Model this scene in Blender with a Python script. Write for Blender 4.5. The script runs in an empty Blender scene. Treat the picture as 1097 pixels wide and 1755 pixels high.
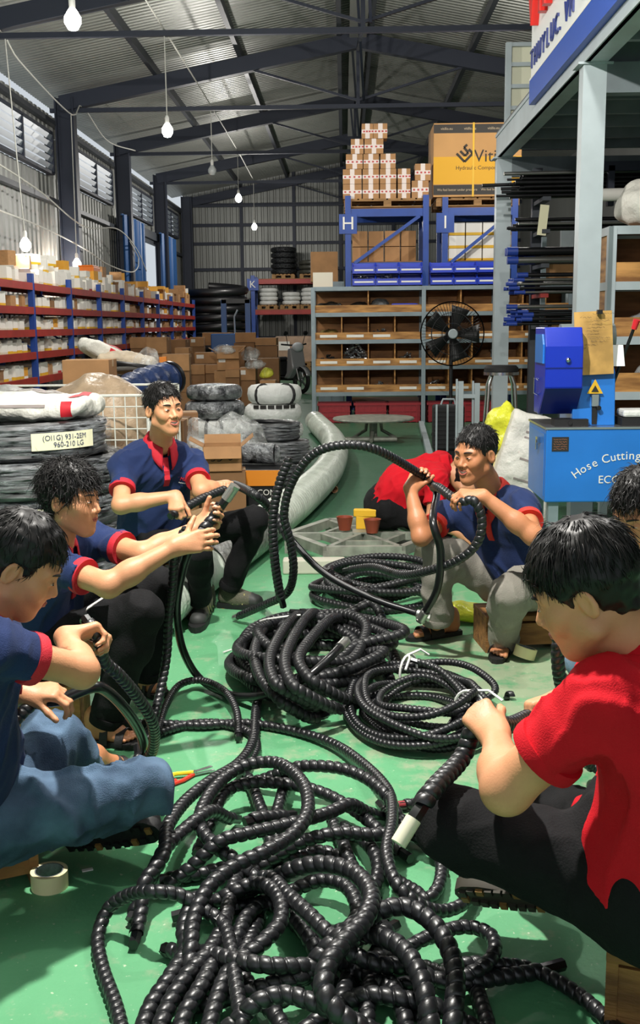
import bpy, bmesh, math, random
import numpy as np
from mathutils import Vector, Matrix
random.seed(7); np.random.seed(7)
sc = bpy.context.scene
COL = sc.collection
pi = math.pi

# ------------------------------------------------------------------ camera
FPX, IW, IH = 1850.0, 1097.0, 1755.0
CAMH = 1.5
ROLL = math.radians(0.6)
_vx, _vy = 590 - IW / 2, IH / 2 - 556
_ux, _uy = _vx * math.cos(ROLL) + _vy * math.sin(ROLL), -_vx * math.sin(ROLL) + _vy * math.cos(ROLL)
PITCH = math.atan(_uy / FPX)
YAW = math.atan(_ux / FPX * math.cos(PITCH))
_f = Vector((-math.sin(YAW) * math.cos(PITCH), math.cos(YAW) * math.cos(PITCH), -math.sin(PITCH)))
_r0 = Vector((math.cos(YAW), math.sin(YAW), 0))
_u0 = _r0.cross(_f)
CR = _r0 * math.cos(ROLL) - _u0 * math.sin(ROLL)
CU = _u0 * math.cos(ROLL) + _r0 * math.sin(ROLL)
CF = _f
CP = Vector((0, 0, CAMH))
cd = bpy.data.cameras.new('camera'); cam = bpy.data.objects.new('camera', cd); COL.objects.link(cam)
cd.sensor_fit = 'VERTICAL'; cd.sensor_height = 24.0; cd.sensor_width = 24.0 * IW / IH
cd.lens = 24.0 * FPX / IH; cd.clip_end = 300; cd.clip_start = 0.05
mw = Matrix.Identity(4)
for i in range(3):
    mw[i][0] = CR[i]; mw[i][1] = CU[i]; mw[i][2] = -CF[i]; mw[i][3] = CP[i]
cam.matrix_world = mw
sc.camera = cam

# ------------------------------------------------------------------ light
sc.view_settings.view_transform = 'Standard'
sc.view_settings.look = 'None'
sc.view_settings.gamma = 1.0
sc.view_settings.use_curve_mapping = False
sc.view_settings.exposure = 0.35
world = bpy.data.worlds.new('daylight'); sc.world = world
world.use_nodes = True
_bg = world.node_tree.nodes['Background']
_bg.inputs[0].default_value = (0.86, 0.93, 1.0, 1)
_bg.inputs[1].default_value = 0.55
BULB_W = 170.0       # hanging lamps of the hall
WORK_W = 900.0       # the work lamp that hangs over the group


# ------------------------------------------------------------------ pixel helpers (plan the places; every thing gets a true depth)
def ray(px, py):
    d = CF + CR * ((px - IW / 2) / FPX) + CU * ((IH / 2 - py) / FPX)
    return d
def U(px, py, Y):
    d = ray(px, py); t = Y / d.y
    return CP + d * t
def G(px, py, z=0.0):
    d = ray(px, py); t = (z - CAMH) / d.z
    return CP + d * t
def K(prev, px, py, L, far=1):
    """point on the pixel's ray at distance L from prev (far=+1 the farther solution)"""
    d = ray(px, py).normalized(); w = CP - prev
    b = d.dot(w); c = w.dot(w) - L * L; disc = b * b - c
    if disc < 0: return CP + d * (-b)
    return CP + d * (-b + far * math.sqrt(disc))
def PX(p):
    v = Vector(p) - CP; z = v.dot(CF)
    return (IW / 2 + FPX * v.dot(CR) / z, IH / 2 - FPX * v.dot(CU) / z)

# ------------------------------------------------------------------ materials
def lin(c):
    r = []
    for x in c[:3]:
        x = x / 255.0
        r.append(x / 12.92 if x <= 0.04045 else ((x + 0.055) / 1.055) ** 2.4)
    return (r[0], r[1], r[2], 1)
MATS = {}
def M(name, rgb, rough=0.6, metal=0.0, var=0.0, scale=6.0, bump=0.0, bscale=60.0, rgb2=None, emit=0.0, coat=0.0, spec=0.5, stretch=None, sheen=0.0, sss=0.0):
    if name in MATS: return MATS[name]
    m = bpy.data.materials.new(name); m.use_nodes = True
    nt = m.node_tree; b = nt.nodes['Principled BSDF']; L = nt.links
    b.inputs['Base Color'].default_value = lin(rgb)
    b.inputs['Roughness'].default_value = rough
    b.inputs['Metallic'].default_value = metal
    b.inputs['Specular IOR Level'].default_value = spec
    if coat: b.inputs['Coat Weight'].default_value = coat; b.inputs['Coat Roughness'].default_value = 0.15
    if sheen: b.inputs['Sheen Weight'].default_value = sheen
    if sss:
        b.inputs['Subsurface Weight'].default_value = sss
        b.inputs['Subsurface Radius'].default_value = (0.012, 0.005, 0.003)
        b.inputs['Subsurface Scale'].default_value = 0.5
    if emit:
        b.inputs['Emission Color'].default_value = lin(rgb); b.inputs['Emission Strength'].default_value = emit
    if var or bump:
        tc = nt.nodes.new('ShaderNodeTexCoord'); src = tc.outputs['Object']
        if stretch:
            mp = nt.nodes.new('ShaderNodeMapping'); mp.inputs['Scale'].default_value = stretch
            L.new(src, mp.inputs['Vector']); src = mp.outputs['Vector']
    if var:
        n = nt.nodes.new('ShaderNodeTexNoise'); n.inputs['Scale'].default_value = scale; n.inputs['Detail'].default_value = 5
        L.new(src, n.inputs['Vector'])
        rp = nt.nodes.new('ShaderNodeValToRGB')
        c = lin(rgb); c2 = lin(rgb2) if rgb2 else tuple(x * (1 - var) for x in c[:3]) + (1,)
        c1 = c if rgb2 else tuple(min(1, x * (1 + var * .6)) for x in c[:3]) + (1,)
        rp.color_ramp.elements[0].color = c2; rp.color_ramp.elements[0].position = 0.35
        rp.color_ramp.elements[1].color = c1; rp.color_ramp.elements[1].position = 0.65
        L.new(n.outputs['Fac'], rp.inputs['Fac']); L.new(rp.outputs['Color'], b.inputs['Base Color'])
    if bump:
        n2 = nt.nodes.new('ShaderNodeTexNoise'); n2.inputs['Scale'].default_value = bscale; n2.inputs['Detail'].default_value = 4
        L.new(src, n2.inputs['Vector'])
        bp = nt.nodes.new('ShaderNodeBump'); bp.inputs['Strength'].default_value = bump; bp.inputs['Distance'].default_value = 0.02
        L.new(n2.outputs['Fac'], bp.inputs['Height']); L.new(bp.outputs['Normal'], b.inputs['Normal'])
    MATS[name] = m
    return m
def film_mat(name, rgb, clear=0.55, rough=0.18, scale=14.0, bump=0.6, stretch=(1, 1, 5)):
    """clear plastic film: part see-through, part glossy, milky streaks"""
    m = bpy.data.materials.new(name); m.use_nodes = True; nt = m.node_tree; L = nt.links
    b = nt.nodes['Principled BSDF']; out = nt.nodes['Material Output']
    b.inputs['Base Color'].default_value = lin(rgb); b.inputs['Roughness'].default_value = rough
    tr = nt.nodes.new('ShaderNodeBsdfTransparent'); mx = nt.nodes.new('ShaderNodeMixShader')
    tc = nt.nodes.new('ShaderNodeTexCoord'); mp = nt.nodes.new('ShaderNodeMapping'); mp.inputs['Scale'].default_value = stretch
    L.new(tc.outputs['Object'], mp.inputs['Vector'])
    n = nt.nodes.new('ShaderNodeTexNoise'); n.inputs['Scale'].default_value = scale; n.inputs['Detail'].default_value = 6; n.inputs['Roughness'].default_value = 0.65
    L.new(mp.outputs['Vector'], n.inputs['Vector'])
    mr = nt.nodes.new('ShaderNodeMapRange'); mr.inputs['From Min'].default_value = 0.4; mr.inputs['From Max'].default_value = 0.68
    mr.inputs['To Min'].default_value = 1 - min(1, clear + 0.22); mr.inputs['To Max'].default_value = 1 - max(0, clear - 0.35)
    L.new(n.outputs['Fac'], mr.inputs['Value']); L.new(mr.outputs['Result'], mx.inputs['Fac'])
    bp = nt.nodes.new('ShaderNodeBump'); bp.inputs['Strength'].default_value = bump; bp.inputs['Distance'].default_value = 0.02
    L.new(n.outputs['Fac'], bp.inputs['Height']); L.new(bp.outputs['Normal'], b.inputs['Normal'])
    L.new(tr.outputs[0], mx.inputs[1]); L.new(b.outputs[0], mx.inputs[2]); L.new(mx.outputs[0], out.inputs['Surface'])
    MATS[name] = m
    return m

# ------------------------------------------------------------------ objects
def tag(o, label=None, cat=None, group=None, kind=None):
    if label: o['label'] = label
    if cat: o['category'] = cat
    if group: o['group'] = group
    if kind: o['kind'] = kind
    return o
def thing(name, label, cat, loc=(0, 0, 0), rz=0.0, group=None):
    o = bpy.data.objects.new(name, None); COL.objects.link(o)
    o.location = loc; o.rotation_euler = (0, 0, rz); o.empty_display_size = 0.1
    return tag(o, label, cat, group)
def copy_tree(o, parent=None):
    c = o.copy(); COL.objects.link(c)
    if parent is not None: c.parent = parent
    for ch in list(o.children): copy_tree(ch, c)
    return c
def mesh_np(name, V, Fs, mat, parent=None, smooth=False, mi=None, world=True):
    """V (n,3) array, Fs list/array of faces"""
    V = np.asarray(V, dtype=np.float64)
    off = np.zeros(3)
    if parent is not None and world:
        p = parent; o = Vector((0, 0, 0))
        while p is not None: o += Vector(p.location); p = p.parent
        off = np.array(o)
    me = bpy.data.meshes.new(name)
    if isinstance(Fs, np.ndarray):
        nv, nf, k = len(V), len(Fs), Fs.shape[1]
        me.vertices.add(nv); me.vertices.foreach_set('co', (V - off).astype(np.float32).ravel())
        me.loops.add(nf * k); me.loops.foreach_set('vertex_index', Fs.astype(np.int32).ravel())
        me.polygons.add(nf); me.polygons.foreach_set('loop_start', np.arange(0, nf * k, k, dtype=np.int32))
        me.update(calc_edges=True)
    else:
        me.from_pydata([tuple(v) for v in (V - off)], [], Fs)
    ms = mat if isinstance(mat, (list, tuple)) else [mat]
    for x in ms: me.materials.append(x)
    if mi is not None: me.polygons.foreach_set('material_index', np.asarray(mi, dtype=np.int32))
    if smooth: me.polygons.foreach_set('use_smooth', np.ones(len(me.polygons), dtype=bool))
    me.update()
    ob = bpy.data.objects.new(name, me); COL.objects.link(ob)
    if parent is not None: ob.parent = parent
    return ob
class MB:
    """collects shapes for ONE mesh object"""
    def __init__(s): s.v = []; s.f = []; s.m = []; s.cur = 0
    def mat(s, i): s.cur = i; return s
    def add(s, vs, fs):
        n = len(s.v); s.v += [tuple(v) for v in vs]; s.f += [tuple(i + n for i in f) for f in fs]; s.m += [s.cur] * len(fs); return s
    def box(s, c, size, R=None, taper=1.0):
        c = Vector(c); hx, hy, hz = size[0] / 2, size[1] / 2, size[2] / 2
        vs = []
        for z, t in ((-hz, 1.0), (hz, taper)):
            for x, y in ((-hx, -hy), (hx, -hy), (hx, hy), (-hx, hy)):
                v = Vector((x * t, y * t, z)); vs.append(c + (R @ v if R else v))
        return s.add(vs, [(3, 2, 1, 0), (4, 5, 6, 7), (0, 1, 5, 4), (1, 2, 6, 5), (2, 3, 7, 6), (3, 0, 4, 7)])
    def bb(s, x0, x1, y0, y1, z0, z1):
        return s.box(((x0 + x1) / 2, (y0 + y1) / 2, (z0 + z1) / 2), (abs(x1 - x0), abs(y1 - y0), abs(z1 - z0)))
    def bar(s, a, b, w, h=None, up=(0, 0, 1)):
        a, b = Vector(a), Vector(b); h = h or w
        d = b - a; L = d.length; d.normalize(); up = Vector(up)
        if abs(d.dot(up)) > 0.98: up = Vector((0, 1, 0)) if abs(d.y) < 0.9 else Vector((1, 0, 0))
        sx = d.cross(up).normalized(); uz = sx.cross(d)
        R = Matrix((sx, d, uz)).transposed()
        return s.box((a + b) / 2, (w, L, h), R)
    def cyl(s, a, b, r0, r1=None, n=12, caps=True):
        a, b = Vector(a), Vector(b); r1 = r0 if r1 is None else r1
        d = (b - a).normalized(); t = Vector((0, 0, 1)) if abs(d.z) < 0.9 else Vector((1, 0, 0))
        u = d.cross(t).normalized(); w = d.cross(u)
        vs = []
        for p, r in ((a, r0), (b, r1)):
            for k in range(n):
                an = 2 * pi * k / n; vs.append(p + (u * math.cos(an) + w * math.sin(an)) * r)
        fs = [(k, (k + 1) % n, n + (k + 1) % n, n + k) for k in range(n)]
        if caps: fs += [tuple(range(n - 1, -1, -1)), tuple(range(n, 2 * n))]
        return s.add(vs, fs)
    def tube(s, pts, r, n=8, closed=False, caps=True):
        pts = [Vector(p) for p in pts]; m = len(pts); rr = r if isinstance(r, (list, tuple)) else [r] * m
        vs = []; prev = None
        for i, p in enumerate(pts):
            if closed: d = pts[(i + 1) % m] - pts[i - 1]
            else: d = pts[min(i + 1, m - 1)] - pts[max(i - 1, 0)]
            d.normalize()
            if prev is None:
                t = Vector((0, 0, 1)) if abs(d.z) < 0.9 else Vector((1, 0, 0)); u = d.cross(t).normalized()
            else: u = (prev - d * prev.dot(d)).normalized()
            prev = u; w = d.cross(u)
            for k in range(n):
                an = 2 * pi * k / n; vs.append(p + (u * math.cos(an) + w * math.sin(an)) * rr[i])
        fs = []
        for i in range(m if closed else m - 1):
            j = (i + 1) % m
            for k in range(n): fs.append((i * n + k, i * n + (k + 1) % n, j * n + (k + 1) % n, j * n + k))
        if caps and not closed: fs += [tuple(range(n - 1, -1, -1)), tuple(range((m - 1) * n, m * n))]
        return s.add(vs, fs)
    def lathe(s, prof, c=(0, 0, 0), R=None, n=20, closed=False):
        c = Vector(c); vs = []
        for r, z in prof:
            for k in range(n):
                an = 2 * pi * k / n; v = Vector((r * math.cos(an), r * math.sin(an), z)); vs.append(c + (R @ v if R else v))
        m = len(prof); fs = []
        for i in range(m if closed else m - 1):
            j = (i + 1) % m
            for k in range(n): fs.append((i * n + k, i * n + (k + 1) % n, j * n + (k + 1) % n, j * n + k))
        if not closed:
            if prof[0][0] > 1e-5: fs.append(tuple(range(n - 1, -1, -1)))
            if prof[-1][0] > 1e-5: fs.append(tuple(range((m - 1) * n, m * n)))
        return s.add(vs, fs)
    def sph(s, c, r, n=12, m=8, sc3=(1, 1, 1), R=None):
        c = Vector(c); vs = []
        for i in range(m + 1):
            th = pi * i / m
            for k in range(n):
                an = 2 * pi * k / n
                v = Vector((math.sin(th) * math.cos(an) * r * sc3[0], math.sin(th) * math.sin(an) * r * sc3[1], math.cos(th) * r * sc3[2]))
                vs.append(c + (R @ v if R else v))
        fs = [(i * n + k, (i + 1) * n + k, (i + 1) * n + (k + 1) % n, i * n + (k + 1) % n) for i in range(m) for k in range(n)]
        return s.add(vs, fs)
    def prism(s, poly, ax, d0, d1):
        """poly: 2D points; ax 'x'/'y'/'z' = extrude axis"""
        def P(a, b, d): return {'x': (d, a, b), 'y': (a, d, b), 'z': (a, b, d)}[ax]
        n = len(poly); vs = [P(a, b, d0) for a, b in poly] + [P(a, b, d1) for a, b in poly]
        fs = [tuple(range(n - 1, -1, -1)), tuple(range(n, 2 * n))] + [(k, (k + 1) % n, n + (k + 1) % n, n + k) for k in range(n)]
        return s.add(vs, fs)
    def quad(s, a, b, c, d): return s.add([a, b, c, d], [(0, 1, 2, 3)])
    def build(s, name, mat, parent=None, smooth=False, bevel=0.0, world=True, sharp=True):
        o = mesh_np(name, s.v, s.f, mat, parent, smooth, s.m if isinstance(mat, (list, tuple)) and len(mat) > 1 else None, world)
        bm = bmesh.new(); bm.from_mesh(o.data); bmesh.ops.recalc_face_normals(bm, faces=bm.faces); bm.to_mesh(o.data); bm.free()
        if smooth and sharp:
            try: o.data.set_sharp_from_angle(angle=math.radians(40))
            except Exception: pass
        if bevel:
            b = o.modifiers.new('bevel', 'BEVEL'); b.width = bevel; b.segments = 2; b.limit_method = 'ANGLE'
        return o
def one(name, mb, mat, label, cat, group=None, smooth=False, bevel=0.0, loc=None):
    """a thing that is one mesh; its origin is moved to loc (world verts)"""
    if loc is not None:
        L = Vector(loc); mb.v = [tuple(Vector(v) - L) for v in mb.v]
    o = mb.build(name, mat, None, smooth, bevel)
    if loc is not None: o.location = loc
    return tag(o, label, cat, group)
def struct(name, mb, mat, smooth=False, bevel=0.0, parent=None):
    o = mb.build(name, mat, parent, smooth, bevel)
    if parent is None: o['kind'] = 'structure'
    return o
def RZ(a): return Matrix.Rotation(a, 3, 'Z')
def RX(a): return Matrix.Rotation(a, 3, 'X')
def RY(a): return Matrix.Rotation(a, 3, 'Y')
def frame(x, y, z):
    """matrix with the given columns"""
    return Matrix((Vector(x), Vector(y), Vector(z))).transposed()
def crom(pts, step, closed=False):
    """centripetal-ish Catmull-Rom resampled at even arc length"""
    P = np.array([tuple(p) for p in pts], dtype=float); n = len(P)
    if closed: Q = np.vstack([P[-1], P, P[0], P[1]])
    else: Q = np.vstack([2 * P[0] - P[1], P, 2 * P[-1] - P[-2]])
    out = []
    for i in range(1, len(Q) - 2):
        p0, p1, p2, p3 = Q[i - 1], Q[i], Q[i + 1], Q[i + 2]
        t = np.linspace(0, 1, 24, endpoint=False)[:, None]
        out.append(0.5 * (2 * p1 + (p2 - p0) * t + (2 * p0 - 5 * p1 + 4 * p2 - p3) * t ** 2 + (3 * p1 - p0 - 3 * p2 + p3) * t ** 3))
    C = np.vstack(out + [Q[-2][None]])
    s = np.concatenate([[0], np.cumsum(np.linalg.norm(np.diff(C, axis=0), axis=1))])
    m = max(2, int(round(s[-1] / step)) + 1)
    ss = np.linspace(0, s[-1], m)
    return np.stack([np.interp(ss, s, C[:, k]) for k in range(3)], 1), s[-1]
def text_mesh(txt, size=0.1, depth=0.0, align='CENTER', shear=0.0, space=1.0):
    """vertices (x right, y up, z out) and faces of a line of lettering"""
    cu = bpy.data.curves.new('lettering', 'FONT'); cu.body = txt; cu.size = size; cu.extrude = depth
    cu.align_x = align; cu.align_y = 'CENTER'; cu.shear = shear; cu.space_character = space; cu.resolution_u = 3
    ob = bpy.data.objects.new('lettering', cu); COL.objects.link(ob)
    bpy.context.view_layer.update()
    me = bpy.data.meshes.new_from_object(ob.evaluated_get(bpy.context.evaluated_depsgraph_get()))
    vs = [v.co.copy() for v in me.vertices]; fs = [tuple(p.vertices) for p in me.polygons]
    bpy.data.objects.remove(ob); bpy.data.curves.remove(cu); bpy.data.meshes.remove(me)
    return vs, fs
def letters(name, txt, size, at, xdir, ydir, mat, parent, depth=0.0, align='CENTER', shear=0.0, space=1.0, bold=0.0):
    vs, fs = text_mesh(txt, size, depth, align, shear, space)
    x, y = Vector(xdir).normalized(), Vector(ydir).normalized(); z = x.cross(y)
    mb = MB(); mb.add([Vector(at) + x * v.x + y * v.y + z * v.z for v in vs], fs)
    return mb.build(name, mat, parent)
def scribble(mb, at, xdir, ydir, w, h, seed=0, t=0.0012):
    """a short line of handwriting: a thin zigzag band lying on the sheet"""
    rnd = random.Random(seed); x, y = Vector(xdir).normalized(), Vector(ydir).normalized(); z = x.cross(y)
    n = max(4, int(w / (h * 0.45))); p = Vector(at); pts = []
    for i in range(n + 1):
        pts.append(p + x * (w * i / n) + y * (h * (rnd.random() - 0.5)) + z * 0.0008)
    for a, b in zip(pts[:-1], pts[1:]):
        if rnd.random() < 0.16: continue
        d = (b - a).normalized(); nn = z.cross(d) * t
        mb.quad(a - nn, b - nn, b + nn, a + nn)
# ================================================================== implicit surfaces (bodies, cloth)
class SDF:
    def __init__(s, lo, hi, res):
        s.res = res; s.lo = np.array(lo, float)
        n = np.ceil((np.array(hi, float) - s.lo) / res).astype(int) + 1
        s.ax = [s.lo[i] + res * np.arange(n[i]) for i in range(3)]
        s.F = np.full(tuple(n), 1.0, dtype=np.float32)
    def _sub(s, lo, hi):
        sl = []
        for i in range(3):
            a = int(np.clip(math.floor((lo[i] - s.lo[i]) / s.res), 0, len(s.ax[i]))); b = int(np.clip(math.ceil((hi[i] - s.lo[i]) / s.res) + 1, 0, len(s.ax[i])))
            sl.append(slice(a, b))
        X = s.ax[0][sl[0]][:, None, None]; Y = s.ax[1][sl[1]][None, :, None]; Z = s.ax[2][sl[2]][None, None, :]
        return tuple(sl), X, Y, Z
    def _mix(s, sl, d, k, op):
        A = s.F[sl]
        if A.size == 0: return
        if op == 'u':
            if k > 0:
                h = np.maximum(k - np.abs(A - d), 0) / k; s.F[sl] = np.minimum(A, d) - h * h * k * .25
            else: s.F[sl] = np.minimum(A, d)
        elif op == 's':
            d = -d
            if k > 0:
                h = np.maximum(k - np.abs(A - d), 0) / k; s.F[sl] = np.maximum(A, d) + h * h * k * .25
            else: s.F[sl] = np.maximum(A, d)
    def cone(s, a, b, ra, rb, k=.02, op='u'):
        a = np.array(a, float); b = np.array(b, float); m = max(ra, rb) + k + 3 * s.res
        sl, X, Y, Z = s._sub(np.minimum(a, b) - m, np.maximum(a, b) + m)
        ab = b - a; L2 = max(1e-9, ab @ ab)
        x, y, z = X - a[0], Y - a[1], Z - a[2]
        t = np.clip((x * ab[0] + y * ab[1] + z * ab[2]) / L2, 0, 1)
        d = np.sqrt((x - t * ab[0]) ** 2 + (y - t * ab[1]) ** 2 + (z - t * ab[2]) ** 2) - (ra + (rb - ra) * t)
        s._mix(sl, d, k, op); return s
    def ell(s, c, r, k=.02, R=None, op='u'):
        c = np.array(c, float); r = np.array(r, float); m = r.max() + k + 3 * s.res
        sl, X, Y, Z = s._sub(c - m, c + m)
        x, y, z = X - c[0], Y - c[1], Z - c[2]
        if R is not None:
            R = np.array(R); x, y, z = (R[0, 0] * x + R[1, 0] * y + R[2, 0] * z, R[0, 1] * x + R[1, 1] * y + R[2, 1] * z, R[0, 2] * x + R[1, 2] * y + R[2, 2] * z)
        k0 = np.sqrt((x / r[0]) ** 2 + (y / r[1]) ** 2 + (z / r[2]) ** 2); k1 = np.sqrt((x / r[0] ** 2) ** 2 + (y / r[1] ** 2) ** 2 + (z / r[2] ** 2) ** 2) + 1e-9
        d = k0 * (k0 - 1) / k1
        s._mix(sl, d, k, op); return s
    def rbox(s, c, h, rad, R, k=.01, op='u'):
        c = np.array(c, float); h = np.array(h, float); m = np.linalg.norm(h) + rad + k + 3 * s.res
        sl, X, Y, Z = s._sub(c - m, c + m); x, y, z = X - c[0], Y - c[1], Z - c[2]; R = np.array(R)
        q = [np.abs(R[0, i] * x + R[1, i] * y + R[2, i] * z) - h[i] for i in range(3)]
        d = np.sqrt(sum(np.maximum(v, 0) ** 2 for v in q)) + np.minimum(np.maximum(np.maximum(q[0], q[1]), q[2]), 0) - rad
        s._mix(sl, d, k, op); return s
    def cut(s, p, n, k=0.0, ball=None):
        """remove the side the normal n points to (within ball radius of p if given)"""
        p = np.array(p, float); n = np.array(n, float); n = n / np.linalg.norm(n)
        if ball: sl, X, Y, Z = s._sub(p - ball, p + ball)
        else: sl, X, Y, Z = s._sub(s.lo, s.lo + 99)
        d = (X - p[0]) * n[0] + (Y - p[1]) * n[1] + (Z - p[2]) * n[2]
        if ball:
            d = np.where(np.sqrt((X - p[0]) ** 2 + (Y - p[1]) ** 2 + (Z - p[2]) ** 2) < ball, d, -1.0)
        s._mix(sl, -d, k, 's'); return s
    def noise(s, amp, freq, seed=0, M3=None):
        """push the surface with value noise; M3 maps world to noise space"""
        band = np.argwhere(np.abs(s.F) < max(.03, 3 * s.res))
        if len(band) == 0: return s
        P = s.lo + band * s.res
        Q = (P @ np.array(M3).T if M3 is not None else P) * freq
        s.F[tuple(band.T)] += (amp * (vnoise(Q, seed) - .5) * 2).astype(np.float32); return s
    def ridge(s, amp, freq, seed=0, M3=None):
        """sharp cloth folds: ridged noise"""
        band = np.argwhere(np.abs(s.F) < max(.03, 3 * s.res))
        if len(band) == 0: return s
        P = s.lo + band * s.res; Q = (P @ np.array(M3).T if M3 is not None else P) * freq
        n = 1 - np.abs(2 * vnoise(Q, seed) - 1); s.F[tuple(band.T)] -= (amp * (np.clip((n - .62) / .38, 0, 1) ** 1.3 - .25)).astype(np.float32); return s
    def mesh(s, smooth=2):
        F = s.F
        F[0], F[-1] = 1, 1; F[:, 0], F[:, -1] = 1, 1; F[:, :, 0], F[:, :, -1] = 1, 1
        I = F < 0
        c = sum(I[i:I.shape[0] - 1 + i, j:I.shape[1] - 1 + j, k:I.shape[2] - 1 + k].astype(np.int8) for i in (0, 1) for j in (0, 1) for k in (0, 1))
        act = (c > 0) & (c < 8); cells = np.argwhere(act); idx = -np.ones(act.shape, dtype=np.int64); idx[act] = np.arange(len(cells))
        corners = [(i, j, k) for i in (0, 1) for j in (0, 1) for k in (0, 1)]
        val = np.stack([F[cells[:, 0] + i, cells[:, 1] + j, cells[:, 2] + k] for i, j, k in corners], 1)
        acc = np.zeros((len(cells), 3)); cnt = np.zeros(len(cells))
        for a in range(8):
            for b in range(a + 1, 8):
                ca, cb = np.array(corners[a]), np.array(corners[b])
                if np.abs(ca - cb).sum() != 1: continue
                m = (val[:, a] < 0) != (val[:, b] < 0)
                t = (val[m, a] / (val[m, a] - val[m, b] + 1e-12))[:, None]
                acc[m] += ca + t * (cb - ca); cnt[m] += 1
        V = s.lo + (cells + acc / np.maximum(cnt, 1)[:, None]) * s.res
        Q = []
        for ax in range(3):
            sl0 = [slice(None)] * 3; sl1 = [slice(None)] * 3; sl0[ax] = slice(0, -1); sl1[ax] = slice(1, None)
            A, B = I[tuple(sl0)], I[tuple(sl1)]
            e = np.argwhere(A != B); o1, o2 = (ax + 1) % 3, (ax + 2) % 3
            e = e[(e[:, o1] > 0) & (e[:, o2] > 0)]
            fl = A[tuple(e.T)]
            def cell(d1, d2):
                q = e.copy(); q[:, o1] += d1; q[:, o2] += d2; return idx[tuple(q.T)]
            q = np.stack([cell(-1, -1), cell(0, -1), cell(0, 0), cell(-1, 0)], 1)
            q[~fl] = q[~fl][:, ::-1]; Q.append(q)
        Q = np.vstack(Q)
        for _ in range(smooth):
            S = np.zeros_like(V); n = np.zeros(len(V))
            for a, b in ((0, 1), (1, 2), (2, 3), (3, 0)):
                np.add.at(S, Q[:, a], V[Q[:, b]]); np.add.at(S, Q[:, b], V[Q[:, a]]); np.add.at(n, Q[:, a], 1); np.add.at(n, Q[:, b], 1)
            V = V * .5 + S / np.maximum(n, 1)[:, None] * .5
        return V, Q
_LAT = np.random.RandomState(3).rand(32, 32, 32)
def vnoise(Q, seed=0):
    Q = Q + seed * 7.31; i = np.floor(Q).astype(int); f = Q - i; f = f * f * (3 - 2 * f)
    out = 0
    for dx in (0, 1):
        for dy in (0, 1):
            for dz in (0, 1):
                w = (f[:, 0] if dx else 1 - f[:, 0]) * (f[:, 1] if dy else 1 - f[:, 1]) * (f[:, 2] if dz else 1 - f[:, 2])
                out = out + w * _LAT[(i[:, 0] + dx) % 32, (i[:, 1] + dy) % 32, (i[:, 2] + dz) % 32]
    return out
def joinm(parts):
    Vs, Qs, n = [], [], 0
    for V, Q in parts: Vs.append(V); Qs.append(Q + n); n += len(V)
    return np.vstack(Vs), np.vstack(Qs)
def bounds(pts, m):
    P = np.array([tuple(p) for p in pts]); return P.min(0) - m, P.max(0) + m
# ================================================================== the hall
XL, XR, YB, YF = -5.2, 5.7, 36.0, -4.0
XA, ZA, ZE, ZT = 0.27, 6.48, 5.5, 5.29
def roofz(x): return ZE + (ZA - ZE) * ((x - XL) / (XA - XL) if x < XA else (XR - x) / (XR - XA))
m_sheet = M('wall_sheet', (138, 140, 136), 0.5, 0.35, 0.18, 0.6, stretch=(1, 1, .15))
m_roof = M('roof_sheet_steel', (150, 152, 146), 0.42, 0.4, 0.15, 0.5)
m_dark = M('dark_steel', (40, 46, 60), 0.55, 0.2)
m_girt = M('girt_steel', (70, 74, 80), 0.5, 0.4)
m_lgrey = M('light_grey_steel', (176, 188, 192), 0.45, 0.1, 0.1, 3)
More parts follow.
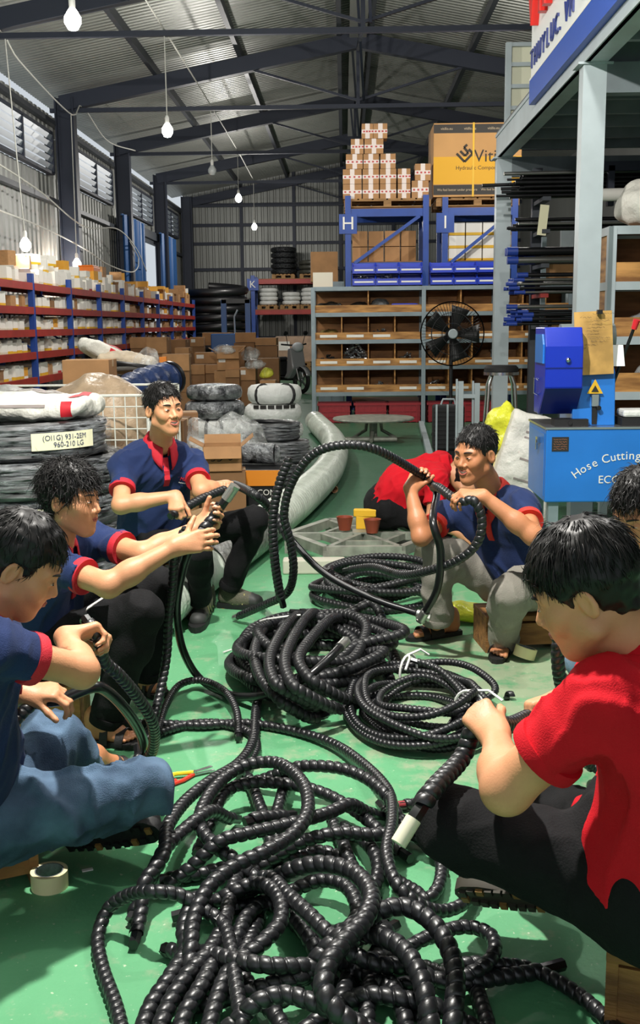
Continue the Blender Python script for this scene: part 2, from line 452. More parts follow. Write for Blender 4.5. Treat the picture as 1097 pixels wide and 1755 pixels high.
# floor: green paint worn to the concrete
def floor_mat():
    m = bpy.data.materials.new('green_floor_paint'); m.use_nodes = True; nt = m.node_tree; L = nt.links; b = nt.nodes['Principled BSDF']
    N = nt.nodes.new; tc = N('ShaderNodeTexCoord')
    n1 = N('ShaderNodeTexNoise'); n1.inputs['Scale'].default_value = 1.1; n1.inputs['Detail'].default_value = 6
    n2 = N('ShaderNodeTexNoise'); n2.inputs['Scale'].default_value = 9.0; n2.inputs['Detail'].default_value = 9; n2.inputs['Roughness'].default_value = 0.7
    n3 = N('ShaderNodeTexNoise'); n3.inputs['Scale'].default_value = 55.0; n3.inputs['Detail'].default_value = 4
    for n in (n1, n2, n3): L.new(tc.outputs['Object'], n.inputs['Vector'])
    r1 = N('ShaderNodeValToRGB'); e = r1.color_ramp.elements
    e[0].position = .3; e[0].color = lin((78, 146, 100)); e[1].position = .7; e[1].color = lin((106, 172, 126))
    L.new(n1.outputs['Fac'], r1.inputs['Fac'])
    # worn patch near the right-hand stool and round the coils (object space, a stain of its own)
    sp = N('ShaderNodeVectorMath'); sp.operation = 'DISTANCE'; sp.inputs[1].default_value = (1.1, 4.4, 0)
    L.new(tc.outputs['Object'], sp.inputs[0])
    mr = N('ShaderNodeMapRange'); mr.inputs['From Min'].default_value = 0.25; mr.inputs['From Max'].default_value = 1.9; mr.inputs['To Min'].default_value = 0.24; mr.inputs['To Max'].default_value = 0.0
    L.new(sp.outputs['Value'], mr.inputs['Value'])
    ad = N('ShaderNodeMath'); ad.operation = 'ADD'; L.new(n2.outputs['Fac'], ad.inputs[0]); L.new(mr.outputs['Result'], ad.inputs[1])
    r2 = N('ShaderNodeValToRGB'); e = r2.color_ramp.elements; e[0].position = .56; e[0].color = (0, 0, 0, 1); e[1].position = .72; e[1].color = (.80, .80, .80, 1)
    L.new(ad.outputs[0], r2.inputs['Fac'])
    mx = N('ShaderNodeMixRGB'); mx.inputs[2].default_value = lin((156, 164, 136)); L.new(r2.outputs['Color'], mx.inputs[0]); L.new(r1.outputs['Color'], mx.inputs[1])
    r3 = N('ShaderNodeValToRGB'); e = r3.color_ramp.elements; e[0].position = .67; e[0].color = (0, 0, 0, 1); e[1].position = .72; e[1].color = (.7, .7, .7, 1)
    L.new(n3.outputs['Fac'], r3.inputs['Fac'])
    mx2 = N('ShaderNodeMixRGB'); mx2.inputs[2].default_value = lin((200, 206, 180)); L.new(r3.outputs['Color'], mx2.inputs[0]); L.new(mx.outputs[0], mx2.inputs[1])
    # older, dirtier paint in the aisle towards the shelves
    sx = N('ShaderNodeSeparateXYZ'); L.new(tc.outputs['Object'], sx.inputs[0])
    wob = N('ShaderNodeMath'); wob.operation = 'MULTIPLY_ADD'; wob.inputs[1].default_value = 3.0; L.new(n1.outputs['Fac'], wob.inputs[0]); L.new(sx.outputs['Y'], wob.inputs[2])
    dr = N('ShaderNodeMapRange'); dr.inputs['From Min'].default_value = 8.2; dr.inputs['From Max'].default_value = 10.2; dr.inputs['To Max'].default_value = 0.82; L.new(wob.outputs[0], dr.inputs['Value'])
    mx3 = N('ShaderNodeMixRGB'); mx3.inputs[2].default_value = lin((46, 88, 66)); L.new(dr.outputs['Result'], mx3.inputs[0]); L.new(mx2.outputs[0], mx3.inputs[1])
    L.new(mx3.outputs[0], b.inputs['Base Color'])
    rr = N('ShaderNodeMapRange'); rr.inputs['To Min'].default_value = 0.32; rr.inputs['To Max'].default_value = 0.6; L.new(n2.outputs['Fac'], rr.inputs['Value']); L.new(rr.outputs['Result'], b.inputs['Roughness'])
    bp = N('ShaderNodeBump'); bp.inputs['Strength'].default_value = 0.12; bp.inputs['Distance'].default_value = 0.01; L.new(n3.outputs['Fac'], bp.inputs['Height']); L.new(bp.outputs['Normal'], b.inputs['Normal'])
    return m
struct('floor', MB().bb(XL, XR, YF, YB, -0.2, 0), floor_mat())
def corr(along0, along1, pitch, depth):
    """trapezoid rib profile as (t, d) pairs"""
    n = int(round((along1 - along0) / pitch)); out = []
    for i in range(n):
        t = along0 + i * pitch
        out += [(t, 0), (t + pitch * .55, 0), (t + pitch * .65, depth), (t + pitch * .9, depth)]
    out.append((along1, 0)); return out
def sheet(prof, f0, f1):
    vs, fs = [], []
    for t, d in prof: vs += [f0(t, d), f1(t, d)]
    for i in range(len(prof) - 1): fs.append((2 * i, 2 * i + 2, 2 * i + 3, 2 * i + 1))
    return vs, fs
# left wall: frame bays of 5 m, sheets hung as panels; the door bay stays open to 3.9 m
wl = MB()
for z in (1.2, 2.5, 3.7, 5.05): wl.bb(XL + .02, XL + .12, YF, YB, z - .04, z + .04)
wall_left = struct('wall_left', wl, m_girt)
LOUV = ((15.9, 19.5), (21.3, 24.4), (26.3, 29.4), (31.2, 33.9))
def wsheet(y0, y1, z0, z1):
    n = max(1, int(round((y1 - y0) / .25))); vs, fs = sheet(corr(y0, y1, (y1 - y0) / n, .035), lambda t, d: (XL - d, t, z0), lambda t, d: (XL - d, t, z1)); MB().add(vs, fs).build('sheet_panel', m_sheet, wall_left)
for y0 in np.arange(-4, 36, 2.5):
    y1 = min(y0 + 2.5, YB)
    wsheet(y0, y1, 3.8 if 25.9 < y0 < 28.6 else 0.0, 4.14); wsheet(y0, y1, 4.84, 5.22)
for a, b in zip([YF] + [l[1] for l in LOUV], [l[0] for l in LOUV] + [YB]): wsheet(a, b, 4.14, 4.84)
for k, y in enumerate((15, 20, 25, 30, 35)):
    mb = MB(); mb.bb(XL + .12, XL + .42, y - .015, y + .015, 0, ZE); mb.bb(XL + .10, XL + .13, y - .11, y + .11, 0, ZE); mb.bb(XL + .41, XL + .44, y - .11, y + .11, 0, ZE)
    struct('column', mb, m_dark)['label'] = 'dark steel I-column on the left wall'
# louvre windows high in the left wall
m_louvre = M('louvre_white', (138, 148, 158), 0.4, 0.2, emit=0.0)
for k, (y0, y1) in enumerate(LOUV):
    w = bpy.data.objects.new('window_%d' % (k + 1), None); COL.objects.link(w); w['kind'] = 'structure'; w.location = (XL + .1, y0, 4.2)
    fr = MB()
    for y in (y0, (y0 + y1) / 2, y1): fr.bb(XL + .05, XL + .16, y - .03, y + .03, 4.15, 4.82)
    fr.bb(XL + .05, XL + .16, y0, y1, 4.12, 4.17); fr.bb(XL + .05, XL + .16, y0, y1, 4.8, 4.85); fr.build('window_frame', m_dark, w)
    for i in range(5):
        MB().box((XL + .13, (y0 + y1) / 2, 4.25 + i * .125), (.012, y1 - y0 - .06, .088), RY(math.radians(24))).build('slat', m_louvre, w)
# roof
roof = struct('roof', MB().bar((XA, YF, ZA - .05), (XA, YB, ZA - .05), .3, .03), m_roof)
for y0 in np.arange(-4, 36, 5.0):
    for (xa, xb) in ((XL - .35, XA), (XR + .35, XA)):
        pr = corr(y0, min(y0 + 5, YB), 5 / 36, .022)
        za = roofz(XL) - .14 if xa < 0 else roofz(XR) - .14
        vs, fs = sheet(pr, lambda t, d: (xa, t, za + d + .22), lambda t, d: (xb, t, ZA + d + .2))
        MB().add(vs, fs).build('roof_sheet', m_roof, roof)
for x in (-3.3, -1.8, -.06, .5, 2.25, 3.9):
    MB().bb(x - .04, x + .04, YF, YB, roofz(x) + .02, roofz(x) + .16).build('purlin', m_girt, roof)
for y in (5, 10, 15, 20, 25, 30, 35.8):
    mb = MB()
    for xe in (XL + .2, XR - .2):
        mb.bar((xe, y, ZE - .1), (XA, y, ZA - .1), .16, .26)
    mb.bar((XL, y, ZT), (XR, y, ZT), .07, .07)
    mb.bar((XA, y, ZT), (XA, y, ZA), .06)
    for s in (-1, 1): mb.bar((XA, y, ZT + .1), (XA + s * 1.9, y, roofz(XA + s * 1.9) - .2), .04)
    mb.build('roof_truss', m_dark, roof)
# wind bracing near the ridge
for y in (10, 15, 20, 25):
    MB().bar((XA - .1, y, ZA - .2), (XA + .1, y + 5, ZT + .1), .04).bar((XA, y, ZT + .05), (XA, y + 5, ZA - .25), .04).build('brace', m_dark, roof)
# back wall
wb = MB()
for z in (1.1, 2.3, 3.3, 4.12, 4.7, 5.33): wb.bb(XL, XR, YB - .12, YB - .02, z - .05, z + .05)
for x in (-3.3, -1.6, -.1, 1.6, 3.5): wb.bb(x - .05, x + .05, YB - .14, YB - .02, 0, 6.4)
wall_back = struct('wall_back', wb, m_dark)
for x0 in np.arange(XL, XR - .1, 1.8167):
    x1 = x0 + 1.8167; pr = corr(x0, x1, 1.8167 / 9, .03)
    vs, fs = sheet(pr, lambda t, d: (t, YB + d, 0), lambda t, d: (t, YB + d, roofz(t) + .30)); MB().add(vs, fs).build('sheet_panel', m_sheet, wall_back)
wall_right = struct('wall_right', MB().bb(XR, XR + .1, YF, YB, 0, ZE + .1), m_sheet)
# roller door opening in the left wall with blue tarpaulin curtains
m_tarp = M('blue_tarpaulin', (38, 84, 140), 0.5, 0, 0.2, 2, stretch=(1, 4, .3))
m_paleblue = M('pale_blue_paint', (120, 190, 235), 0.6)
d1 = bpy.data.objects.new('door_1', None); COL.objects.link(d1); d1['kind'] = 'structure'; d1.location = (XL, 29.7, 0)
MB().bb(XL - .05, XL + .2, 25.9, 31.1, 3.75, 3.95).build('door_header', m_girt, d1)
MB().bb(XL - .05, XL + .15, 25.9, 26.0, 0, 3.8).build('door_jamb', m_girt, d1); MB().bb(XL - .05, XL + .15, 31.0, 31.15, 0, 3.8).build('door_jamb', m_girt, d1)
for name, ya, yb, lab in (('tarpaulin_curtain', 24.6, 27.0, 'dark blue tarpaulin curtain hanging on the near side of the bright side door'), ('tarpaulin_curtain', 29.6, 32.0, 'dark blue tarpaulin curtain hanging on the far side of the bright side door')):
    mb = MB(); n = 40; vs, fs = [], []
    for i in range(n + 1):
        y = ya + (yb - ya) * i / n; x = XL + .3 + .05 * math.sin(i * 1.1) + .02 * math.sin(i * 2.7)
        vs += [(x, y, .1), (x + .015, y, 3.95), (x + .02, y, .1), (x + .035, y, 3.95)]
    for i in range(n):
        a, b = 4 * i, 4 * i + 4
        fs += [(a, b, b + 1, a + 1), (a + 2, a + 3, b + 3, b + 2)]
    mb.add(vs, fs); mb.bb(XL + .27, XL + .31, ya - .05, yb + .05, 3.93, 3.97)
    one(name, mb, m_tarp, lab, 'curtain', smooth=True, loc=(XL + .3, (ya + yb) / 2, .1))
one('outdoor_panel', MB().bb(XL - 1.6, XL - 1.5, 31.4, 34.5, 0, 3.6).bb(XL - 1.5, XL - 1.47, 31.35, 31.45, 0, 3.6), m_paleblue, 'pale blue painted panel standing outside the bright side door', 'panel', loc=(XL - 1.5, 33, 0))
struct('yard', MB().bb(XL - 8, XL - .02, 20, 40, -.2, -.02), M('yard_concrete', (190, 188, 180), .8))
# hanging lamps
m_bulb = M('bulb_glow', (255, 252, 240), .4, emit=14.0)
m_bulb_off = M('bulb_off', (190, 195, 195), .3)
m_wire = M('white_cable', (196, 196, 188), .6)
m_socket = M('lamp_socket', (225, 225, 220), .5)
def bulb(x, y, z, ztop, label, lit=True, watt=None, xt=None):
    t = thing('hanging_bulb', label, 'lamp', (x, y, z), group='hanging bulbs of the hall')
    MB().tube([(x, y, z + .17), ((x + (xt if xt is not None else x)) / 2, y, (z + ztop) / 2), (xt if xt is not None else x, y, ztop)], .008, 6).build('cable', m_wire, t)
    MB().lathe([(.028, z + .08), (.03, z + .15), (.018, z + .18)], (x, y, 0), n=14).build('socket', m_socket, t, smooth=True)
    MB().lathe([(.001, z - .10), (.042, z - .088), (.074, z - .035), (.074, z + .012), (.045, z + .06), (.028, z + .085)], (x, y, 0), n=20).build('glass_bulb', m_bulb if lit else m_bulb_off, t, smooth=True)
    if lit:
        ld = bpy.data.lights.new('bulb_light', 'POINT'); ld.energy = watt or BULB_W; ld.shadow_soft_size = .06; ld.color = (1, .96, .9)
        lo = bpy.data.objects.new('bulb_light', ld); COL.objects.link(lo); lo.location = (0, 0, -.16); lo.parent = t
    return t
bulb(-2.36, 10, 4.16, ZT, 'lit white bulb at the top left, nearest of the hanging row')
bulb(-2.34, 15, 4.08, ZT, 'lit white bulb hanging left of centre below the second tie beam')
bulb(-2.34, 20, 4.24, ZT, 'unlit grey bulb hanging on a thin cable between two lit bulbs', lit=False)
bulb(-2.35, 25, 4.32, ZT, 'small lit bulb hanging above the black pipe coils')
bulb(-2.41, 30, 4.13, ZT, 'farthest small lit bulb hanging in front of the back wall')
bulb(-4.33, 15, 2.62, ZT, 'lit bulb hanging low by the left wall above the nearest red rack bays', xt=-4.45, watt=70)
bulb(-4.68, 19.3, 2.6, ZT - .18, 'lit bulb hanging low over the red rack beside a column', xt=-4.66, watt=70)
bulb(-.62, 2.95, 4.35, roofz(-.62) + .16, 'bright work lamp hanging above the seated group', watt=WORK_W)
bulb(2.6, 15, 4.4, ZT, 'added fill bulb hanging unseen behind the mezzanine sign', watt=150)  # added bulb hidden by the sign, extra light for the right side
bulb(1.25, 5.0, 4.5, ZT, 'added fill bulb out of view over the aisle beside the mezzanine', watt=150)  # added lamp above the view, brightens the laughing man and the machine
# cables strung along the left side
def cable(pts, label, r=.012):
    mb = MB(); P, _ = crom([Vector(p) for p in pts], .25); mb.tube(P, r, 6)
    return one('cable', mb, m_wire, label, 'cable', loc=tuple(P[0]), smooth=True)
cable([(-2.36, 6, 5.41), (-2.36, 10, 5.36), (-2.34, 15, 5.34), (-2.34, 20, 5.35), (-2.35, 25, 5.34), (-2.41, 30, 5.35)], 'white cable strung from tie beam to tie beam over the hanging bulbs')
cable([(-4.5, 10, 5.34), (-4.5, 13.2, 5.2), (-4.5, 15, 5.35), (-4.55, 16, 5.2), (-4.66, 19.3, 5.1), (-4.62, 20, 5.36), (-4.62, 22, 5.1), (-4.62, 25, 5.36)], 'white cable looping under the eave along the left columns')
cable([(-4.95, 2, 3.9), (-4.7, 8, 3.7), (-4.7, 13.5, 3.75), (-4.7, 17, 3.6), (-4.7, 20, 3.3), (-4.7, 23, 3.5), (-4.7, 25, 3.25), (-4.7, 26.2, 2.8)], 'white cable sagging across the left wall below the louvres')
cable([(-4.95, 2, 3.2), (-4.7, 8, 3.1), (-4.7, 13, 3.1), (-4.7, 17, 3.05), (-4.7, 20, 2.9), (-4.7, 22, 2.72), (-4.7, 24.5, 2.7), (-4.7, 25.3, 3.0), (-4.7, 24.3, 3.35)], 'white conduit bending along the left wall above the rack')
# ================================================================== racks and stock at the back and along the left wall
ORD = ['first', 'second', 'third', 'fourth', 'fifth', 'sixth', 'seventh', 'eighth', 'ninth', 'tenth', 'eleventh', 'twelfth']
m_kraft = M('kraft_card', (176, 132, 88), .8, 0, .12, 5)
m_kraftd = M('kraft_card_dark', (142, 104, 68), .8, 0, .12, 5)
m_tape = M('packing_tape', (196, 168, 128), .3)
m_tapew = M('printed_white_tape', (226, 212, 204), .35)
m_white = M('white_paper', (236, 234, 226), .7)
m_yellow = M('yellow_print', (226, 178, 40), .6)
m_blackprint = M('black_print', (40, 38, 36), .6)
m_rackred = M('rack_red', (158, 42, 34), .5, 0, .15, 4)
m_rackblue = M('rack_blue', (22, 68, 152), .45, 0, .12, 4)
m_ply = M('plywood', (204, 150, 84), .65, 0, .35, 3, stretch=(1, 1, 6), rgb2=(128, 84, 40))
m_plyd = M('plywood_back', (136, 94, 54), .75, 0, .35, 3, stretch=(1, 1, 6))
m_shelfgrey = M('shelf_grey_steel', (132, 146, 152), .5, .2, .15, 3)
m_crate = M('crate_red', (150, 22, 34), .45)
m_binblue = M('bin_blue', (32, 62, 190), .4)
m_pallet = M('pallet_wood', (160, 122, 78), .8, 0, .3, 6, stretch=(1, 6, 6))
m_black = M('black_plastic', (20, 20, 22), .4)
m_blackm = M('black_matt', (22, 22, 24), .7)
m_steel = M('bright_steel', (185, 188, 190), .3, .9)
m_chrome = M('chrome', (210, 212, 214), .18, 1.0)
m_rub = M('black_rubber', (24, 24, 25), .6, bump=.15, bscale=90)
m_film = film_mat('clear_film', (214, 218, 220), .62)
m_filmm = film_mat('milky_film', (226, 228, 226), .38)
m_sack = M('woven_white_sack', (222, 220, 210), .6, 0, .10, 5, .4, 40)

def carton_mb(w, d, h, tape=True):
    """a taped carton: body, top seam"""
    mb = MB(); mb.bb(-w / 2, w / 2, -d / 2, d / 2, 0, h)
    mb.mat(1); 
    if tape:
        mb.bb(-w / 2 - .001, w / 2 + .001, -.025, .025, h - .05, h + .0015); mb.bb(-.0, .0, 0, 0, 0, 0) if False else None
    return mb
def carton(x, y, z, w, d, h, rz, label, group=None, mats=None, sticker=False, flaps=False, mark=None):
    t = thing('carton', label, 'carton', (x, y, z), rz, group)
    kr, tp = mats or (m_kraft, m_tape)
    if flaps:
        b = MB(); k = .006
        b.bb(-w / 2, w / 2, -d / 2, d / 2, 0, k); b.bb(-w / 2, w / 2, -d / 2, -d / 2 + k, 0, h); b.bb(-w / 2, w / 2, d / 2 - k, d / 2, 0, h); b.bb(-w / 2, -w / 2 + k, -d / 2, d / 2, 0, h); b.bb(w / 2 - k, w / 2, -d / 2, d / 2, 0, h)
        b.build('body', kr, t, world=False)
        for sx, sy, a in ((0, -1, .9), (0, 1, -.6), (1, 0, .7), (-1, 0, -.5)):
            L = h * .32 if False else .45 * (d if sy else w) * .9
            if sy: MB().box((0, sy * (d / 2 + L / 2 * math.cos(a)), h + L / 2 * abs(math.sin(a)) * (1 if a < 0 else -1)), (w * .97, L, k), RX(-sy * a * (1 if a > 0 else -1) if a > 0 else sy * abs(a))).build('flap', kr, t, world=False)
            else: MB().box((sx * (w / 2 + L / 2 * math.cos(a)), 0, h + L / 2 * abs(math.sin(a))), (L, d * .97, k), RY(-sx * abs(a))).build('flap', kr, t, world=False)
    else:
        MB().bb(-w / 2, w / 2, -d / 2, d / 2, 0, h).build('body', kr, t, world=False, bevel=.004)
        MB().bb(-w / 2 - .0015, w / 2 + .0015, -.028, .028, h - .06, h + .0015).bb(-w / 2, w / 2, -.001, .001, h, h + .002).build('tape', tp, t, world=False)
    if sticker: MB().bb(-w * .42, -w * .12, -d / 2 - .002, -d / 2, h * .45, h * .8).build('sticker', m_white, t, world=False)
    if mark: 
        mb = MB(); scribble(mb, (-w * .3, -d / 2 - .002, h * .5), (1, 0, 0), (0, 0, 1), w * .55, h * .18, mark, .004); mb.build('handwriting', m_blackprint, t, world=False)
    return t
def pallet(x, y, z, w, d, label, rz=0, group='wooden pallets'):
    t = thing('pallet', label, 'pallet', (x, y, z), rz, group)
    for i in range(6): MB().bb(-w / 2 + i * w / 6 * 1.0 + .01, -w / 2 + (i + 1) * w / 6 - .02, -d / 2, d / 2, .112, .132).build('deck_board', m_pallet, t, world=False)
    for yy in (-d / 2 + .05, 0, d / 2 - .05):
        MB().bb(-w / 2, w / 2, yy - .045, yy + .045, .092, .112).build('stringer', m_pallet, t, world=False)
        MB().bb(-w / 2, w / 2, yy - .045, yy + .045, 0, .018).build('bottom_board', m_pallet, t, world=False)
        for xx in (-w / 2 + .06, 0, w / 2 - .06): MB().bb(xx - .06, xx + .06, yy - .045, yy + .045, .018, .092).build('block', m_pallet, t, world=False)
    return t
# ---------------- red boltless rack along the left wall
RX0, RXB = -4.2, -4.72
RY_ = [12.8, 14.8, 16.85, 18.9, 20.9, 22.9, 24.85, 26.8, 28.8, 30.8]
LV = [2.10, 1.78, 1.48, 1.18, .84, .48, .14]
rk = thing('pallet_rack', 'long red-beamed rack with blue uprights along the left wall', 'rack', (-4.45, 21.8, 0))
for y in RY_:
    for x in (RX0 - .03, RXB + .03): MB().bb(x - .035, x + .035, y - .045, y + .045, 0, 2.22).build('upright', m_rackblue, rk)
    for i in range(4): MB().bar((RX0 - .03, y, .2 + i * .5), (RXB + .03, y, .5 + i * .5), .025).build('brace', m_rackblue, rk)
for z in LV:
    for a, b in zip(RY_[:-1], RY_[1:]):
        for x in (RX0 - .01, RXB + .03): MB().bb(x - .02, x + .02, a + .045, b - .045, z - .10, z - .005).build('beam', m_rackred, rk)
        MB().bb(RXB + .05, RX0 - .03, a + .05, b - .05, z - .03, z - .012).build('deck', m_kraftd, rk)
def small_box_proto(mats, band=True, flap=False):
    mb = MB(); mb.bb(-.5, .5, -.5, .5, .22, 1); mb.mat(1); mb.bb(-.5, .5, -.5, .5, 0, .22)
    mb.mat(2)
    if flap: mb.box((.0, .62, 1.1), (1, .45, .02), RX(.9)); mb.box((.0, -.62, 1.1), (1, .45, .02), RX(-.8))
    me = mb.build('carton', mats); COL.objects.unlink(me); return me
_pb = [small_box_proto([m_white, m_yellow, m_white]), small_box_proto([m_white, M('pale_print', (214, 206, 186), .7), m_white], flap=True), small_box_proto([m_kraft, m_kraft, m_kraft]),
       small_box_proto([m_kraftd, m_kraft, m_kraftd], flap=True), small_box_proto([m_white, M('red_print', (190, 48, 48), .6), m_white]), small_box_proto([M('amber_print', (232, 168, 60), .6), m_white, m_white])]
KIND = ['small white carton with yellow base', 'small open white carton', 'small brown carton', 'small open brown carton', 'small white carton with red base', 'small amber carton']
LVW = ['top', 'second', 'third', 'fourth', 'fifth']
rnd = random.Random(5)
for bi, (a, b) in enumerate(zip(RY_[:-1], RY_[1:])):
    for li in range(5):
        y = a + .09 + rnd.random() * .1
        if li == 4 and bi > 2: continue
        far = bi >= 4; nb = 0
        while y < b - .22:
            w = rnd.uniform(.17, .26) if not far else rnd.uniform(.22, .34); h = rnd.uniform(.13, .19); d = rnd.uniform(.26, .4)
            if li == 0: h = rnd.uniform(.16, .3)
            if y + w > b - .06: break
            k = rnd.choices([0, 1, 2, 3, 4, 5], [6, 5, 1, 1, .5, .2] if not far else [2, 2, 5, 4, .5, .2])[0]
            if rnd.random() < .84:
                o = _pb[k].copy(); COL.objects.link(o); o.name = 'carton'
                o.location = (RX0 - .05 - d / 2 - rnd.random() * .05, y + w / 2, LV[li] - .012); o.scale = (d, w * .95, h if k not in (1, 3) else h * .8); o.rotation_euler = (0, 0, rnd.uniform(-.06, .06))
                tag(o, '%s %s along on the %s level, %s rack bay' % (KIND[k], ORD[nb], LVW[li], ORD[bi]), 'carton', 'small cartons on the red rack')
                if li == 0 and rnd.random() < .5:
                    o2 = _pb[rnd.choice([0, 0, 2, 5])].copy(); COL.objects.link(o2); o2.name = 'carton'; h2 = rnd.uniform(.12, .2)
                    o2.location = (o.location.x, o.location.y, o.location.z + o.scale.z * (1 if k not in (1, 3) else 1.3)); o2.scale = (d * .8, w * .9, h2); o2.rotation_euler = (0, 0, rnd.uniform(-.3, .3))
                    tag(o2, 'carton stacked on the %s one of the top level, %s rack bay' % (ORD[nb], ORD[bi]), 'carton', 'small cartons on the red rack')
                nb += 1
            y += w + rnd.uniform(.0, .05)
one('tray', MB().bb(-4.62, -4.32, 19.0, 19.5, 2.45, 2.53).bb(-4.6, -4.34, 19.02, 19.48, 2.53, 2.56), M('orange_plastic', (230, 120, 34), .45), 'orange tray on top of the cartons over the red rack', 'tray', bevel=.01, loc=(-4.45, 19.2, 2.45))

# ---------------- grey steel shelf with plywood bins
BY, BYB = 16.6, 17.15
XB0, XB1, XM = -.47, 3.4, 1.20
ZR = [2.03, 1.645, 1.24, .845, .45]
sh_ = thing('bin_shelf', 'grey steel shelf unit with rows of plywood bins behind the fan', 'shelf', (1.4, 16.9, 0))
for x in (XB0, XM, 2.32, XB1):
    for y in (BY, BYB): MB().bb(x - .03, x + .03, y - .03, y + .03, 0, 2.05).build('post', m_shelfgrey, sh_)
for z in ZR:
    for y in (BY, BYB): MB().bb(XB0, XB1, y - .022, y + .022, z - .03, z + .03).build('rail', m_shelfgrey, sh_)
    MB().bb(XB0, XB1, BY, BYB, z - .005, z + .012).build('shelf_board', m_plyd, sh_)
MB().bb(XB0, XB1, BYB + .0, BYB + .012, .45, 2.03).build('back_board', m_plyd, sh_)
secs = [(XB0 + .03, XM - .03, 4, 2), (XM + .03, 2.29, 3, 2), (2.35, XB1 - .03, 3, 3)]
for r in range(4):
    zt, zb = ZR[r], ZR[r + 1]
    for si, (x0, x1, n4, n2) in enumerate(secs):
        n = n2 if r == 0 else n4
        MB().bb(x0, x1, BY - .012, BY + .012, zb + .03, zb + .14).build('bin_front', m_ply, sh_)
        for i in range(1, n):
            x = x0 + (x1 - x0) * i / n; MB().bb(x - .008, x + .008, BY, BYB, zb + .03, zt - .03).build('divider', m_ply, sh_)
        for i in range(n):
            if r == 0: continue
            x = x0 + (x1 - x0) * (i + .5) / n
            if (r * 5 + i * 3 + si) % 7 != 0: MB().bb(x - .13, x + .13, BY - .016, BY - .0125, zb + .065, zb + .105).build('paper_label', m_white, sh_)
# what lies in the bins
def heap(x, y, z, w, d, h, mat, label, n=40, seed=0, cat='fittings', ln=.05, r=.012):
    rn = random.Random(seed); mb = MB()
    for i in range(int(n * 1.8)):
        px_, py_ = rn.uniform(-w / 2, w / 2), rn.uniform(-d / 2, d / 2); pz = r + rn.random() * h * 1.5 * (1 - abs(px_ / w) * 1.0)
        a, e = rn.random() * 6.28, rn.uniform(-.6, .6); v = Vector((math.cos(a) * math.cos(e), math.sin(a) * math.cos(e), math.sin(e))) * ln * .5
        c = Vector((x + px_, y + py_, z + max(r, pz))); mb.cyl(c - v, c + v, r, r * .8, 6)
    o = one('metal_fittings', mb, mat, label, cat, loc=(x, y, z), smooth=True); o['kind'] = 'stuff'; return o
def binx(si, n, i): x0, x1 = secs[si][0], secs[si][1]; return x0 + (x1 - x0) * (i + .5) / n
heap(binx(0, 4, 1), 16.82, ZR[3] + .012, .34, .3, .26, m_steel, 'heap of bright steel hose fittings in a plywood bin', 160, 1)
heap(binx(0, 4, 3), 16.82, ZR[3] + .012, .3, .3, .13, m_steel, 'low heap of steel fittings in the third row of bins', 50, 2)
heap(binx(0, 4, 0), 16.82, ZR[3] + .012, .3, .3, .12, m_blackm, 'dark small parts in the leftmost bin of the third row', 40, 3)
heap(binx(1, 3, 0), 16.82, ZR[4] + .012, .3, .3, .12, m_steel, 'steel fittings in the bottom bin behind the fan pole', 50, 4)
heap(binx(0, 4, 2), 16.82, ZR[2] + .012, .3, .3, .12, m_steel, 'few steel fittings in the second row of bins', 36, 5)
heap(binx(1, 3, 1), 16.82, ZR[2] + .012, .34, .3, .12, m_steel, 'steel fittings in the bin behind the fan guard', 36, 6)
heap(binx(0, 4, 2), 16.82, ZR[4] + .012, .3, .3, .1, m_steel, 'steel fittings in the lowest row of bins', 30, 7)
def bag(name, c, r3, mat, label, cat='bag', seed=0, amp=.03, freq=9, res=.02, flat=True, group=None):
    c = Vector(c); s = SDF(np.array(c) - np.array(r3) * 1.35, np.array(c) + np.array(r3) * 1.35, res)
    s.ell(c, r3, 0); s.noise(amp, freq, seed); s.noise(amp * .5, freq * 2.3, seed + 2)
    if flat: s.cut(c - Vector((0, 0, r3[2] * .75)), (0, 0, -1))
    V, Q = s.mesh(1); loc = (c.x, c.y, c.z - r3[2] * .75)
    o = mesh_np(name, V - np.array(loc), Q, mat, None, True); o.location = loc; return tag(o, label, cat, group)
m_bagclear = film_mat('clear_bag', (222, 226, 224), .70, .16, 7, .5, (1, 1, 1))
m_bagdark = M('dark_plastic_bag', (52, 50, 46), .3, 0, .3, 10, .8, 25)
bag('plastic_bag', (-.2, 16.85, 1.645 + .09), (.22, .2, .10), m_bagdark, 'dark crumpled plastic bag in the top left bin', seed=2)
bag('plastic_bag', (.22, 16.85, 1.645 + .09), (.16, .2, .10), m_bagdark, 'dark plastic bag in the top row of bins beside the divider', seed=5)
bag('plastic_bag', (.55, 16.85, 1.645 + .10), (.16, .2, .13), M('grey_bag', (96, 98, 98), .4, 0, .3, 10, .8, 25), 'grey plastic bag in the top row beside the blue tray', seed=3)
bag('plastic_bag', (-.22, 16.85, 1.24 + .09), (.15, .2, .10), M('olive_bag', (112, 96, 52), .4, 0, .4, 8, .8, 25), 'olive plastic bag in the left bin of the second row', seed=4)
bag('plastic_bag', (binx(1, 3, 1) + .05, 16.83, ZR[3] + .09), (.2, .18, .07), m_bagclear, 'clear plastic bag in the third row bin behind the fan', seed=7)
one('tray', MB().bb(.72, 1.12, 16.66, 16.95, 1.66, 1.80).bb(.74, 1.10, 16.68, 16.93, 1.80, 1.805), m_binblue, 'flat blue plastic tray in the top row of bins', 'tray', bevel=.01, loc=(.92, 16.8, 1.66))
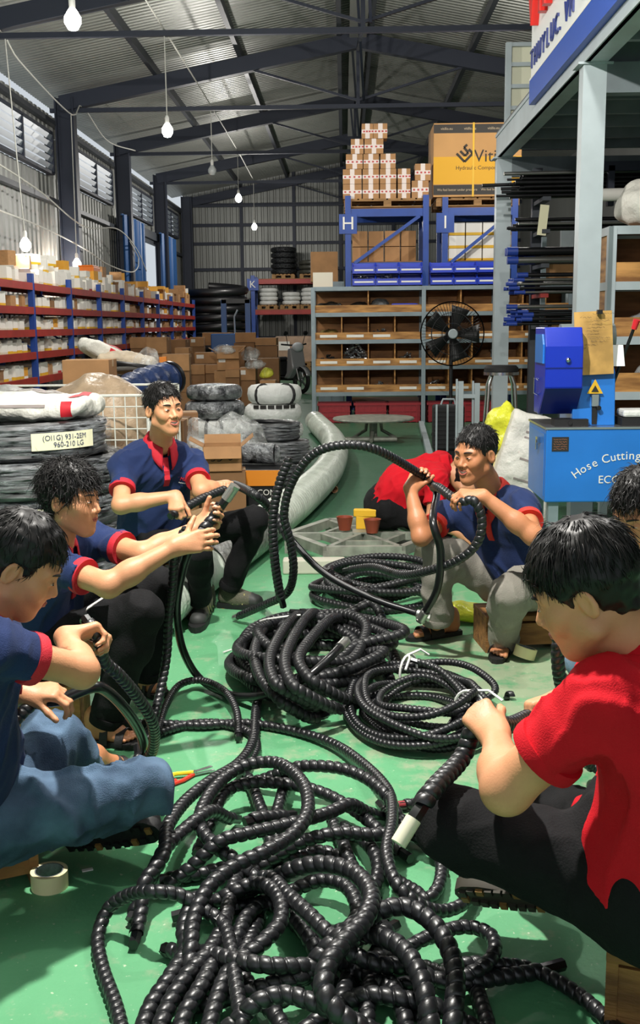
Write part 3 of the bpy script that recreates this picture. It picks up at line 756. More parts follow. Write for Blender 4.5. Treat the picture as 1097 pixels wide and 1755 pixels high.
# red crates on the floor under the shelf
def crate(x, y, label, w=.50, d=.36, h=.31):
    t = thing('crate', label, 'crate', (x, y, 0), group='red plastic crates under the bin shelf')
    b = MB(); k = .012
    b.bb(-w / 2, w / 2, -d / 2, d / 2, 0, k); b.bb(-w / 2, w / 2, d / 2 - k, d / 2, 0, h); b.bb(-w / 2, -w / 2 + k, -d / 2, d / 2, 0, h); b.bb(w / 2 - k, w / 2, -d / 2, d / 2, 0, h); b.bb(-w / 2, w / 2, -d / 2, -d / 2 + k, 0, h)
    b.build('body', m_crate, t, world=False)
    MB().bb(-w / 2 - .012, w / 2 + .012, -d / 2 - .012, -d / 2, h - .04, h).bb(-w / 2 - .012, w / 2 + .012, d / 2, d / 2 + .012, h - .04, h).build('rim', m_crate, t, world=False)
    for i in range(5): MB().bb(-w / 2 + .03 + i * w / 5, -w / 2 + .045 + i * w / 5, -d / 2 - .01, -d / 2, 0, h - .03).build('rib', m_crate, t, world=False)
    for z in (.09, .17): MB().bb(-w / 2, w / 2, -d / 2 - .008, -d / 2, z, z + .012).build('rib', m_crate, t, world=False)
for x, lab in ((-.16, 'red plastic crate under the left end of the bin shelf'), (.40, 'second red plastic crate under the bin shelf'), (.92, 'red plastic crate beside the middle post of the bin shelf'), (1.52, 'red plastic crate right of the middle post of the bin shelf'), (2.06, 'red plastic crate behind the chrome stool')): crate(x, 16.82, lab)
# blue stacking bins on top of the shelf
def hopper(x, y, z, label, w=.34, d=.3, h=.17):
    t = thing('stacking_bin', label, 'bin', (x, y, z), group='blue stacking bins on the bin shelf'); k = .01
    b = MB(); b.bb(-w / 2, w / 2, -d / 2, d / 2, 0, k); b.bb(-w / 2, w / 2, d / 2 - k, d / 2, 0, h); b.bb(-w / 2, w / 2, -d / 2, -d / 2 + k, 0, h * .55)
    for s in (-1, 1): b.prism([(-d / 2, 0), (d / 2, 0), (d / 2, h), (-d / 2 + .1, h), (-d / 2, h * .55)], 'x', s * w / 2 - k / 2, s * w / 2 + k / 2)
    b.build('body', m_binblue, t, world=False)
    MB().bb(-w * .42, w * .42, -d / 2 - .004, -d / 2, h * .28, h * .42).build('label_strip', m_white, t, world=False)
    MB().bb(-w / 2 - .004, w / 2 + .004, -d / 2 - .006, -d / 2 + .004, h * .55, h * .62).build('lip', m_binblue, t, world=False)
for r in range(2):
    for i in range(3):
        hopper(.30 + i * .352, 16.72, 2.065 + r * .175, 'blue stacking bin, %s row, %s from the left, below the H sign' % (('lower', 'upper')[r], ORD[i]))
        hopper(1.47 + i * .352, 16.72, 2.065 + r * .175, 'blue stacking bin, %s row, %s from the left, below the I sign' % (('lower', 'upper')[r], ORD[i]))
heap(.66, 16.72, 2.08, .26, .2, .1, m_steel, 'steel parts showing in a lower blue stacking bin', 40, 9, ln=.04)
heap(.30, 16.72, 2.08, .26, .2, .1, m_steel, 'steel parts showing in the lower left blue stacking bin', 40, 10, ln=.04)
one('sheet_stack', MB().bb(-.47, -.17, 16.75, 16.95, 2.045, 2.28), M('cream_sheet', (214, 208, 190), .6), 'cream board standing on the left end of the bin shelf', 'board', loc=(-.3, 16.85, 2.045))
carton(-.34, 19.0, 2.22, .46, .4, .5, .05, 'brown carton standing behind the left end of the bin shelf', mats=(m_kraft, m_tape))
one('storage_cabinet', MB().bb(-.45, .0, 18.75, 19.3, 0, 2.22).bb(-.43, -.23, 18.735, 18.75, .05, 2.2).bb(-.21, -.02, 18.735, 18.75, .05, 2.2), m_shelfgrey, 'tall grey cabinet hidden behind the bin shelf under a carton', 'cabinet', loc=(-.35, 19.0, 0))
# ---------------- blue pallet racks H and I
RYF, RYK = 17.5, 18.5
def blue_rack(x0, x1, letter, label):
    t = thing('pallet_rack', label, 'rack', ((x0 + x1) / 2, 18, 0))
    for x in (x0, x1):
        for y in (RYF, RYK): MB().bb(x - .045, x + .045, y - .04, y + .04, 0, 3.48 if y == RYF else 3.36).build('upright', m_rackblue, t)
        for i in range(4): MB().bar((x, RYF, .4 + i * .8), (x, RYK, .9 + i * .8), .03).build('brace', m_rackblue, t)
    for z in (3.22, 2.40, 1.5, .2):
        for y in (RYF, RYK): MB().bb(x0 + .045, x1 - .045, y - .025, y + .025, z - .06, z + .06).build('beam', m_rackblue, t)
        MB().bb(x0 + .05, x1 - .05, RYF, RYK, z + .06, z + .075).build('deck', m_plyd, t)
    MB().bar((x0 + .1, RYF - .05, 2.45), (x1 - .1, RYF - .05, 3.16), .05, .05).build('diagonal_brace', m_rackblue, t)
    sg = MB().bb(x0 - .14, x0 + .14, RYF - .06, RYF - .045, 2.90, 3.20).build('sign_plate', m_rackblue, t)
    letters('sign_letter', letter, .28, (x0, RYF - .066, 3.05), (1, 0, 0), (0, 0, 1), m_white, sg, .003)
    return t
blue_rack(.07, 1.29, 'H', 'blue pallet rack bay with the H sign above the blue bins')
blue_rack(1.59, 2.68, 'I', 'blue pallet rack bay with the I sign above the blue bins')
pallet(.69, 18.0, 3.305, 1.36, 1.0, 'wooden pallet under the white-taped cartons on the H rack')
pallet(2.10, 18.0, 3.305, 1.3, 1.0, 'wooden pallet under the big yellow carton on the I rack')
# taped cartons on the H pallet
def taped_box(x, y, z, w, d, h, label, g='white-taped cartons on the H rack'):
    t = thing('carton', label, 'carton', (x, y, z), 0, g)
    MB().bb(-w / 2, w / 2, -d / 2, d / 2, 0, h).build('body', m_kraft, t, world=False)
    MB().bb(-.035, .035, -d / 2 - .002, d / 2 + .002, -.0, h + .002).build('tape', m_tapew, t, world=False)
    MB().bb(-w / 2 - .002, w / 2 + .002, -d / 2 - .003, d / 2 + .003, h * .35, h * .6).build('tape', m_tapew, t, world=False)
    for i in range(4): MB().bb(-w / 2 + .02 + i * w / 4, -w / 2 + .05 + i * w / 4, -d / 2 - .0045, -d / 2 - .003, h * .42, h * .53).build('tape_print', M('red_tape_print', (186, 60, 60), .5), t, world=False)
rowsH = [(0, [(.12, .30), (.41, .26), (.68, .26), (.93, .2)]), (1, [(.12, .30), (.41, .26), (.68, .26), (.93, .2)]), (2, [(.16, .28), (.41, .26), (.68, .24)]), (3, [(.20, .2), (.46, .3)]), (4, [(.36, .18), (.56, .22)])]
HW = ['bottom', 'second', 'third', 'fourth', 'top']
for r, cols in rowsH:
    for i, (x, w) in enumerate(cols):
        hh = .224
        taped_box(x + .02, 17.68, 3.438 + r * .226, w * .97, .30, hh * .985, 'white-taped brown carton, %s row, %s from the left on the H pallet' % (HW[r], ORD[i]))
        if r < 2: taped_box(x + .02, 18.02, 3.438 + r * .226, w * .97, .30, hh * .985, 'brown taped carton behind the %s row, %s from the left, H pallet' % (HW[r], ORD[i]))
taped_box(1.20, 17.66, 3.438, .26, .3, .26, 'brown taped carton at the right end of the H pallet, lower'); taped_box(1.24, 17.64, 3.700, .24, .28, .25, 'brown taped carton tilted at the right end of the H pallet, upper')
# the big yellow carton with the printed logo
def vitillo():
    x0, x1, y0, y1, z0, z1 = 1.40, 2.76, 17.45, 18.5, 3.44, 4.54
    t = thing('carton', 'large kraft and yellow carton printed Vitillo on the I rack', 'carton', ((x0 + x1) / 2, 18, z0))
    MB().bb(x0, x1, y0, y1, z0, z1).build('body', M('kraft_print_tan', (196, 148, 92), .75, 0, .06, 3), t, bevel=.006)
    zs = z0 + .19
    MB().bb(x0, x1, y0 - .003, y0, zs, z0 + .60).build('yellow_field', M('yellow_field_print', (222, 166, 40), .7), t)
    for za, zb in ((z0 + .03, z0 + .18), (z1 - .15, z1 - .02)): MB().bb(x0, x1, y0 - .003, y0, za, zb).build('dark_band', M('dark_band_print', (56, 52, 48), .7), t)
    n = M('logo_print', (52, 44, 34), .7); f = (x0 + x1) / 2
    letters('printed_name', 'Vitillo', .26, (f + .25, y0 - .005, z0 + .60), (1, 0, 0), (0, 0, 1), n, t, .001)
    letters('printed_line', 'Hydraulic Components', .082, (f + .05, y0 - .005, z0 + .43), (1, 0, 0), (0, 0, 1), n, t, .0005)
    for x in (x0 + .2, x0 + .56, x0 + .92, x0 + 1.25): letters('printed_web', 'vitillo.eu', .055, (x, y0 - .005, z1 - .085), (1, 0, 0), (0, 0, 1), M('pale_print2', (190, 170, 140), .7), t)
    for x in (x0 + .37, x0 + 1.05): letters('printed_slogan', 'We feel better under pressure', .05, (x, y0 - .005, z0 + .105), (1, 0, 0), (0, 0, 1), M('pale_print2', (190, 170, 140), .7), t)
    cx, cz, s = x0 + .48, z0 + .64, .125                                    # folded diamond mark
    mb = MB()
    def seg(a, b): mb.bar((cx + a[0] * s, y0 - .004, cz + a[1] * s), (cx + b[0] * s, y0 - .004, cz + b[1] * s), .036, .003, up=(0, 1, 0))
    for a, b in (((-1, .05), (0, -.95)), ((0, -.95), (1, .05)), ((-.55, .35), (.05, -.25)), ((.05, -.25), (.45, .15)), ((-.1, .75), (.45, .15)), ((-.1, .75), (.3, 1.1)), ((.5, .55), (1, .05))): seg(a, b)
    mb.build('printed_mark', n, t)
    MB().bb(x0 + .60, x0 + .63, y0 - .008, y0 - .005, z0, z1).bb(x0 + .60, x0 + .63, y0 - .005, y1, z1, z1 + .003).build('strap', m_yellow, t)
vitillo()
# cartons on the lower decks
for r in range(2):
    for i in range(4): carton(.26 + i * .26, 17.95 + .03 * (i % 2), 2.477 + r * .25, .24, .3, .24, 0, 'plain brown carton, %s row, %s from the left behind the H diagonal' % (('lower', 'upper')[r], ORD[i]), 'brown cartons inside the H rack')
carton(.30, 17.72, 3.08, .2, .22, .2, .0, 'amber-taped carton high inside the H rack', mats=(m_kraft, m_yellow)) if False else None
for r in range(3):
    for i in range(4):
        o = _pb[0].copy(); COL.objects.link(o); o.name = 'carton'; o.location = (1.80 + i * .27, 17.85, 2.477 + r * .2); o.scale = (.25, .3, .195)
        tag(o, 'white carton with yellow base, %s row, %s from the left inside the I rack' % (('bottom', 'middle', 'upper')[r], ORD[i]), 'carton', 'white cartons inside the I rack')
# ---------------- far K rack, coils, pipes
t = thing('pallet_rack', 'far red-beamed rack with the K sign against the back wall', 'rack', (-1.7, 34.2, 0))
for x in (-2.78, -.5):
    for y in (33.6, 34.7): MB().bb(x - .06, x + .06, y - .05, y + .05, 0, 3.0).build('upright', m_rackblue, t)
for z in (2.82, 1.9, .3):
    for y in (33.6, 34.7): MB().bb(-2.72, -.56, y - .03, y + .03, z - .08, z + .06).build('beam', m_rackred, t)
    MB().bb(-2.72, -.56, 33.6, 34.7, z + .06, z + .08).build('deck', m_plyd, t)
sg = MB().bb(-2.95, -2.6, 33.50, 33.53, 2.55, 2.9).build('sign_plate', m_rackblue, t); letters('sign_letter', 'K', .3, (-2.78, 33.49, 2.72), (1, 0, 0), (0, 0, 1), m_white, sg, .003)
def coil(x, y, z, R, r, mat, label, group, h=None, n=28, straps=None, turns=2, squash=1.0):
    """a wrapped coil lying flat: padded ring with straps"""
    t = thing('hose_coil', label, 'coil', (x, y, z), 0, group); h = h or 2 * r
    mb = MB(); m = 12; vs = []
    for i in range(n):
        a = 2 * pi * i / n; rr = R - r + .012 * math.sin(3 * a + x * 7)
        for k in range(m):
            b = 2 * pi * k / m; ex = .7
            cx = math.copysign(abs(math.cos(b)) ** ex, math.cos(b)) * r; cz = math.copysign(abs(math.sin(b)) ** ex, math.sin(b)) * h / 2
            vs.append(((rr + cx) * math.cos(a), (rr + cx) * math.sin(a), h / 2 + cz))
    mb.add(vs, [(i * m + k, ((i + 1) % n) * m + k, ((i + 1) % n) * m + (k + 1) % m, i * m + (k + 1) % m) for i in range(n) for k in range(m)])
    mb.build('wrapped_ring', mat, t, True, world=False, sharp=False)
    if straps:
        for a in straps:
            ms = MB(); c, s_ = math.cos(a), math.sin(a); pts = []
            for k in range(14):
                b = 2 * pi * k / 14; rr = R - r + math.cos(b) * (r + .006); pts.append((rr * c, rr * s_, h / 2 + math.sin(b) * (h / 2 + .004)))
            ms.tube(pts, .018, 5, closed=True); ms.build('strap', m_blackm, t, world=False)
    return t
m_wrapw = M('white_wrap', (224, 226, 222), .55, 0, .12, 6, .6, 18)
m_wrapg = M('silver_film_wrap', (150, 154, 156), .22, .3, .5, 12, 1.0, 30, rgb2=(60, 62, 66))
m_wrapb = M('black_film_wrap', (44, 46, 48), .22, 0, .6, 14, 1.0, 30, stretch=(1, 1, 4))
for xi, xx in enumerate((-2.35, -1.65, -1.05)):
    pallet(xx, 34.1, 1.98, .62, .9, '%s small pallet on the lower deck of the K rack' % ORD[xi])
    for k in range((4, 3, 4)[xi]): coil(xx + .02 * (k % 2), 34.1, 2.115 + k * .13, .28, .10, m_wrapw, '%s white wrapped coil from the bottom in the %s stack on the K rack' % (ORD[k], ORD[xi]), 'white wrapped coils on the K rack', h=.13)
pallet(-1.85, 34.1, 2.9, .7, .9, 'small pallet under the tall black coil stack on the K rack'); pallet(-.95, 34.1, 2.9, .8, .9, 'small pallet under the low dark coils on the K rack')
for k in range(5): coil(-1.85, 34.1, 3.035 + k * .165, .40, .13, m_wrapb, '%s black coil from the bottom in the tall stack above the K rack' % ORD[k], 'black coils on top of the K rack', h=.165)
for k in range(3): coil(-.95, 34.1, 3.035 + k * .14, .44, .13, M('olive_coil', (70, 70, 62), .4, 0, .3, 10), '%s olive coil from the bottom in the low stack above the K rack' % ORD[k], 'olive coils on top of the K rack', h=.14)
pallet(-1.6, 33.0, 0, 1.2, 1.0, 'pallet in front of the K rack'); pallet(-1.6, 33.0, .14, 1.2, 1.0, 'second pallet of the low stack in front of the K rack'); pallet(-1.6, 33.0, .28, 1.2, 1.0, 'third pallet of the low stack in front of the K rack')
carton(-1.5, 33.0, .415, 1.1, .8, .75, 0, 'film-wrapped carton on the low pallet stack before the K rack', mats=(M('wrapped_card', (170, 138, 110), .3, 0, .2, 6), m_tape), sticker=True)
pts = [(-3.75 + (.88 + .04 * math.sin(a * .33)) * math.cos(a), 31.9 + .8 * math.sin(a), .118 + .262 * a / (2 * pi) + .05 * (math.sin(a + .1 * a) + 1) * min(1, a / 6)) for a in np.linspace(0, 9.3 * 2 * pi, 330)]
one('pipe_coil', MB().tube(pts, .115, 10), m_black, 'tall coil of thick black pipe by the far end of the red rack', 'pipe', smooth=True, loc=(-3.75, 31.9, 0))
# blue hand stacker
t = thing('stacker_truck', 'blue hand stacker with twin mast behind the cartons', 'stacker', (-2.5, 25, 0))
for x in (-2.75, -2.2): MB().bb(x - .06, x + .06, 25.0, 25.12, .08, 2.08).build('mast_rail', M('stacker_blue', (22, 84, 150), .4), t)
MB().bb(-2.8, -2.15, 25.0, 25.1, 2.0, 2.1).bb(-2.8, -2.15, 25.0, 25.1, 1.0, 1.06).build('mast_crossbar', m_black, t); MB().bb(-3.0, -2.05, 24.5, 25.0, .9, 1.32).build('battery_box', M('stacker_blue', (22, 84, 150), .4), t, bevel=.02)
MB().bb(-2.9, -2.1, 24.55, 25.6, .0, .9).build('chassis', m_blackm, t)
for s in (-2.7, -2.3): MB().cyl((s - .04, 24.7, .08), (s + .04, 24.7, .08), .08, n=14).build('wheel', m_rub, t, True)
MB().tube([(-2.5, 25.0, 1.3), (-2.5, 24.9, 1.7), (-2.42, 24.9, 1.85)], .02, 8).build('handle', m_lgrey, t, True)
# ---------------- scooter
def scooter():
    c = U(489, 640, 24.5); c.z = 0; t = thing('motorbike', 'parked scooter with silver front and black tyres beside the cartons', 'motorbike', c, math.radians(38))
    def part(n, mb, m, **k): return mb.build(n, m, t, world=False, **k)
    sil = M('scooter_silver', (176, 178, 180), .3, .4); blk = m_black
    for y, nm in ((-.62, 'front_wheel'), (.60, 'rear_wheel')):
        mb = MB(); mb.tube([(0, y + .25 * math.cos(a), .29 + .25 * math.sin(a)) for a in np.linspace(0, 2 * pi, 26, endpoint=False)], .048, 8, closed=True); w = part(nm, mb, m_rub, smooth=True)
        mb = MB(); mb.cyl((-.03, y, .29), (.03, y, .29), .05, n=12)
        for k in range(5): a = k * 2 * pi / 5; mb.bar((0, y, .29), (0, y + .23 * math.cos(a), .29 + .23 * math.sin(a)), .03)
        mb.build('rim', m_steel, w, world=False)
    for s in (-.07, .07): part('fork', MB().cyl((s, -.62, .29), (s * .8, -.42, .85), .022, n=10), m_steel, smooth=True)
    mb = MB(); vs = []; n = 12
    for i in range(n + 1):
        a = math.radians(20 + i * 120 / n)
        for x in (-.07, .07): vs.append((x, -.62 - .32 * math.cos(a) * -1 * -1, .29 + .32 * math.sin(a)))
    mb.add(vs, [(2 * i, 2 * i + 2, 2 * i + 3, 2 * i + 1) for i in range(n)]); o = part('front_fender', mb, sil, smooth=True); o.modifiers.new('thickness', 'SOLIDIFY').thickness = .015
    part('leg_shield', MB().prism([(-.56, .55), (-.45, 1.0), (-.36, 1.0), (-.30, .45), (-.18, .32), (-.36, .32)], 'x', -.19, .19), sil, bevel=.04)
    part('headlamp', MB().sph((0, -.5, 1.02), .13, 14, 10, (1.1, .8, .8)), M('lamp_glass', (210, 216, 220), .1), smooth=True)
    part('handlebar', MB().tube([(-.34, -.34, 1.08), (-.15, -.42, 1.06), (.15, -.42, 1.06), (.34, -.34, 1.08)], .018, 8), blk, smooth=True)
    for s in (-1, 1):
        m_ = part('mirror', MB().tube([(s * .2, -.4, 1.07), (s * .26, -.42, 1.28)], .008, 6).sph((s * .27, -.42, 1.32), .07, 10, 8, (1, .25, .7)), blk, smooth=True)
    part('floor_board', MB().bb(-.17, .17, -.32, .15, .28, .36), blk, bevel=.02)
    part('rear_body', MB().prism([(.05, .35), (.1, .72), (.75, .80), (.95, .72), (.7, .5), (.3, .32)], 'x', -.16, .16), M('scooter_black', (26, 26, 28), .25), bevel=.04)
    part('seat', MB().prism([(.06, .72), (.1, .80), (.45, .78), (.85, .86), (.9, .80), (.5, .72)], 'x', -.14, .14), m_blackm, bevel=.03)
    part('exhaust', MB().cyl((.17, .3, .3), (.19, .85, .38), .045, .06, 12), m_steel, smooth=True)
    part('kick_stand', MB().bar((-.1, .2, .3), (-.2, .25, .01), .02), blk)
scooter()
# ---------------- heap of brown cartons on the floor
def carton_px(x0, x1, y0, y1, Y, label, d=.4, rz=0.0, base=True, **k):
    a = U(x0, y1, Y); b = U(x1, y0, Y); w = b.x - a.x; h = b.z - a.z
    carton((a.x + b.x) / 2, Y + d / 2, a.z, w, d, h, rz, label, 'brown cartons heaped before the racks', **k)
    if base and a.z > .05:
        n = max(1, int(round(a.z / .45)))
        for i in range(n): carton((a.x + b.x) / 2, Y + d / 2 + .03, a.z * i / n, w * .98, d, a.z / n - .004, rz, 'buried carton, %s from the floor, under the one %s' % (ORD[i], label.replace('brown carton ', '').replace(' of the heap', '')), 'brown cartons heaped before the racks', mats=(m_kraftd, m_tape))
HEAP = [(325, 348, 578, 594, 24.2, 'at the back left of the heap'), (348, 396, 570, 592, 24.8, 'wide at the back of the heap'), (402, 437, 570, 587, 23.6, 'on top in the middle of the heap'), (402, 437, 587.5, 604, 23.6, 'second from the top of the middle'),
        (438, 474, 579, 592, 23.0, 'flat on top at the right of the heap'), (438, 475, 592.5, 613, 23.0, 'large at the right of the heap'), (333, 374, 604, 623, 21.6, 'with a white sticker in front'), (318, 351, 625, 642, 20.8, 'low in the front left of the heap'), (352, 384, 625, 640, 20.9, 'low in the front middle of the heap'),
        (376, 419, 593, 604, 22.6, 'under loose film in the heap'), (386, 410, 634, 647, 20.2, 'small at the foot of the heap'), (411, 438, 630, 652, 20.4, 'with a white sticker low down'), (223, 251, 578, 597, 21.2, 'at the left of the heap by the rack'), (252, 286, 578, 606, 20.6, 'tall beside the red rack'),
        (287, 319, 582, 607, 21.8, 'between the rack and the heap'), (277, 322, 607, 636, 18.6, 'broad in the left front of the heap'), (300, 324, 596, 606.5, 20.6, 'flat behind the broad one'), (440, 478, 614, 655, 21.8, 'dark and tall at the right')]
for i, (x0, x1, y0, y1, Y, d_) in enumerate(HEAP):
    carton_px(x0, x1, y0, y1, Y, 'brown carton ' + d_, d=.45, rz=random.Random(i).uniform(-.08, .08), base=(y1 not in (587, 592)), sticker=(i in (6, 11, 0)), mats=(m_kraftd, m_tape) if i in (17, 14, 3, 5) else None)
cc = U(390, 618, 20.5); carton(cc.x, 20.6, cc.z - .18, .42, .38, .34, .1, 'open brown carton with clear film hanging out in the heap', 'brown cartons heaped before the racks', flaps=True, sticker=True)
carton(cc.x, 20.62, 0, .5, .42, cc.z - .19, .0, 'brown carton under the open carton in the heap', 'brown cartons heaped before the racks')
for i, (px_, py_, Y, r3, lab) in enumerate(((385, 600, 20.5, (.22, .2, .10), 'clear film bag spilling from the open carton'), (430, 608, 20.9, (.17, .18, .14), 'puffed clear plastic bag on the heap'), (437, 625, 20.2, (.20, .15, .10), 'crumpled clear plastic bag low on the heap'))):
    c = U(px_, py_, Y); bag('plastic_bag', c, r3, m_bagclear, lab, seed=i, amp=.04)
carton_px(446, 472, 652, 690, 19.5, 'brown carton under the small yellow bag', d=.4, base=True)
c = U(458, 641, 19.7); bag('plastic_bag', c, (.13, .12, .10), M('yellow_film', (206, 206, 70), .35, 0, .3, 9, .8, 25), 'small yellow plastic bag beside the dark cartons', seed=9)
# ================================================================== left and middle ground
m_hoseblk = M('hose_black_rubber', (26, 27, 29), .42)
m_note = M('cream_note', (236, 232, 196), .65)
m_ink = M('blue_ink', (52, 58, 96), .6)
m_filmd = film_mat('thin_film', (205, 210, 214), .86, .14, 9, .9, (1, 1, 9))
def film_coil(x, y, z, R, h, label, seed, note=None, film=None, dark=None):
    """hose coil in stretch film: the hoops inside and the film around them"""
    t = thing('hose_coil', label, 'coil', (x, y, z), 0, 'film-wrapped hose coils stacked at the left'); rn = random.Random(seed)
    r = h / 8.4
    for k in range(4):
        for q in range(2):
            R2 = R - r - .012 - q * 2.1 * r - rn.random() * .01; zz = h * .5 + (k - 1.5) * 2.05 * r
            mb = MB(); mb.tube([(R2 * math.cos(a), R2 * math.sin(a), zz + .006 * math.sin(2 * a + k)) for a in np.linspace(0, 2 * pi, 40, endpoint=False)], r, 8, closed=True); mb.build('hose_turn', dark or m_hoseblk, t, True, world=False)
    mb = MB(); n = 56; prof = [(R - 4.4 * r, h * .06), (R - 2 * r, .0), (R - .02, h * .03), (R + .004, h * .16), (R + .008, h * .5), (R + .004, h * .86), (R - .02, h * .985), (R - 2 * r, h * 1.01), (R - 4.6 * r, h * .95)]
    vs = []
    for i in range(n):
        a = 2 * pi * i / n
        for rr, zz in prof: w = 1 + .010 * math.sin(5 * a + seed) + rn.uniform(-.006, .006); vs.append((rr * w * math.cos(a), rr * w * math.sin(a), zz))
    m = len(prof); mb.add(vs, [(i * m + k, ((i + 1) % n) * m + k, ((i + 1) % n) * m + k + 1, i * m + k + 1) for i in range(n) for k in range(m - 1)])
    mb.build('stretch_film', film or m_filmd, t, True, world=False, sharp=False)
    if note:
        a0, a1, lines = note; mb = MB(); nn = 12; vs = []
        for i in range(nn + 1):
            a = a0 + (a1 - a0) * i / nn
            for zz in (h * .32, h * .78): vs.append(((R + .014) * math.cos(a), (R + .014) * math.sin(a), zz))
        mb.add(vs, [(2 * i, 2 * i + 2, 2 * i + 3, 2 * i + 1) for i in range(nn)]); o = mb.build('note_strip', m_note, t, world=False)
        am = (a0 + a1) / 2; xd = Vector((-math.sin(am), math.cos(am), 0))
        for li, (tx, dx) in enumerate(lines):
            vs, fs = text_mesh(tx, h * .20, 0); mm = MB(); R3 = R + .017
            mm.add([(R3 * math.cos(am + (v.x + dx) / R3), R3 * math.sin(am + (v.x + dx) / R3), h * (.64 - .19 * li) + v.y) for v in vs], fs); mm.build('handwriting', m_ink, o, world=False)
    return t
SX, SY = -1.86, 6.15
film_coil(SX, SY, 0, .58, .2, 'film-wrapped hose coil at the bottom of the left stack', 1)
film_coil(SX, SY, .2, .58, .2, 'film-wrapped hose coil second from the bottom of the left stack', 2)
film_coil(SX + .0, SY, .40, .57, .19, 'film-wrapped hose coil with a cream note in the middle of the left stack', 3, (-1.75, -1.10, (('(OI1GII)', 0), ('4SP', .06))))
film_coil(SX + .0, SY, .59, .60, .2, 'broad film-wrapped hose coil second from the top of the left stack', 4)
film_coil(SX - .04, SY, .79, .54, .2, 'film-wrapped hose coil on top of the left stack with a handwritten note', 5, (-1.12, -.42, (('(OI1G) 931-2EM', 0), ('960-210 LG', .02))))
def sack(name, c, r3, rz, mat, label, tilt=0.0, seed=0, prints=None, stand=False):
    """filled sack: pillow shape with seams and print"""
    c = Vector(c); R = RZ(rz) @ RY(tilt) @ (RX(pi / 2) if stand else Matrix.Identity(3)); s = SDF(-np.array(r3) * 1.15, np.array(r3) * 1.15, .012)
    s.rbox((0, 0, 0), (r3[0] * .86, r3[1] * .80, r3[2] * .12), r3[2] * .55, np.eye(3), 0); s.ell((0, 0, 0), (r3[0] * .9, r3[1] * .9, r3[2]), .05)
    s.noise(.014, 11, seed); s.noise(.008, 24, seed + 1)
    V, Q = s.mesh(1); t = thing(name, label, 'sack', c - Vector((0, 0, r3[1] * .98 if stand else r3[2] * .6)), 0)
    Rn = np.array(R); o = mesh_np('sack_body', V @ Rn.T + np.array(c), Q, mat, t, True)
    from mathutils.bvhtree import BVHTree
    bv = BVHTree.FromPolygons([Vector(v) for v in V], [tuple(f) for f in Q])
    for (u0, u1, v0, v1, m_, up) in (prints or []):
        vs = []; nx, ny = 8, 6
        for i in range(nx + 1):
            for j in range(ny + 1):
                a, b = (u0 + (u1 - u0) * i / nx) * r3[0], (v0 + (v1 - v0) * j / ny)
                h = bv.ray_cast(Vector((a, b * r3[1], 1)), Vector((0, 0, -1)))[0] if up else bv.ray_cast(Vector((a, -1, b * r3[2])), Vector((0, 1, 0)))[0]
                if h is None: h = Vector((a, b * r3[1], 0)) if up else Vector((a, 0, b * r3[2]))
                h = h + (Vector((0, 0, .004)) if up else Vector((0, -.004, 0))); vs.append(tuple(Rn @ np.array(h) + np.array(c)))
        mb = MB(); mb.add(vs, [(i * (ny + 1) + j, (i + 1) * (ny + 1) + j, (i + 1) * (ny + 1) + j + 1, i * (ny + 1) + j + 1) for i in range(nx) for j in range(ny)]); mb.build('sack_print', m_, t, True)
    return t
m_redprint = M('sack_red_print', (196, 30, 44), .6)
m_ltxt = M('sack_grey_print', (150, 140, 136), .6)
sk = sack('rice_sack', (SX + .02, 6.2, 1.055), (.42, .26, .085), -.1, m_sack, 'white rice sack with red print lying on the left coil stack', 0, 2,
     [(.72, .86, -.6, .6, m_redprint, True), (-.75, -.45, -.5, -.2, m_redprint, True), (-.3, .5, .3, .42, m_ltxt, True), (-.3, .5, 0, .12, m_ltxt, True), (.72, .86, -.5, .5, m_redprint, False), (-.2, .5, .1, .3, m_ltxt, False)])
# white wire-mesh cage with bags
cg = thing('wire_cage', 'white wire mesh cage behind the smiling man', 'cage', (-1.95, 7.7, 0)); m_wirew = M('white_wire', (214, 216, 206), .4)
CX0, CX1, CY0, CY1, CZ0, CZ1 = -2.75, -1.28, 7.0, 8.3, .12, 1.06
for x in np.arange(CX0, CX1 + .01, .0735): MB().cyl((x, CY0, CZ0), (x, CY0, CZ1), .0045, n=6).build('wire', m_wirew, cg)
for z in np.arange(CZ0, CZ1 + .01, .0723): MB().cyl((CX0, CY0, z), (CX1, CY0, z), .0045, n=6).build('wire', m_wirew, cg)
for y in np.arange(CY0 + .1, CY1 + .01, .1): MB().cyl((CX1, y, CZ0), (CX1, y, CZ1), .0045, n=6).build('wire', m_wirew, cg)
for z in np.arange(CZ0, CZ1 + .01, .0723): MB().cyl((CX1, CY0, z), (CX1, CY1, z), .0045, n=6).build('wire', m_wirew, cg)
fr_ = MB()
for z in (CZ0, CZ1): fr_.tube([(CX0, CY0, z), (CX1, CY0, z), (CX1, CY1, z), (CX0, CY1, z)], .009, 8, closed=True)
for x, y in ((CX0, CY0), (CX1, CY0), (CX1, CY1), (CX0, CY1)): fr_.cyl((x, y, 0), (x, y, CZ1), .012, n=8)
fr_.build('cage_frame', m_wirew, cg, True); MB().bb(CX0, CX1, CY0, CY1, CZ0 - .02, CZ0).build('cage_floor', m_pallet, cg)
bag('sack', (-1.75, 7.6, .80), (.42, .40, .36), M('brown_clear_sack', (168, 146, 120), .35, 0, .2, 6, .6, 20), 'brown goods in a clear bulging bag inside the wire cage', seed=3, amp=.05, freq=5)
bag('sack', (-2.4, 7.65, .75), (.33, .40, .34), M('grey_sack', (150, 150, 146), .4, 0, .2, 6, .6, 20), 'grey bulging bag at the left inside the wire cage', seed=6, amp=.05, freq=5)
bag('sack', (-1.45, 7.3, .34), (.15, .2, .2), M('white_red_sack', (212, 196, 192), .5, 0, .9, 6, rgb2=(186, 40, 52)), 'white and red plastic bag low in the wire cage', seed=8, amp=.03)
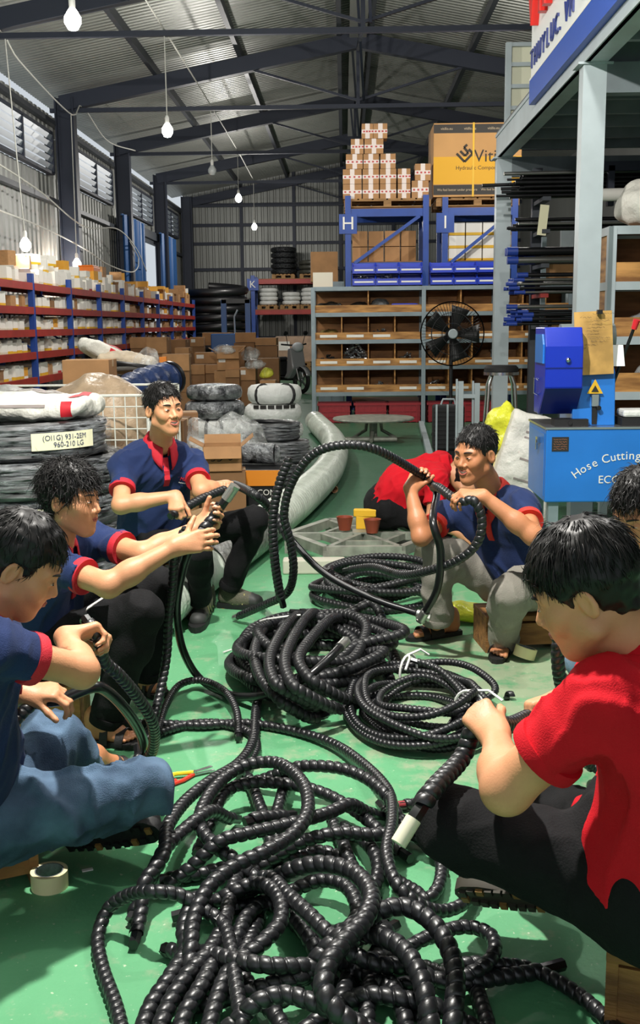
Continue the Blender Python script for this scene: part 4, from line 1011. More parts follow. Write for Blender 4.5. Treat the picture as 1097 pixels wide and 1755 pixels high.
# behind the cage: pallet of odds and ends
pb = MB().bb(-3.2, -1.2, 8.7, 10.9, 0, .10)
for i in range(9): pb.bb(-3.2, -1.2, 8.7 + i * .245, 8.85 + i * .245, .10, .13)
one('low_platform', pb, m_pallet, 'low wooden platform behind the wire cage carrying loose stock', 'platform', loc=(-2.2, 9.8, 0))
for i, (x, y) in enumerate(((-2.88, 9.0), (-2.22, 9.0), (-1.6, 9.1), (-2.85, 10.2), (-2.01, 10.2))):
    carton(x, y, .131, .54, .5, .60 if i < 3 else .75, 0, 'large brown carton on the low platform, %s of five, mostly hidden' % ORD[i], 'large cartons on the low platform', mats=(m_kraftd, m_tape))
a = U(105, 643, 9.0); b = U(184, 611, 9.0)
carton((a.x + b.x) / 2, 9.2, .735, b.x - a.x, .32, 1.23 - .735, 0, 'brown carton with a round hand hole standing behind the wire cage', mats=(m_kraft, m_tape))
one('hand_hole', MB().cyl((a.x * .45 + b.x * .55, 9.035, 1.10), (a.x * .45 + b.x * .55, 9.045, 1.10), .022, n=14), m_blackm, 'dark round hand hole in the carton behind the cage', 'hole', loc=(a.x * .45 + b.x * .55, 9.04, 1.10)) if False else None
# blue tarp roll with black straps
p0, p1 = U(190, 690, 8.6), U(292, 648, 9.4)
mb = MB(); P, L_ = crom([p0, (p0 + p1) / 2 + Vector((0, 0, .03)), p1], .03); mb.tube([tuple(p) for p in P], [.14 + .012 * math.sin(i * 1.25) for i in range(len(P))], 18)
t = thing('tarp_roll', 'dark blue ribbed tarpaulin roll lying behind the smiling man', 'roll', (p0 + p1) / 2 - Vector((0, 0, .14))); mb.build('roll', M('dark_blue_tarp', (34, 52, 92), .4, 0, .3, 9, .5, 22), t, True)
e = MB().cyl(p1 - (p1 - p0).normalized() * .02, p1 + (p1 - p0).normalized() * .012, .15, n=20); e.build('end_cap', m_black, t, True)
carton(p0.x + .12, 8.95, .131, .4, .3, .48, .2, 'brown carton propping the near end of the blue roll', mats=(m_kraftd, m_tape)); carton(p1.x, 9.55, .131, .4, .3, .62, .2, 'brown carton propping the far end of the blue roll', mats=(m_kraftd, m_tape))
# loose black and grey hoses, sacks and bags on the platform
for i in range(5):
    c = U(205 + i * 6, 640 + i * 2, 9.7); mb = MB(); mb.tube([(c.x + .26 * math.cos(a), 9.9 + .22 * math.sin(a), .95 + i * .045 + .05 * math.sin(a + i)) for a in np.linspace(0, 2 * pi, 26, endpoint=False)], .022, 8, closed=True)
    one('hose_loop', mb, M('grey_hose', (92, 90, 86), .5) if i % 2 else m_hoseblk, '%s hose from the bottom of the loose loops behind the carton' % ORD[i], 'hose', 'loose hose loops on the platform', smooth=True, loc=(c.x, 9.9, .9))
c = U(183, 600, 10.4); sack('rice_sack', c + Vector((0, 0, -.05)), (.24, .18, .10), .5, m_sack, 'white and red printed sack lying over the loose hoses', .5, 5, [(-.3, .4, -.5, .2, m_redprint, True), (-.2, .5, -.2, .6, m_redprint, False)])
c = U(218, 612, 10.3); sack('woven_sack', c + Vector((0, 0, -.06)), (.26, .2, .11), .2, M('tan_sack', (186, 170, 146), .6, 0, .15, 6, .5, 30), 'tan woven sack on the platform left of the clear bag', .1, 6)
c = U(254, 622, 9.9); bag('plastic_bag', c, (.12, .12, .13), m_bagclear, 'clear bag of black parts beside the orange block', seed=4, amp=.03)
a = U(274, 641, 9.8); one('orange_block', MB().box((a.x + .03, 9.85, a.z + .075), (.062, .05, .155), RY(-.06)), M('orange_card', (224, 130, 36), .6), 'upright orange box beside the clear bag of parts', 'box', loc=(a.x + .03, 9.85, a.z))
one('plank_stand', MB().bb(-2.4, -1.62, 9.66, 10.7, .89, .93).bb(-2.38, -2.3, 9.68, 10.68, .13, .89).bb(-1.72, -1.64, 9.68, 10.68, .13, .89), m_pallet, 'wooden stand under the loose hoses and sacks', 'stand', loc=(-1.75, 10.1, .13))
# grey-green hoses wrapped in film leaning behind the smiling man
m_ggreen = M('film_over_olive_hose', (92, 98, 84), .22, 0, .7, 16, .9, 34, rgb2=(160, 166, 150))
for i, (px_, R_) in enumerate(((214, .26), (232, .24), (250, .22))):
    c = U(px_, 755, 6.35 + i * .06); mb = MB()
    mb.tube([(c.x + .10 * math.cos(a) * .6, 6.4 + i * .05 + .28 * math.cos(a), .34 + (R_ + .07) * math.sin(a) + .0) for a in np.linspace(0, 2 * pi, 30, endpoint=False)], .045, 10, closed=True)
    one('hose_coil', mb, m_ggreen, '%s upright olive hose coil in clear film left of the smiling man' % ('first', 'middle', 'last')[i], 'coil', 'upright olive hose coils', smooth=True, loc=(c.x, 6.4, 0))
# coil stacks beyond the smiling man
s1 = U(366, 700, 11.6); s2 = U(466, 700, 12.4)
for k, (h, R, mat, lab, st) in enumerate(((.16, .33, m_wrapw, 'white wrapped coil at the bottom of the middle stack', None), (.16, .33, m_wrapw, 'second white wrapped coil of the middle stack', None), (.19, .335, m_wrapw, 'white coil with two black straps in the middle stack', (-1.75, -1.25)), (.20, .325, m_wrapg, 'silver film-wrapped coil in the middle stack', None), (.17, .30, m_wrapg, 'silver film-wrapped coil on top of the middle stack', None))):
    coil(s1.x, 11.7, sum((.16, .16, .19, .20, .17)[:k]), R, .12, mat, lab, 'wrapped coils in the middle stack', h=h, straps=st)
for k, (h, lab, st) in enumerate(((.2, 'white coil at the bottom of the right stack by the motorbike', None), (.2, 'white coil with printed band low in the right stack', None), (.21, 'white coil with printed band in the right stack', None), (.22, 'white coil with black straps on top of the right stack', (-2.2, -.7)))):
    t = coil(s2.x + (.02 if k % 2 else 0), 12.5, sum((.2, .2, .21)[:k]), .33 if k < 3 else .315, .12, m_wrapw, lab, 'white wrapped coils by the motorbike', h=h, straps=st)
    if k in (1, 2):
        for i in range(6):
            a = -2.2 + i * .27; R_ = .336; mb = MB(); vs = []
            for j in range(5):
                aa = a + j * .055
                for zz in (h * .80, h * 1.0): vs.append((R_ * math.cos(aa), R_ * math.sin(aa), zz))
            mb.add(vs, [(2 * j, 2 * j + 2, 2 * j + 3, 2 * j + 1) for j in range(4)]); mb.build('printed_band', m_blackprint, t, world=False)
g1 = U(470, 730, 10.2)
film_coil(g1.x, 10.3, 0, .30, .22, 'dark film-wrapped coil at the bottom of the short stack', 21); film_coil(g1.x + .04, 10.3, .22, .31, .2, 'dark film-wrapped coil in the middle of the short stack', 22)
film_coil(g1.x - .04, 10.35, .42, .30, .17, 'dark film-wrapped coil on top of the short stack', 23)
g2 = U(452, 765, 9.3)
one('hose_bundle', MB().cyl((g2.x - .19, 9.35, .40), (g2.x + .10, 9.30, .40), .085, .09, 18).cyl((g2.x + .10, 9.30, .40), (g2.x + .14, 9.30, .40), .09, .06, 18), m_wrapg, 'silver film-wrapped roll resting on the orange box', 'roll', smooth=True, loc=(g2.x, 9.35, .31))
# orange-topped black box, open carton
o0 = U(440, 812, 8.9)
t = thing('cable_box', 'black box with a bright orange lid flap behind the smiling man', 'box', (o0.x, 9.2, 0)); MB().bb(o0.x - .2, o0.x + .2, 8.98, 9.45, 0, .305).build('body', m_black, t, bevel=.005)
MB().bb(o0.x - .2, o0.x + .2, 8.96, 8.98, .17, .30).build('lid_flap', M('orange_flap', (232, 142, 28), .55), t); letters('printed_name', 'CONG', .07, (o0.x + .1, 8.975, .11), (1, 0, 0), (0, 0, 1), m_white, t)
oc = U(376, 775, 8.5)
carton(oc.x, 8.75, 0, .36, .3, .34, .1, 'brown carton under the open carton behind the smiling man', mats=(m_kraftd, m_tape))
carton(oc.x, 8.72, .345, .31, .28, .20, .1, 'open brown carton with raised flaps behind the smiling man', flaps=True, mark=4)
bag('plastic_bag', (oc.x - .22, 9.2, .45), (.24, .2, .26), m_bagclear, 'large clear plastic bag beside the open carton', seed=12, amp=.05, freq=6)
bag('plastic_bag', (oc.x + .05, 9.6, .40), (.26, .2, .34), m_bagclear, 'tall clear plastic bag behind the open carton', seed=14, amp=.05, freq=6)
bag('paper_scraps', (oc.x + .08, 7.5, .10), (.22, .2, .11), M('brown_paper', (150, 120, 84), .7, 0, .3, 7, .8, 14), 'crumpled brown paper on the floor behind the smiling man', 'paper', seed=15, amp=.05, freq=8)
# long ribbed duct hose in film
def duct():
    pts = [G(540, 722, .15), G(572, 758, .15), G(566, 800, .15), G(520, 850, .15), G(440, 910, .15), G(340, 980, .15), G(262, 1042, .15)]
    P, L = crom(pts, .012); n = len(P); t = thing('duct_hose', 'long pale ribbed duct hose curving over the floor behind the smiling man', 'hose', (pts[3].x, pts[3].y, 0))
    mb = MB(); mb.tube([tuple(p) for p in P], [.135 + .006 * math.cos(i * 2 * pi / 5) for i in range(n)], 28); mb.build('ribbed_wall', M('pale_duct', (196, 204, 192), .35, 0, .15, 8, .3, 40), t, True, sharp=False)
    k0 = int(n * .80); k1 = int(n * .92); mb = MB(); mb.tube([tuple(p) for p in P[k0:k1:4]], .146, 28, caps=False); mb.build('film_band', M('grey_film_band', (128, 130, 126), .2, 0, .4, 20, .6, 30), t, True)
    mb = MB(); mb.tube([tuple(p) for p in P[:int(n * .06):4]], .148, 24, caps=False); mb.build('end_film', m_bagclear, t, True)
duct()
c = G(567, 838, .03); one('cardboard_tube', MB().lathe([(.035, -.075), (.035, .075), (.028, .075), (.028, -.075)], (c.x, c.y, .036), RZ(.5) @ RX(pi / 2), 18, closed=True), M('tube_card', (182, 134, 100), .7), 'short cardboard tube lying on the green floor', 'tube', smooth=True, loc=(c.x, c.y, 0))
# hexagonal steel reel frame with two cups
def reel():
    c = G(622, 918, .11); t = thing('reel_frame', 'grey steel hexagon reel frame lying on the floor behind the hoses', 'frame', (c.x, c.y, 0)); m_ = M('worn_grey_steel', (158, 160, 148), .5, .3, .3, 12)
    R = .50; pts = [(c.x + R * math.cos(a), c.y + R * 1.1 * math.sin(a), .11) for a in np.radians((-62, -2, 62, 118, 182, 242))]
    for i in range(6): MB().bar(pts[i], pts[(i + 1) % 6], .05, .06).build('rim_bar', m_, t)
    for i in range(6): MB().bar((c.x, c.y, .11), pts[i], .035, .05).build('spoke', m_, t)
    for i in range(6):
        MB().bar((pts[i][0], pts[i][1], .0), (pts[i][0], pts[i][1], .11), .045).build('foot', m_, t); 
    MB().bb(c.x - .07, c.x + .07, c.y - .07, c.y + .07, .135, .145).build('hub_plate', m_, t)
    for i in range(6): q = pts[i]; r_ = pts[(i + 1) % 6]; MB().bar((c.x + (q[0] - c.x) * .55, c.y + (q[1] - c.y) * .55, .11), (c.x + (r_[0] - c.x) * .55, c.y + (r_[1] - c.y) * .55, .11), .03, .04).build('inner_bar', m_, t)
    mcup = M('brown_cup', (142, 66, 44), .5)
    for i, (dx, dy, lab) in enumerate(((-.12, .02, 'brown cup on the left of the reel frame'), (.06, -.08, 'brown cup on the right of the reel frame'))):
        MBc = MB().lathe([(.038, 0), (.055, .085), (.058, .09), (.05, .088), (.034, .008)], (c.x + dx, c.y + dy, .146), n=20); one('cup', MBc, mcup, lab, 'cup', smooth=True, loc=(c.x + dx, c.y + dy, .146))
    one('yellow_packet', MB().box((c.x + .02, c.y + .06, .255), (.16, .05, .05), RZ(-.1)).box((c.x + .02, c.y + .06, .19), (.13, .04, .09)), m_yellow, 'yellow packet standing behind the brown cups on the reel frame', 'packet', bevel=.006, loc=(c.x + .02, c.y + .06, .146))
    one('wood_block', MB().bb(c.x - .5, c.x - .12, c.y - .66, c.y - .56, 0, .09), M('pale_block', (196, 192, 176), .7), 'pale block on the floor before the reel frame', 'block', bevel=.01, loc=(c.x - .3, c.y - .6, 0))
reel()
# round turntable on bent legs
c = G(640, 735, 0.0); c.y = 14.0; c.x = U(640, 720, 14.0).x
t = thing('turntable', 'round grey turntable on bent legs before the red crates', 'turntable', (c.x, 14, 0)); m_ = M('worn_grey_steel', (158, 160, 148), .5, .3, .3, 12)
MB().lathe([(.02, .28), (.52, .28), (.53, .295), (.52, .31), (.02, .31)], (c.x, 14, 0), n=32).build('disc', m_, t, True)
for i in range(3):
    a = i * 2.1 + .4; MB().tube([(c.x + .1 * math.cos(a), 14 + .1 * math.sin(a), .28), (c.x + .12 * math.cos(a), 14 + .12 * math.sin(a), .14), (c.x + .32 * math.cos(a), 14 + .32 * math.sin(a), .03)], .022, 8).build('leg', m_, t, True)
MB().cyl((c.x - .42, 13.9, .035), (c.x + .3, 13.9, .035), .035, n=12).build('base_bar', m_, t, True); MB().cyl((c.x, 14, .03), (c.x, 14, .28), .05, n=12).build('pillar', m_, t, True)
# ---------------- standing fan
def fan():
    Y = 14.6; hub = U(775, 572, Y); t = thing('standing_fan', 'large black pedestal fan in front of the bin shelf', 'fan', (hub.x, Y, 0)); R = .42
    MB().lathe([(.001, .0), (.26, .0), (.26, .03), (.06, .05), (.03, .07), (.001, .07)], (hub.x, Y + .1, 0), n=24).build('base', m_black, t, True)
    MB().cyl((hub.x, Y + .1, .05), (hub.x, Y + .1, hub.z), .024, n=12).build('pole', m_black, t, True)
    MB().cyl((hub.x, Y - .02, hub.z), (hub.x, Y + .22, hub.z), .085, .07, 18).build('motor', m_black, t, True)
    gd = MB()
    for off, k in ((-.10, .3), (.06, .3)):
        for r in (R, R * .66, R * .33): gd.tube([(hub.x + r * math.cos(a), Y + off * (1 - (r / R) ** 2) - .02, hub.z + r * math.sin(a)) for a in np.linspace(0, 2 * pi, 40, endpoint=False)], .004 if r < R else .009, 5, closed=True)
        for i in range(60):
            a = 2 * pi * i / 60; pts = [(hub.x + r * math.cos(a), Y + off * (1 - (r / R) ** 2) - .02, hub.z + r * math.sin(a)) for r in np.linspace(.07, R, 5)]; gd.tube(pts, .0022, 4, caps=False)
    gd.build('guard', m_black, t)
    for i in range(5):
        a0 = 2 * pi * i / 5; vs = []; n = 6
        for j in range(n + 1):
            for w in (-1, 1):
                r = .08 + (R - .12) * j / n; aa = a0 + w * (.38 - .05 * j / n) ; vs.append((hub.x + r * math.cos(aa), Y - .01 + w * .03, hub.z + r * math.sin(aa)))
        b = MB().add(vs, [(2 * j, 2 * j + 2, 2 * j + 3, 2 * j + 1) for j in range(n)]).build('blade', M('fan_blade', (30, 31, 32), .5), t, True); b.modifiers.new('thickness', 'SOLIDIFY').thickness = .006
    MB().lathe([(.001, -.13), (.05, -.128), (.06, -.115), (.001, -.11)], (hub.x, Y, hub.z), RX(-pi / 2) @ RX(pi), 20).build('badge', m_steel, t, True) if False else MB().cyl((hub.x, Y - .135, hub.z), (hub.x, Y - .12, hub.z), .055, .065, 20).build('badge', m_lgrey, t, True)
fan()
# ================================================================== mezzanine, sign, bar rack, shelf and machine on the right
MX, MZ = 1.65, 3.25
mz = bpy.data.objects.new('mezzanine', None); COL.objects.link(mz); mz['kind'] = 'structure'; mz.location = (3.5, 9, 0)
m_joist = M('joist_grey', (120, 130, 134), .5, .2, .2, 3)
bm_ = MB(); bm_.bb(MX, MX + .16, 2.0, 12.25, MZ, MZ + .03); bm_.bb(MX, MX + .16, 2.0, 12.25, MZ + .22, MZ + .25); bm_.bb(MX + .01, MX + .04, 2.0, 12.25, MZ, MZ + .25); bm_.build('edge_beam', m_lgrey, mz)
for y in (3.4, 7.85, 12.1):
    c_ = MB(); c_.bb(MX, MX + .16, y - .01, y + .0, 0, MZ); c_.bb(MX, MX + .16, y + .13, y + .14, 0, MZ); c_.bb(MX + .07, MX + .09, y, y + .13, 0, MZ); c_.bb(MX, MX + .012, y, y + .14, 0, MZ); c_.bb(MX - .04, MX + .2, y - .03, y + .17, MZ - .015, MZ)
    c_.build('column', m_lgrey, mz)
for i, y in enumerate(np.arange(2.4, 12.3, .62)):
    j = MB(); j.bb(MX + .05, XR - .02, y - .03, y + .03, MZ + .02, MZ + .19); j.build('joist', m_joist, mz)
for y in (7.9, 12.15): MB().bb(MX + .16, XR - .02, y - .06, y + .06, MZ - .2, MZ + .0).build('cross_beam', m_joist, mz)
MB().bb(MX + .02, XR - .02, 2.0, 12.3, MZ + .25, MZ + .29).build('deck', M('deck_dark', (92, 96, 98), .6), mz)
# sign board on the mezzanine edge
sg = thing('sign_board', 'white and blue sign board reading THUYLUC.VN on the mezzanine edge', 'sign', (MX - .05, 7.5, MZ + .1)); xs = MX - .03
sy0, sy1 = 3.0, 9.83
MB().bb(xs, xs + .06, sy0, sy1, 3.56, 4.75).build('white_panel', M('sign_white', (236, 238, 236), .5), sg)
MB().bb(xs - .012, xs + .06, sy0, sy1, 3.35, 3.545).build('blue_band', M('sign_blue', (24, 82, 186), .35), sg)
MB().bb(xs - .014, xs - .0, sy0, sy1, 3.545, 3.56).build('edge_strip', m_white, sg)
m_navyl = M('letter_navy', (36, 52, 118), .4)
for k, c_ in enumerate('THUYLUC.VN C'):
    if c_ != ' ': letters('sign_letter', c_, .215, (xs - .002, 9.76 - k * .182 + (.05 if c_ == '.' else 0), 3.70), (0, -1, 0), (0, 0, 1), m_navyl, sg, .012)
letters('sign_logo', 'Vimex', .92, (xs - .03, 9.80, 4.20), (0, -1, 0), (0, 0, 1), M('letter_red', (226, 44, 36), .35), sg, .035, align='LEFT')
letters('sign_blue_line', 'THI', .13, (xs - .015, 6.95, 3.45), (0, -1, 0), (0, 0, 1), m_white, sg, .002, align='LEFT')
# cream louvred panel at the far end of the mezzanine
pn = thing('partition_panel', 'cream panel with a white steel frame on the mezzanine end', 'panel', (2.1, 12.2, MZ + .29)); m_cream = M('cream_panel', (232, 232, 206), .5)
x0, x1, z0, z1 = 1.76, 2.75, MZ + .29, 4.42
MB().bb(x0, x1, 12.18, 12.2, z0, z1).build('sheet', m_cream, pn)
for x in (x0, x0 + .93): MB().bb(x - .03, x + .03, 12.12, 12.18, z0, z1).build('frame_post', m_lgrey, pn)
for z in (z0 + .02, z0 + .22, z0 + .44, z0 + .66, z1 - .02): MB().bb(x0, x1, 12.13, 12.18, z - .02, z + .02).build('frame_rail', m_lgrey, pn)
# ---------------- steel bar rack between the columns
rk2 = thing('bar_rack', 'dark cantilever rack holding steel bars beside the far column', 'rack', (3.0, 11.6, 0))
for x in (2.05, 3.9): 
    MB().bb(x - .05, x + .05, 11.85, 11.95, 0, 3.1).build('upright', m_girt, rk2)
    for z in (1.48, 1.80, 2.10, 2.44, 2.76): MB().bb(x - .04, x + .04, 11.3, 11.9, z - .05, z - .01).build('arm', m_rackred if z == 1.80 else m_girt, rk2)
rnb = random.Random(4); m_bar = M('dark_bar', (46, 46, 48), .35, .6, .2, 8); m_bar2 = M('grey_bar', (140, 140, 136), .3, .8); m_cap = M('blue_cap', (40, 66, 150), .4); m_barbk = M('black_bar', (24, 24, 27), .4, .3)
LVB = [(1.48, 'lowest', 18, m_barbk, True), (1.80, 'second', 18, m_barbk, True), (2.10, 'third', 8, m_barbk, True), (2.44, 'fourth', 10, m_barbk, False), (2.76, 'top', 24, m_bar, False)]
for z, nm, n, mt, cap in LVB:
    for i in range(n):
        r = rnb.uniform(.012, .021) if n > 8 else rnb.uniform(.03, .04)
        row = i % 4; lay = i // 4; y = 11.36 + row * .07; zz = z - .008 + r + lay * (.042 if n > 8 else .085); xl = 1.72 + rnb.uniform(-.06, .16) - (.25 if (nm == 'top' and i % 5 == 0) else 0); m_ = m_bar2 if rnb.random() < .22 else mt
        b = thing('steel_bar', 'steel bar on the cantilever rack, %s level, layer %s, %s from the front' % (nm, ('one', 'two', 'three', 'four', 'five', 'six')[lay], ORD[row]), 'bar', (2.8, y, zz), 0, 'steel bars on the cantilever rack')
        sk_ = rnb.uniform(-.02, .05) if nm == 'top' else rnb.uniform(-.004, .008)
        MB().cyl((xl, y, zz), (4.6, y, zz + sk_), r, n=10).build('rod', m_, b, True)
        if cap: MB().cyl((xl - .01, y, zz), (xl + .10, y, zz), r + .006, n=10).build('end_cap', m_cap, b, True)
for x, z, l in ((2.42, 2.12, 'white paper tag hanging from the black bars'), (2.02, 2.52, 'long pale tag hanging from the upper bars')): one('paper_tag', MB().box((x, 11.32, z), (.09, .004, .3), RY(.1)), m_note, l, 'tag', loc=(x, 11.32, z))
# stock seen behind the bars
for i, (x, z) in enumerate(((2.9, 2.05), (3.3, 2.05), (2.95, 1.2), (3.4, 1.2))): carton(x, 14.9, z, .36, .4, .34, 0, 'brown carton %s glimpsed behind the steel bars' % ORD[i], 'cartons behind the steel bars')
one('stock_shelf', MB().bb(2.6, 3.8, 14.6, 15.2, 2.0, 2.05).bb(2.6, 3.8, 14.6, 15.2, 1.15, 1.2).bb(2.6, 2.66, 14.6, 15.2, 0, 2.6).bb(3.74, 3.8, 14.6, 15.2, 0, 2.6), m_shelfgrey, 'grey shelf glimpsed behind the steel bars', 'shelf', loc=(3.2, 14.9, 0))
one('wall_panel', MB().bb(3.9, 5.6, 20.0, 20.1, 0, 3.3), m_lgrey, 'pale partition wall far behind the steel bars', 'panel', loc=(4.7, 20, 0))
# ---------------- right-hand plywood shelf
s2_ = thing('bin_shelf', 'grey steel shelf with plywood bins at the right edge behind the machine', 'shelf', (3.0, 8.45, 0)); QX0, QX1, QY0, QY1 = 1.97, 4.2, 8.2, 8.66
for x in (QX0, 3.1, QX1):
    for y in (QY0, QY1): MB().bb(x - .03, x + .03, y - .03, y + .03, 0, 2.18).build('post', m_lgrey, s2_)
QZ = [2.16, 1.76, 1.36, .95, .55, .15]
for z in QZ:
    for y in (QY0, QY1): MB().bb(QX0, QX1, y - .022, y + .022, z - .03, z + .03).build('rail', m_lgrey, s2_)
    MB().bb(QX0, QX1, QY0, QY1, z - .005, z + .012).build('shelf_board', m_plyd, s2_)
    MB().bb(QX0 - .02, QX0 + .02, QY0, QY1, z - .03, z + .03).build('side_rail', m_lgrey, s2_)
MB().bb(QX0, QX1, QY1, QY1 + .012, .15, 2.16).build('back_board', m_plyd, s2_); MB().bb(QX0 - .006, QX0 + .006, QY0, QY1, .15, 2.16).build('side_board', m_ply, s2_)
for za, zb in zip(QZ[:-1], QZ[1:]):
    MB().bb(QX0 + .03, QX1, QY0 - .012, QY0 + .012, zb + .03, zb + .17).build('bin_front', m_ply, s2_)
    for x in (2.55, 3.1, 3.65): MB().bb(x - .008, x + .008, QY0, QY1, zb + .03, za - .03).build('divider', m_ply, s2_)
MB().bb(2.30, 2.52, QY0 - .016, QY0 - .0125, 1.405, 1.515).build('paper_label', m_note, s2_)
bag('sack', (2.42, 8.42, 2.185 + .17), (.36, .26, .22), m_sack, 'white woven sack slumped on top of the right plywood shelf', seed=3, amp=.05, freq=6)
bag('sack', (2.62, 8.40, 2.185 + .07), (.34, .22, .09), m_wrapw, 'flat white plastic sack under the woven sack on the right shelf', seed=5, amp=.03, freq=8)
bag('plastic_bag', (2.36, 8.42, 1.37 + .10), (.2, .18, .12), m_bagclear, 'clear plastic bag in the upper right plywood bin', seed=6)
bag('plastic_bag', (2.40, 8.42, .96 + .10), (.2, .18, .12), m_bagclear, 'clear plastic bag in the middle right plywood bin', seed=8)
t = thing('guard_rail', 'dark blue rail and white tubes stored under the mezzanine', 'rail', (3.0, 11, 2.6))
MB().cyl((2.4, 10.8, 2.70), (5.2, 10.8, 2.72), .06, n=14).build('white_tube', m_white, t, True); MB().bb(2.3, 5.2, 11.0, 11.08, 2.95, 3.04).build('blue_bar', m_dark, t)
for x in (2.45, 2.62): MB().bb(x - .03, x + .03, 11.0, 11.08, 2.62, 3.0).build('blue_post', m_dark, t)
# ---------------- blue hose cutting machine
def machine():
    t = thing('hose_cutting_machine', 'blue hose cutting and skiving machine behind the laughing man', 'machine', (1.85, 6.75, 0))
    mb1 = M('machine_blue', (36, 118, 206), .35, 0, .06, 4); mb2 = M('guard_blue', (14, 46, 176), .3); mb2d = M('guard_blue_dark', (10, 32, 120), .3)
    x0, x1, y0, y1, z0, z1 = 1.20, 2.30, 6.45, 7.05, .43, .87
    MB().bb(x0, x1, y0, y1, z0, z1).build('cabinet', mb1, t, bevel=.008)
    MB().bb(x0 - .003, x0, y0 + .04, y1 - .04, z0 + .03, z1 - .03).build('side_panel', mb1, t)
    for x, y in ((x0 + .06, y0 + .06), (x1 - .06, y0 + .06), (x0 + .06, y1 - .06), (x1 - .06, y1 - .06)): MB().bb(x - .03, x + .03, y - .03, y + .03, 0, z0).build('leg', m_shelfgrey, t)
    MB().bb(x0 + .06, x1 - .06, y1 - .08, y1 - .04, .1, .14).build('stretcher', m_shelfgrey, t)
    MB().bb(x0 - .005, x1 + .02, y0 - .005, y1 + .005, z1, z1 + .012).build('worktop', m_steel, t)
    pl = MB().bb(x0 + .035, x0 + .135, y0 - .004, y0, z1 - .13, z1 - .045).build('rating_plate', m_blackprint, t)
    mm = MB()
    for i in range(5): scribble(mm, (x0 + .045, y0 - .0045, z1 - .06 - i * .014), (1, 0, 0), (0, 0, 1), .08, .007, i, .001)
    mm.build('plate_lettering', M('plate_copper', (170, 110, 80), .5), pl)
    lt = MB().box((x0 - .012, y0 + .2, z1 - .08), (.02, .06, .035)).build('latch', m_chrome, t); MB().box((x0 - .02, y0 + .2, z1 - .11), (.012, .02, .06)).build('latch_lever', m_chrome, lt)
    # arched lettering
    txt = 'Hose Cutting&Skiving'; cx, cz, R = x0 + .50, z0 - .24, .52; N = len(txt)
    wid = {'i': .5, 't': .6, ' ': .6, 'H': 1.25, 'C': 1.2, '&': 1.25, 'k': .95, 'S': 1.0}
    ws = [wid.get(c, .9) for c in txt]; tot = sum(ws); a = .70; acc = 0
    mb = MB()
    for c, w in zip(txt, ws):
        an = a - 2 * a * (acc + w / 2) / tot; acc += w
        if c == ' ': continue
        vs, fs = text_mesh(c, .072, .0006); p = Vector((cx - R * math.sin(an), y0 - .003, cz + R * math.cos(an))); xd = Vector((math.cos(an), 0, math.sin(an))); yd = Vector((-math.sin(an), 0, math.cos(an)))
        mb.add([p + xd * v.x + yd * v.y - Vector((0, 1, 0)) * v.z for v in vs], fs)
    mb.build('arched_lettering', m_white, t)
    letters('lower_lettering', 'ECO-Friendly', .066, (x0 + .50, y0 - .003, z0 + .135), (1, 0, 0), (0, 0, 1), m_white, t, .0006)
    # column head behind the slot
    hx0, hx1 = 1.375, 1.63
    MB().prism([(6.55, z1 + .012), (6.95, z1 + .012), (6.95, 1.24), (6.62, 1.24), (6.58, 1.20)], 'x', hx0, hx1).build('head', mb1, t, bevel=.006)
    MB().bb(hx0 + .115, hx0 + .145, 6.545, 6.56, .89, 1.06).build('slot', m_blackm, t); MB().bb(hx0 + .11, hx0 + .15, 6.535, 6.56, 1.0, 1.07).build('gauge_plate', m_steel, t)
    MB().cyl((hx0 + .15, 6.52, .99), (hx0 + .15, 6.56, .99), .014, n=14).build('clamp_knob', m_black, t, True)
    w = MB().prism([(hx0 + .08, 1.075), (hx0 + .175, 1.075), (hx0 + .1275, 1.16)], 'y', 6.54, 6.548).build('warning_triangle', m_yellow, t)
    MB().prism([(hx0 + .105, 1.085), (hx0 + .15, 1.085), (hx0 + .1275, 1.125)], 'y', 6.537, 6.541).build('warning_symbol', m_blackprint, w)
    MB().prism([(6.60, 1.235), (6.90, 1.235), (6.90, 1.36), (6.66, 1.36)], 'x', hx0 - .01, hx1 + .06).build('white_guard', M('machine_white', (228, 230, 228), .4), t); MB().cyl((hx0 - .05, 6.75, 1.40), (hx1 + .02, 6.75, 1.40), .09, n=18).build('motor', M('motor_grey', (120, 130, 130), .5), t, True)
    MB().bb(hx0 - .03, hx0 + .02, 6.62, 6.68, 1.42, 1.45).build('yellow_tag', m_yellow, t)
    # blade guard
    gx0, gx1 = 1.13, 1.40
    pts = [(6.42, 1.12), (6.42, 1.36), (6.47, 1.47), (6.78, 1.47), (6.78, .95), (6.62, .95)]
    MB().prism(pts, 'x', gx0 + .05, gx1).build('blade_guard', mb2, t, bevel=.006)
    MB().prism([(6.46, 1.26), (6.46, 1.37), (6.50, 1.43), (6.72, 1.43), (6.72, 1.26)], 'x', gx0 + .04, gx0 + .052).build('guard_opening', mb1, t)
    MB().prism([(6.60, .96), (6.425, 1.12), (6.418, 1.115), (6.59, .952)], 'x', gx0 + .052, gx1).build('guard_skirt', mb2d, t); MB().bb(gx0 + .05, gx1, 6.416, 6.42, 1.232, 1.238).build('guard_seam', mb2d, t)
    MB().sph((gx0 + .18, 6.41, 1.28), .016, 12, 8).build('guard_knob', m_chrome, t, True)
    MB().tube([(gx0 + .045, 6.62, 1.16), (gx0 + .02, 6.6, 1.17), (gx0 + .02, 6.6, 1.08), (gx0 + .045, 6.62, 1.07)], .007, 6).build('guard_handle', m_chrome, t, True)
    # foot clamp and tray
    MB().bb(1.26, 1.46, 6.50, 6.62, z1 + .012, z1 + .055).cyl((1.35, 6.49, z1 + .035), (1.35, 6.5, z1 + .035), .012, n=12).build('clamp_block', m_blackm, t)
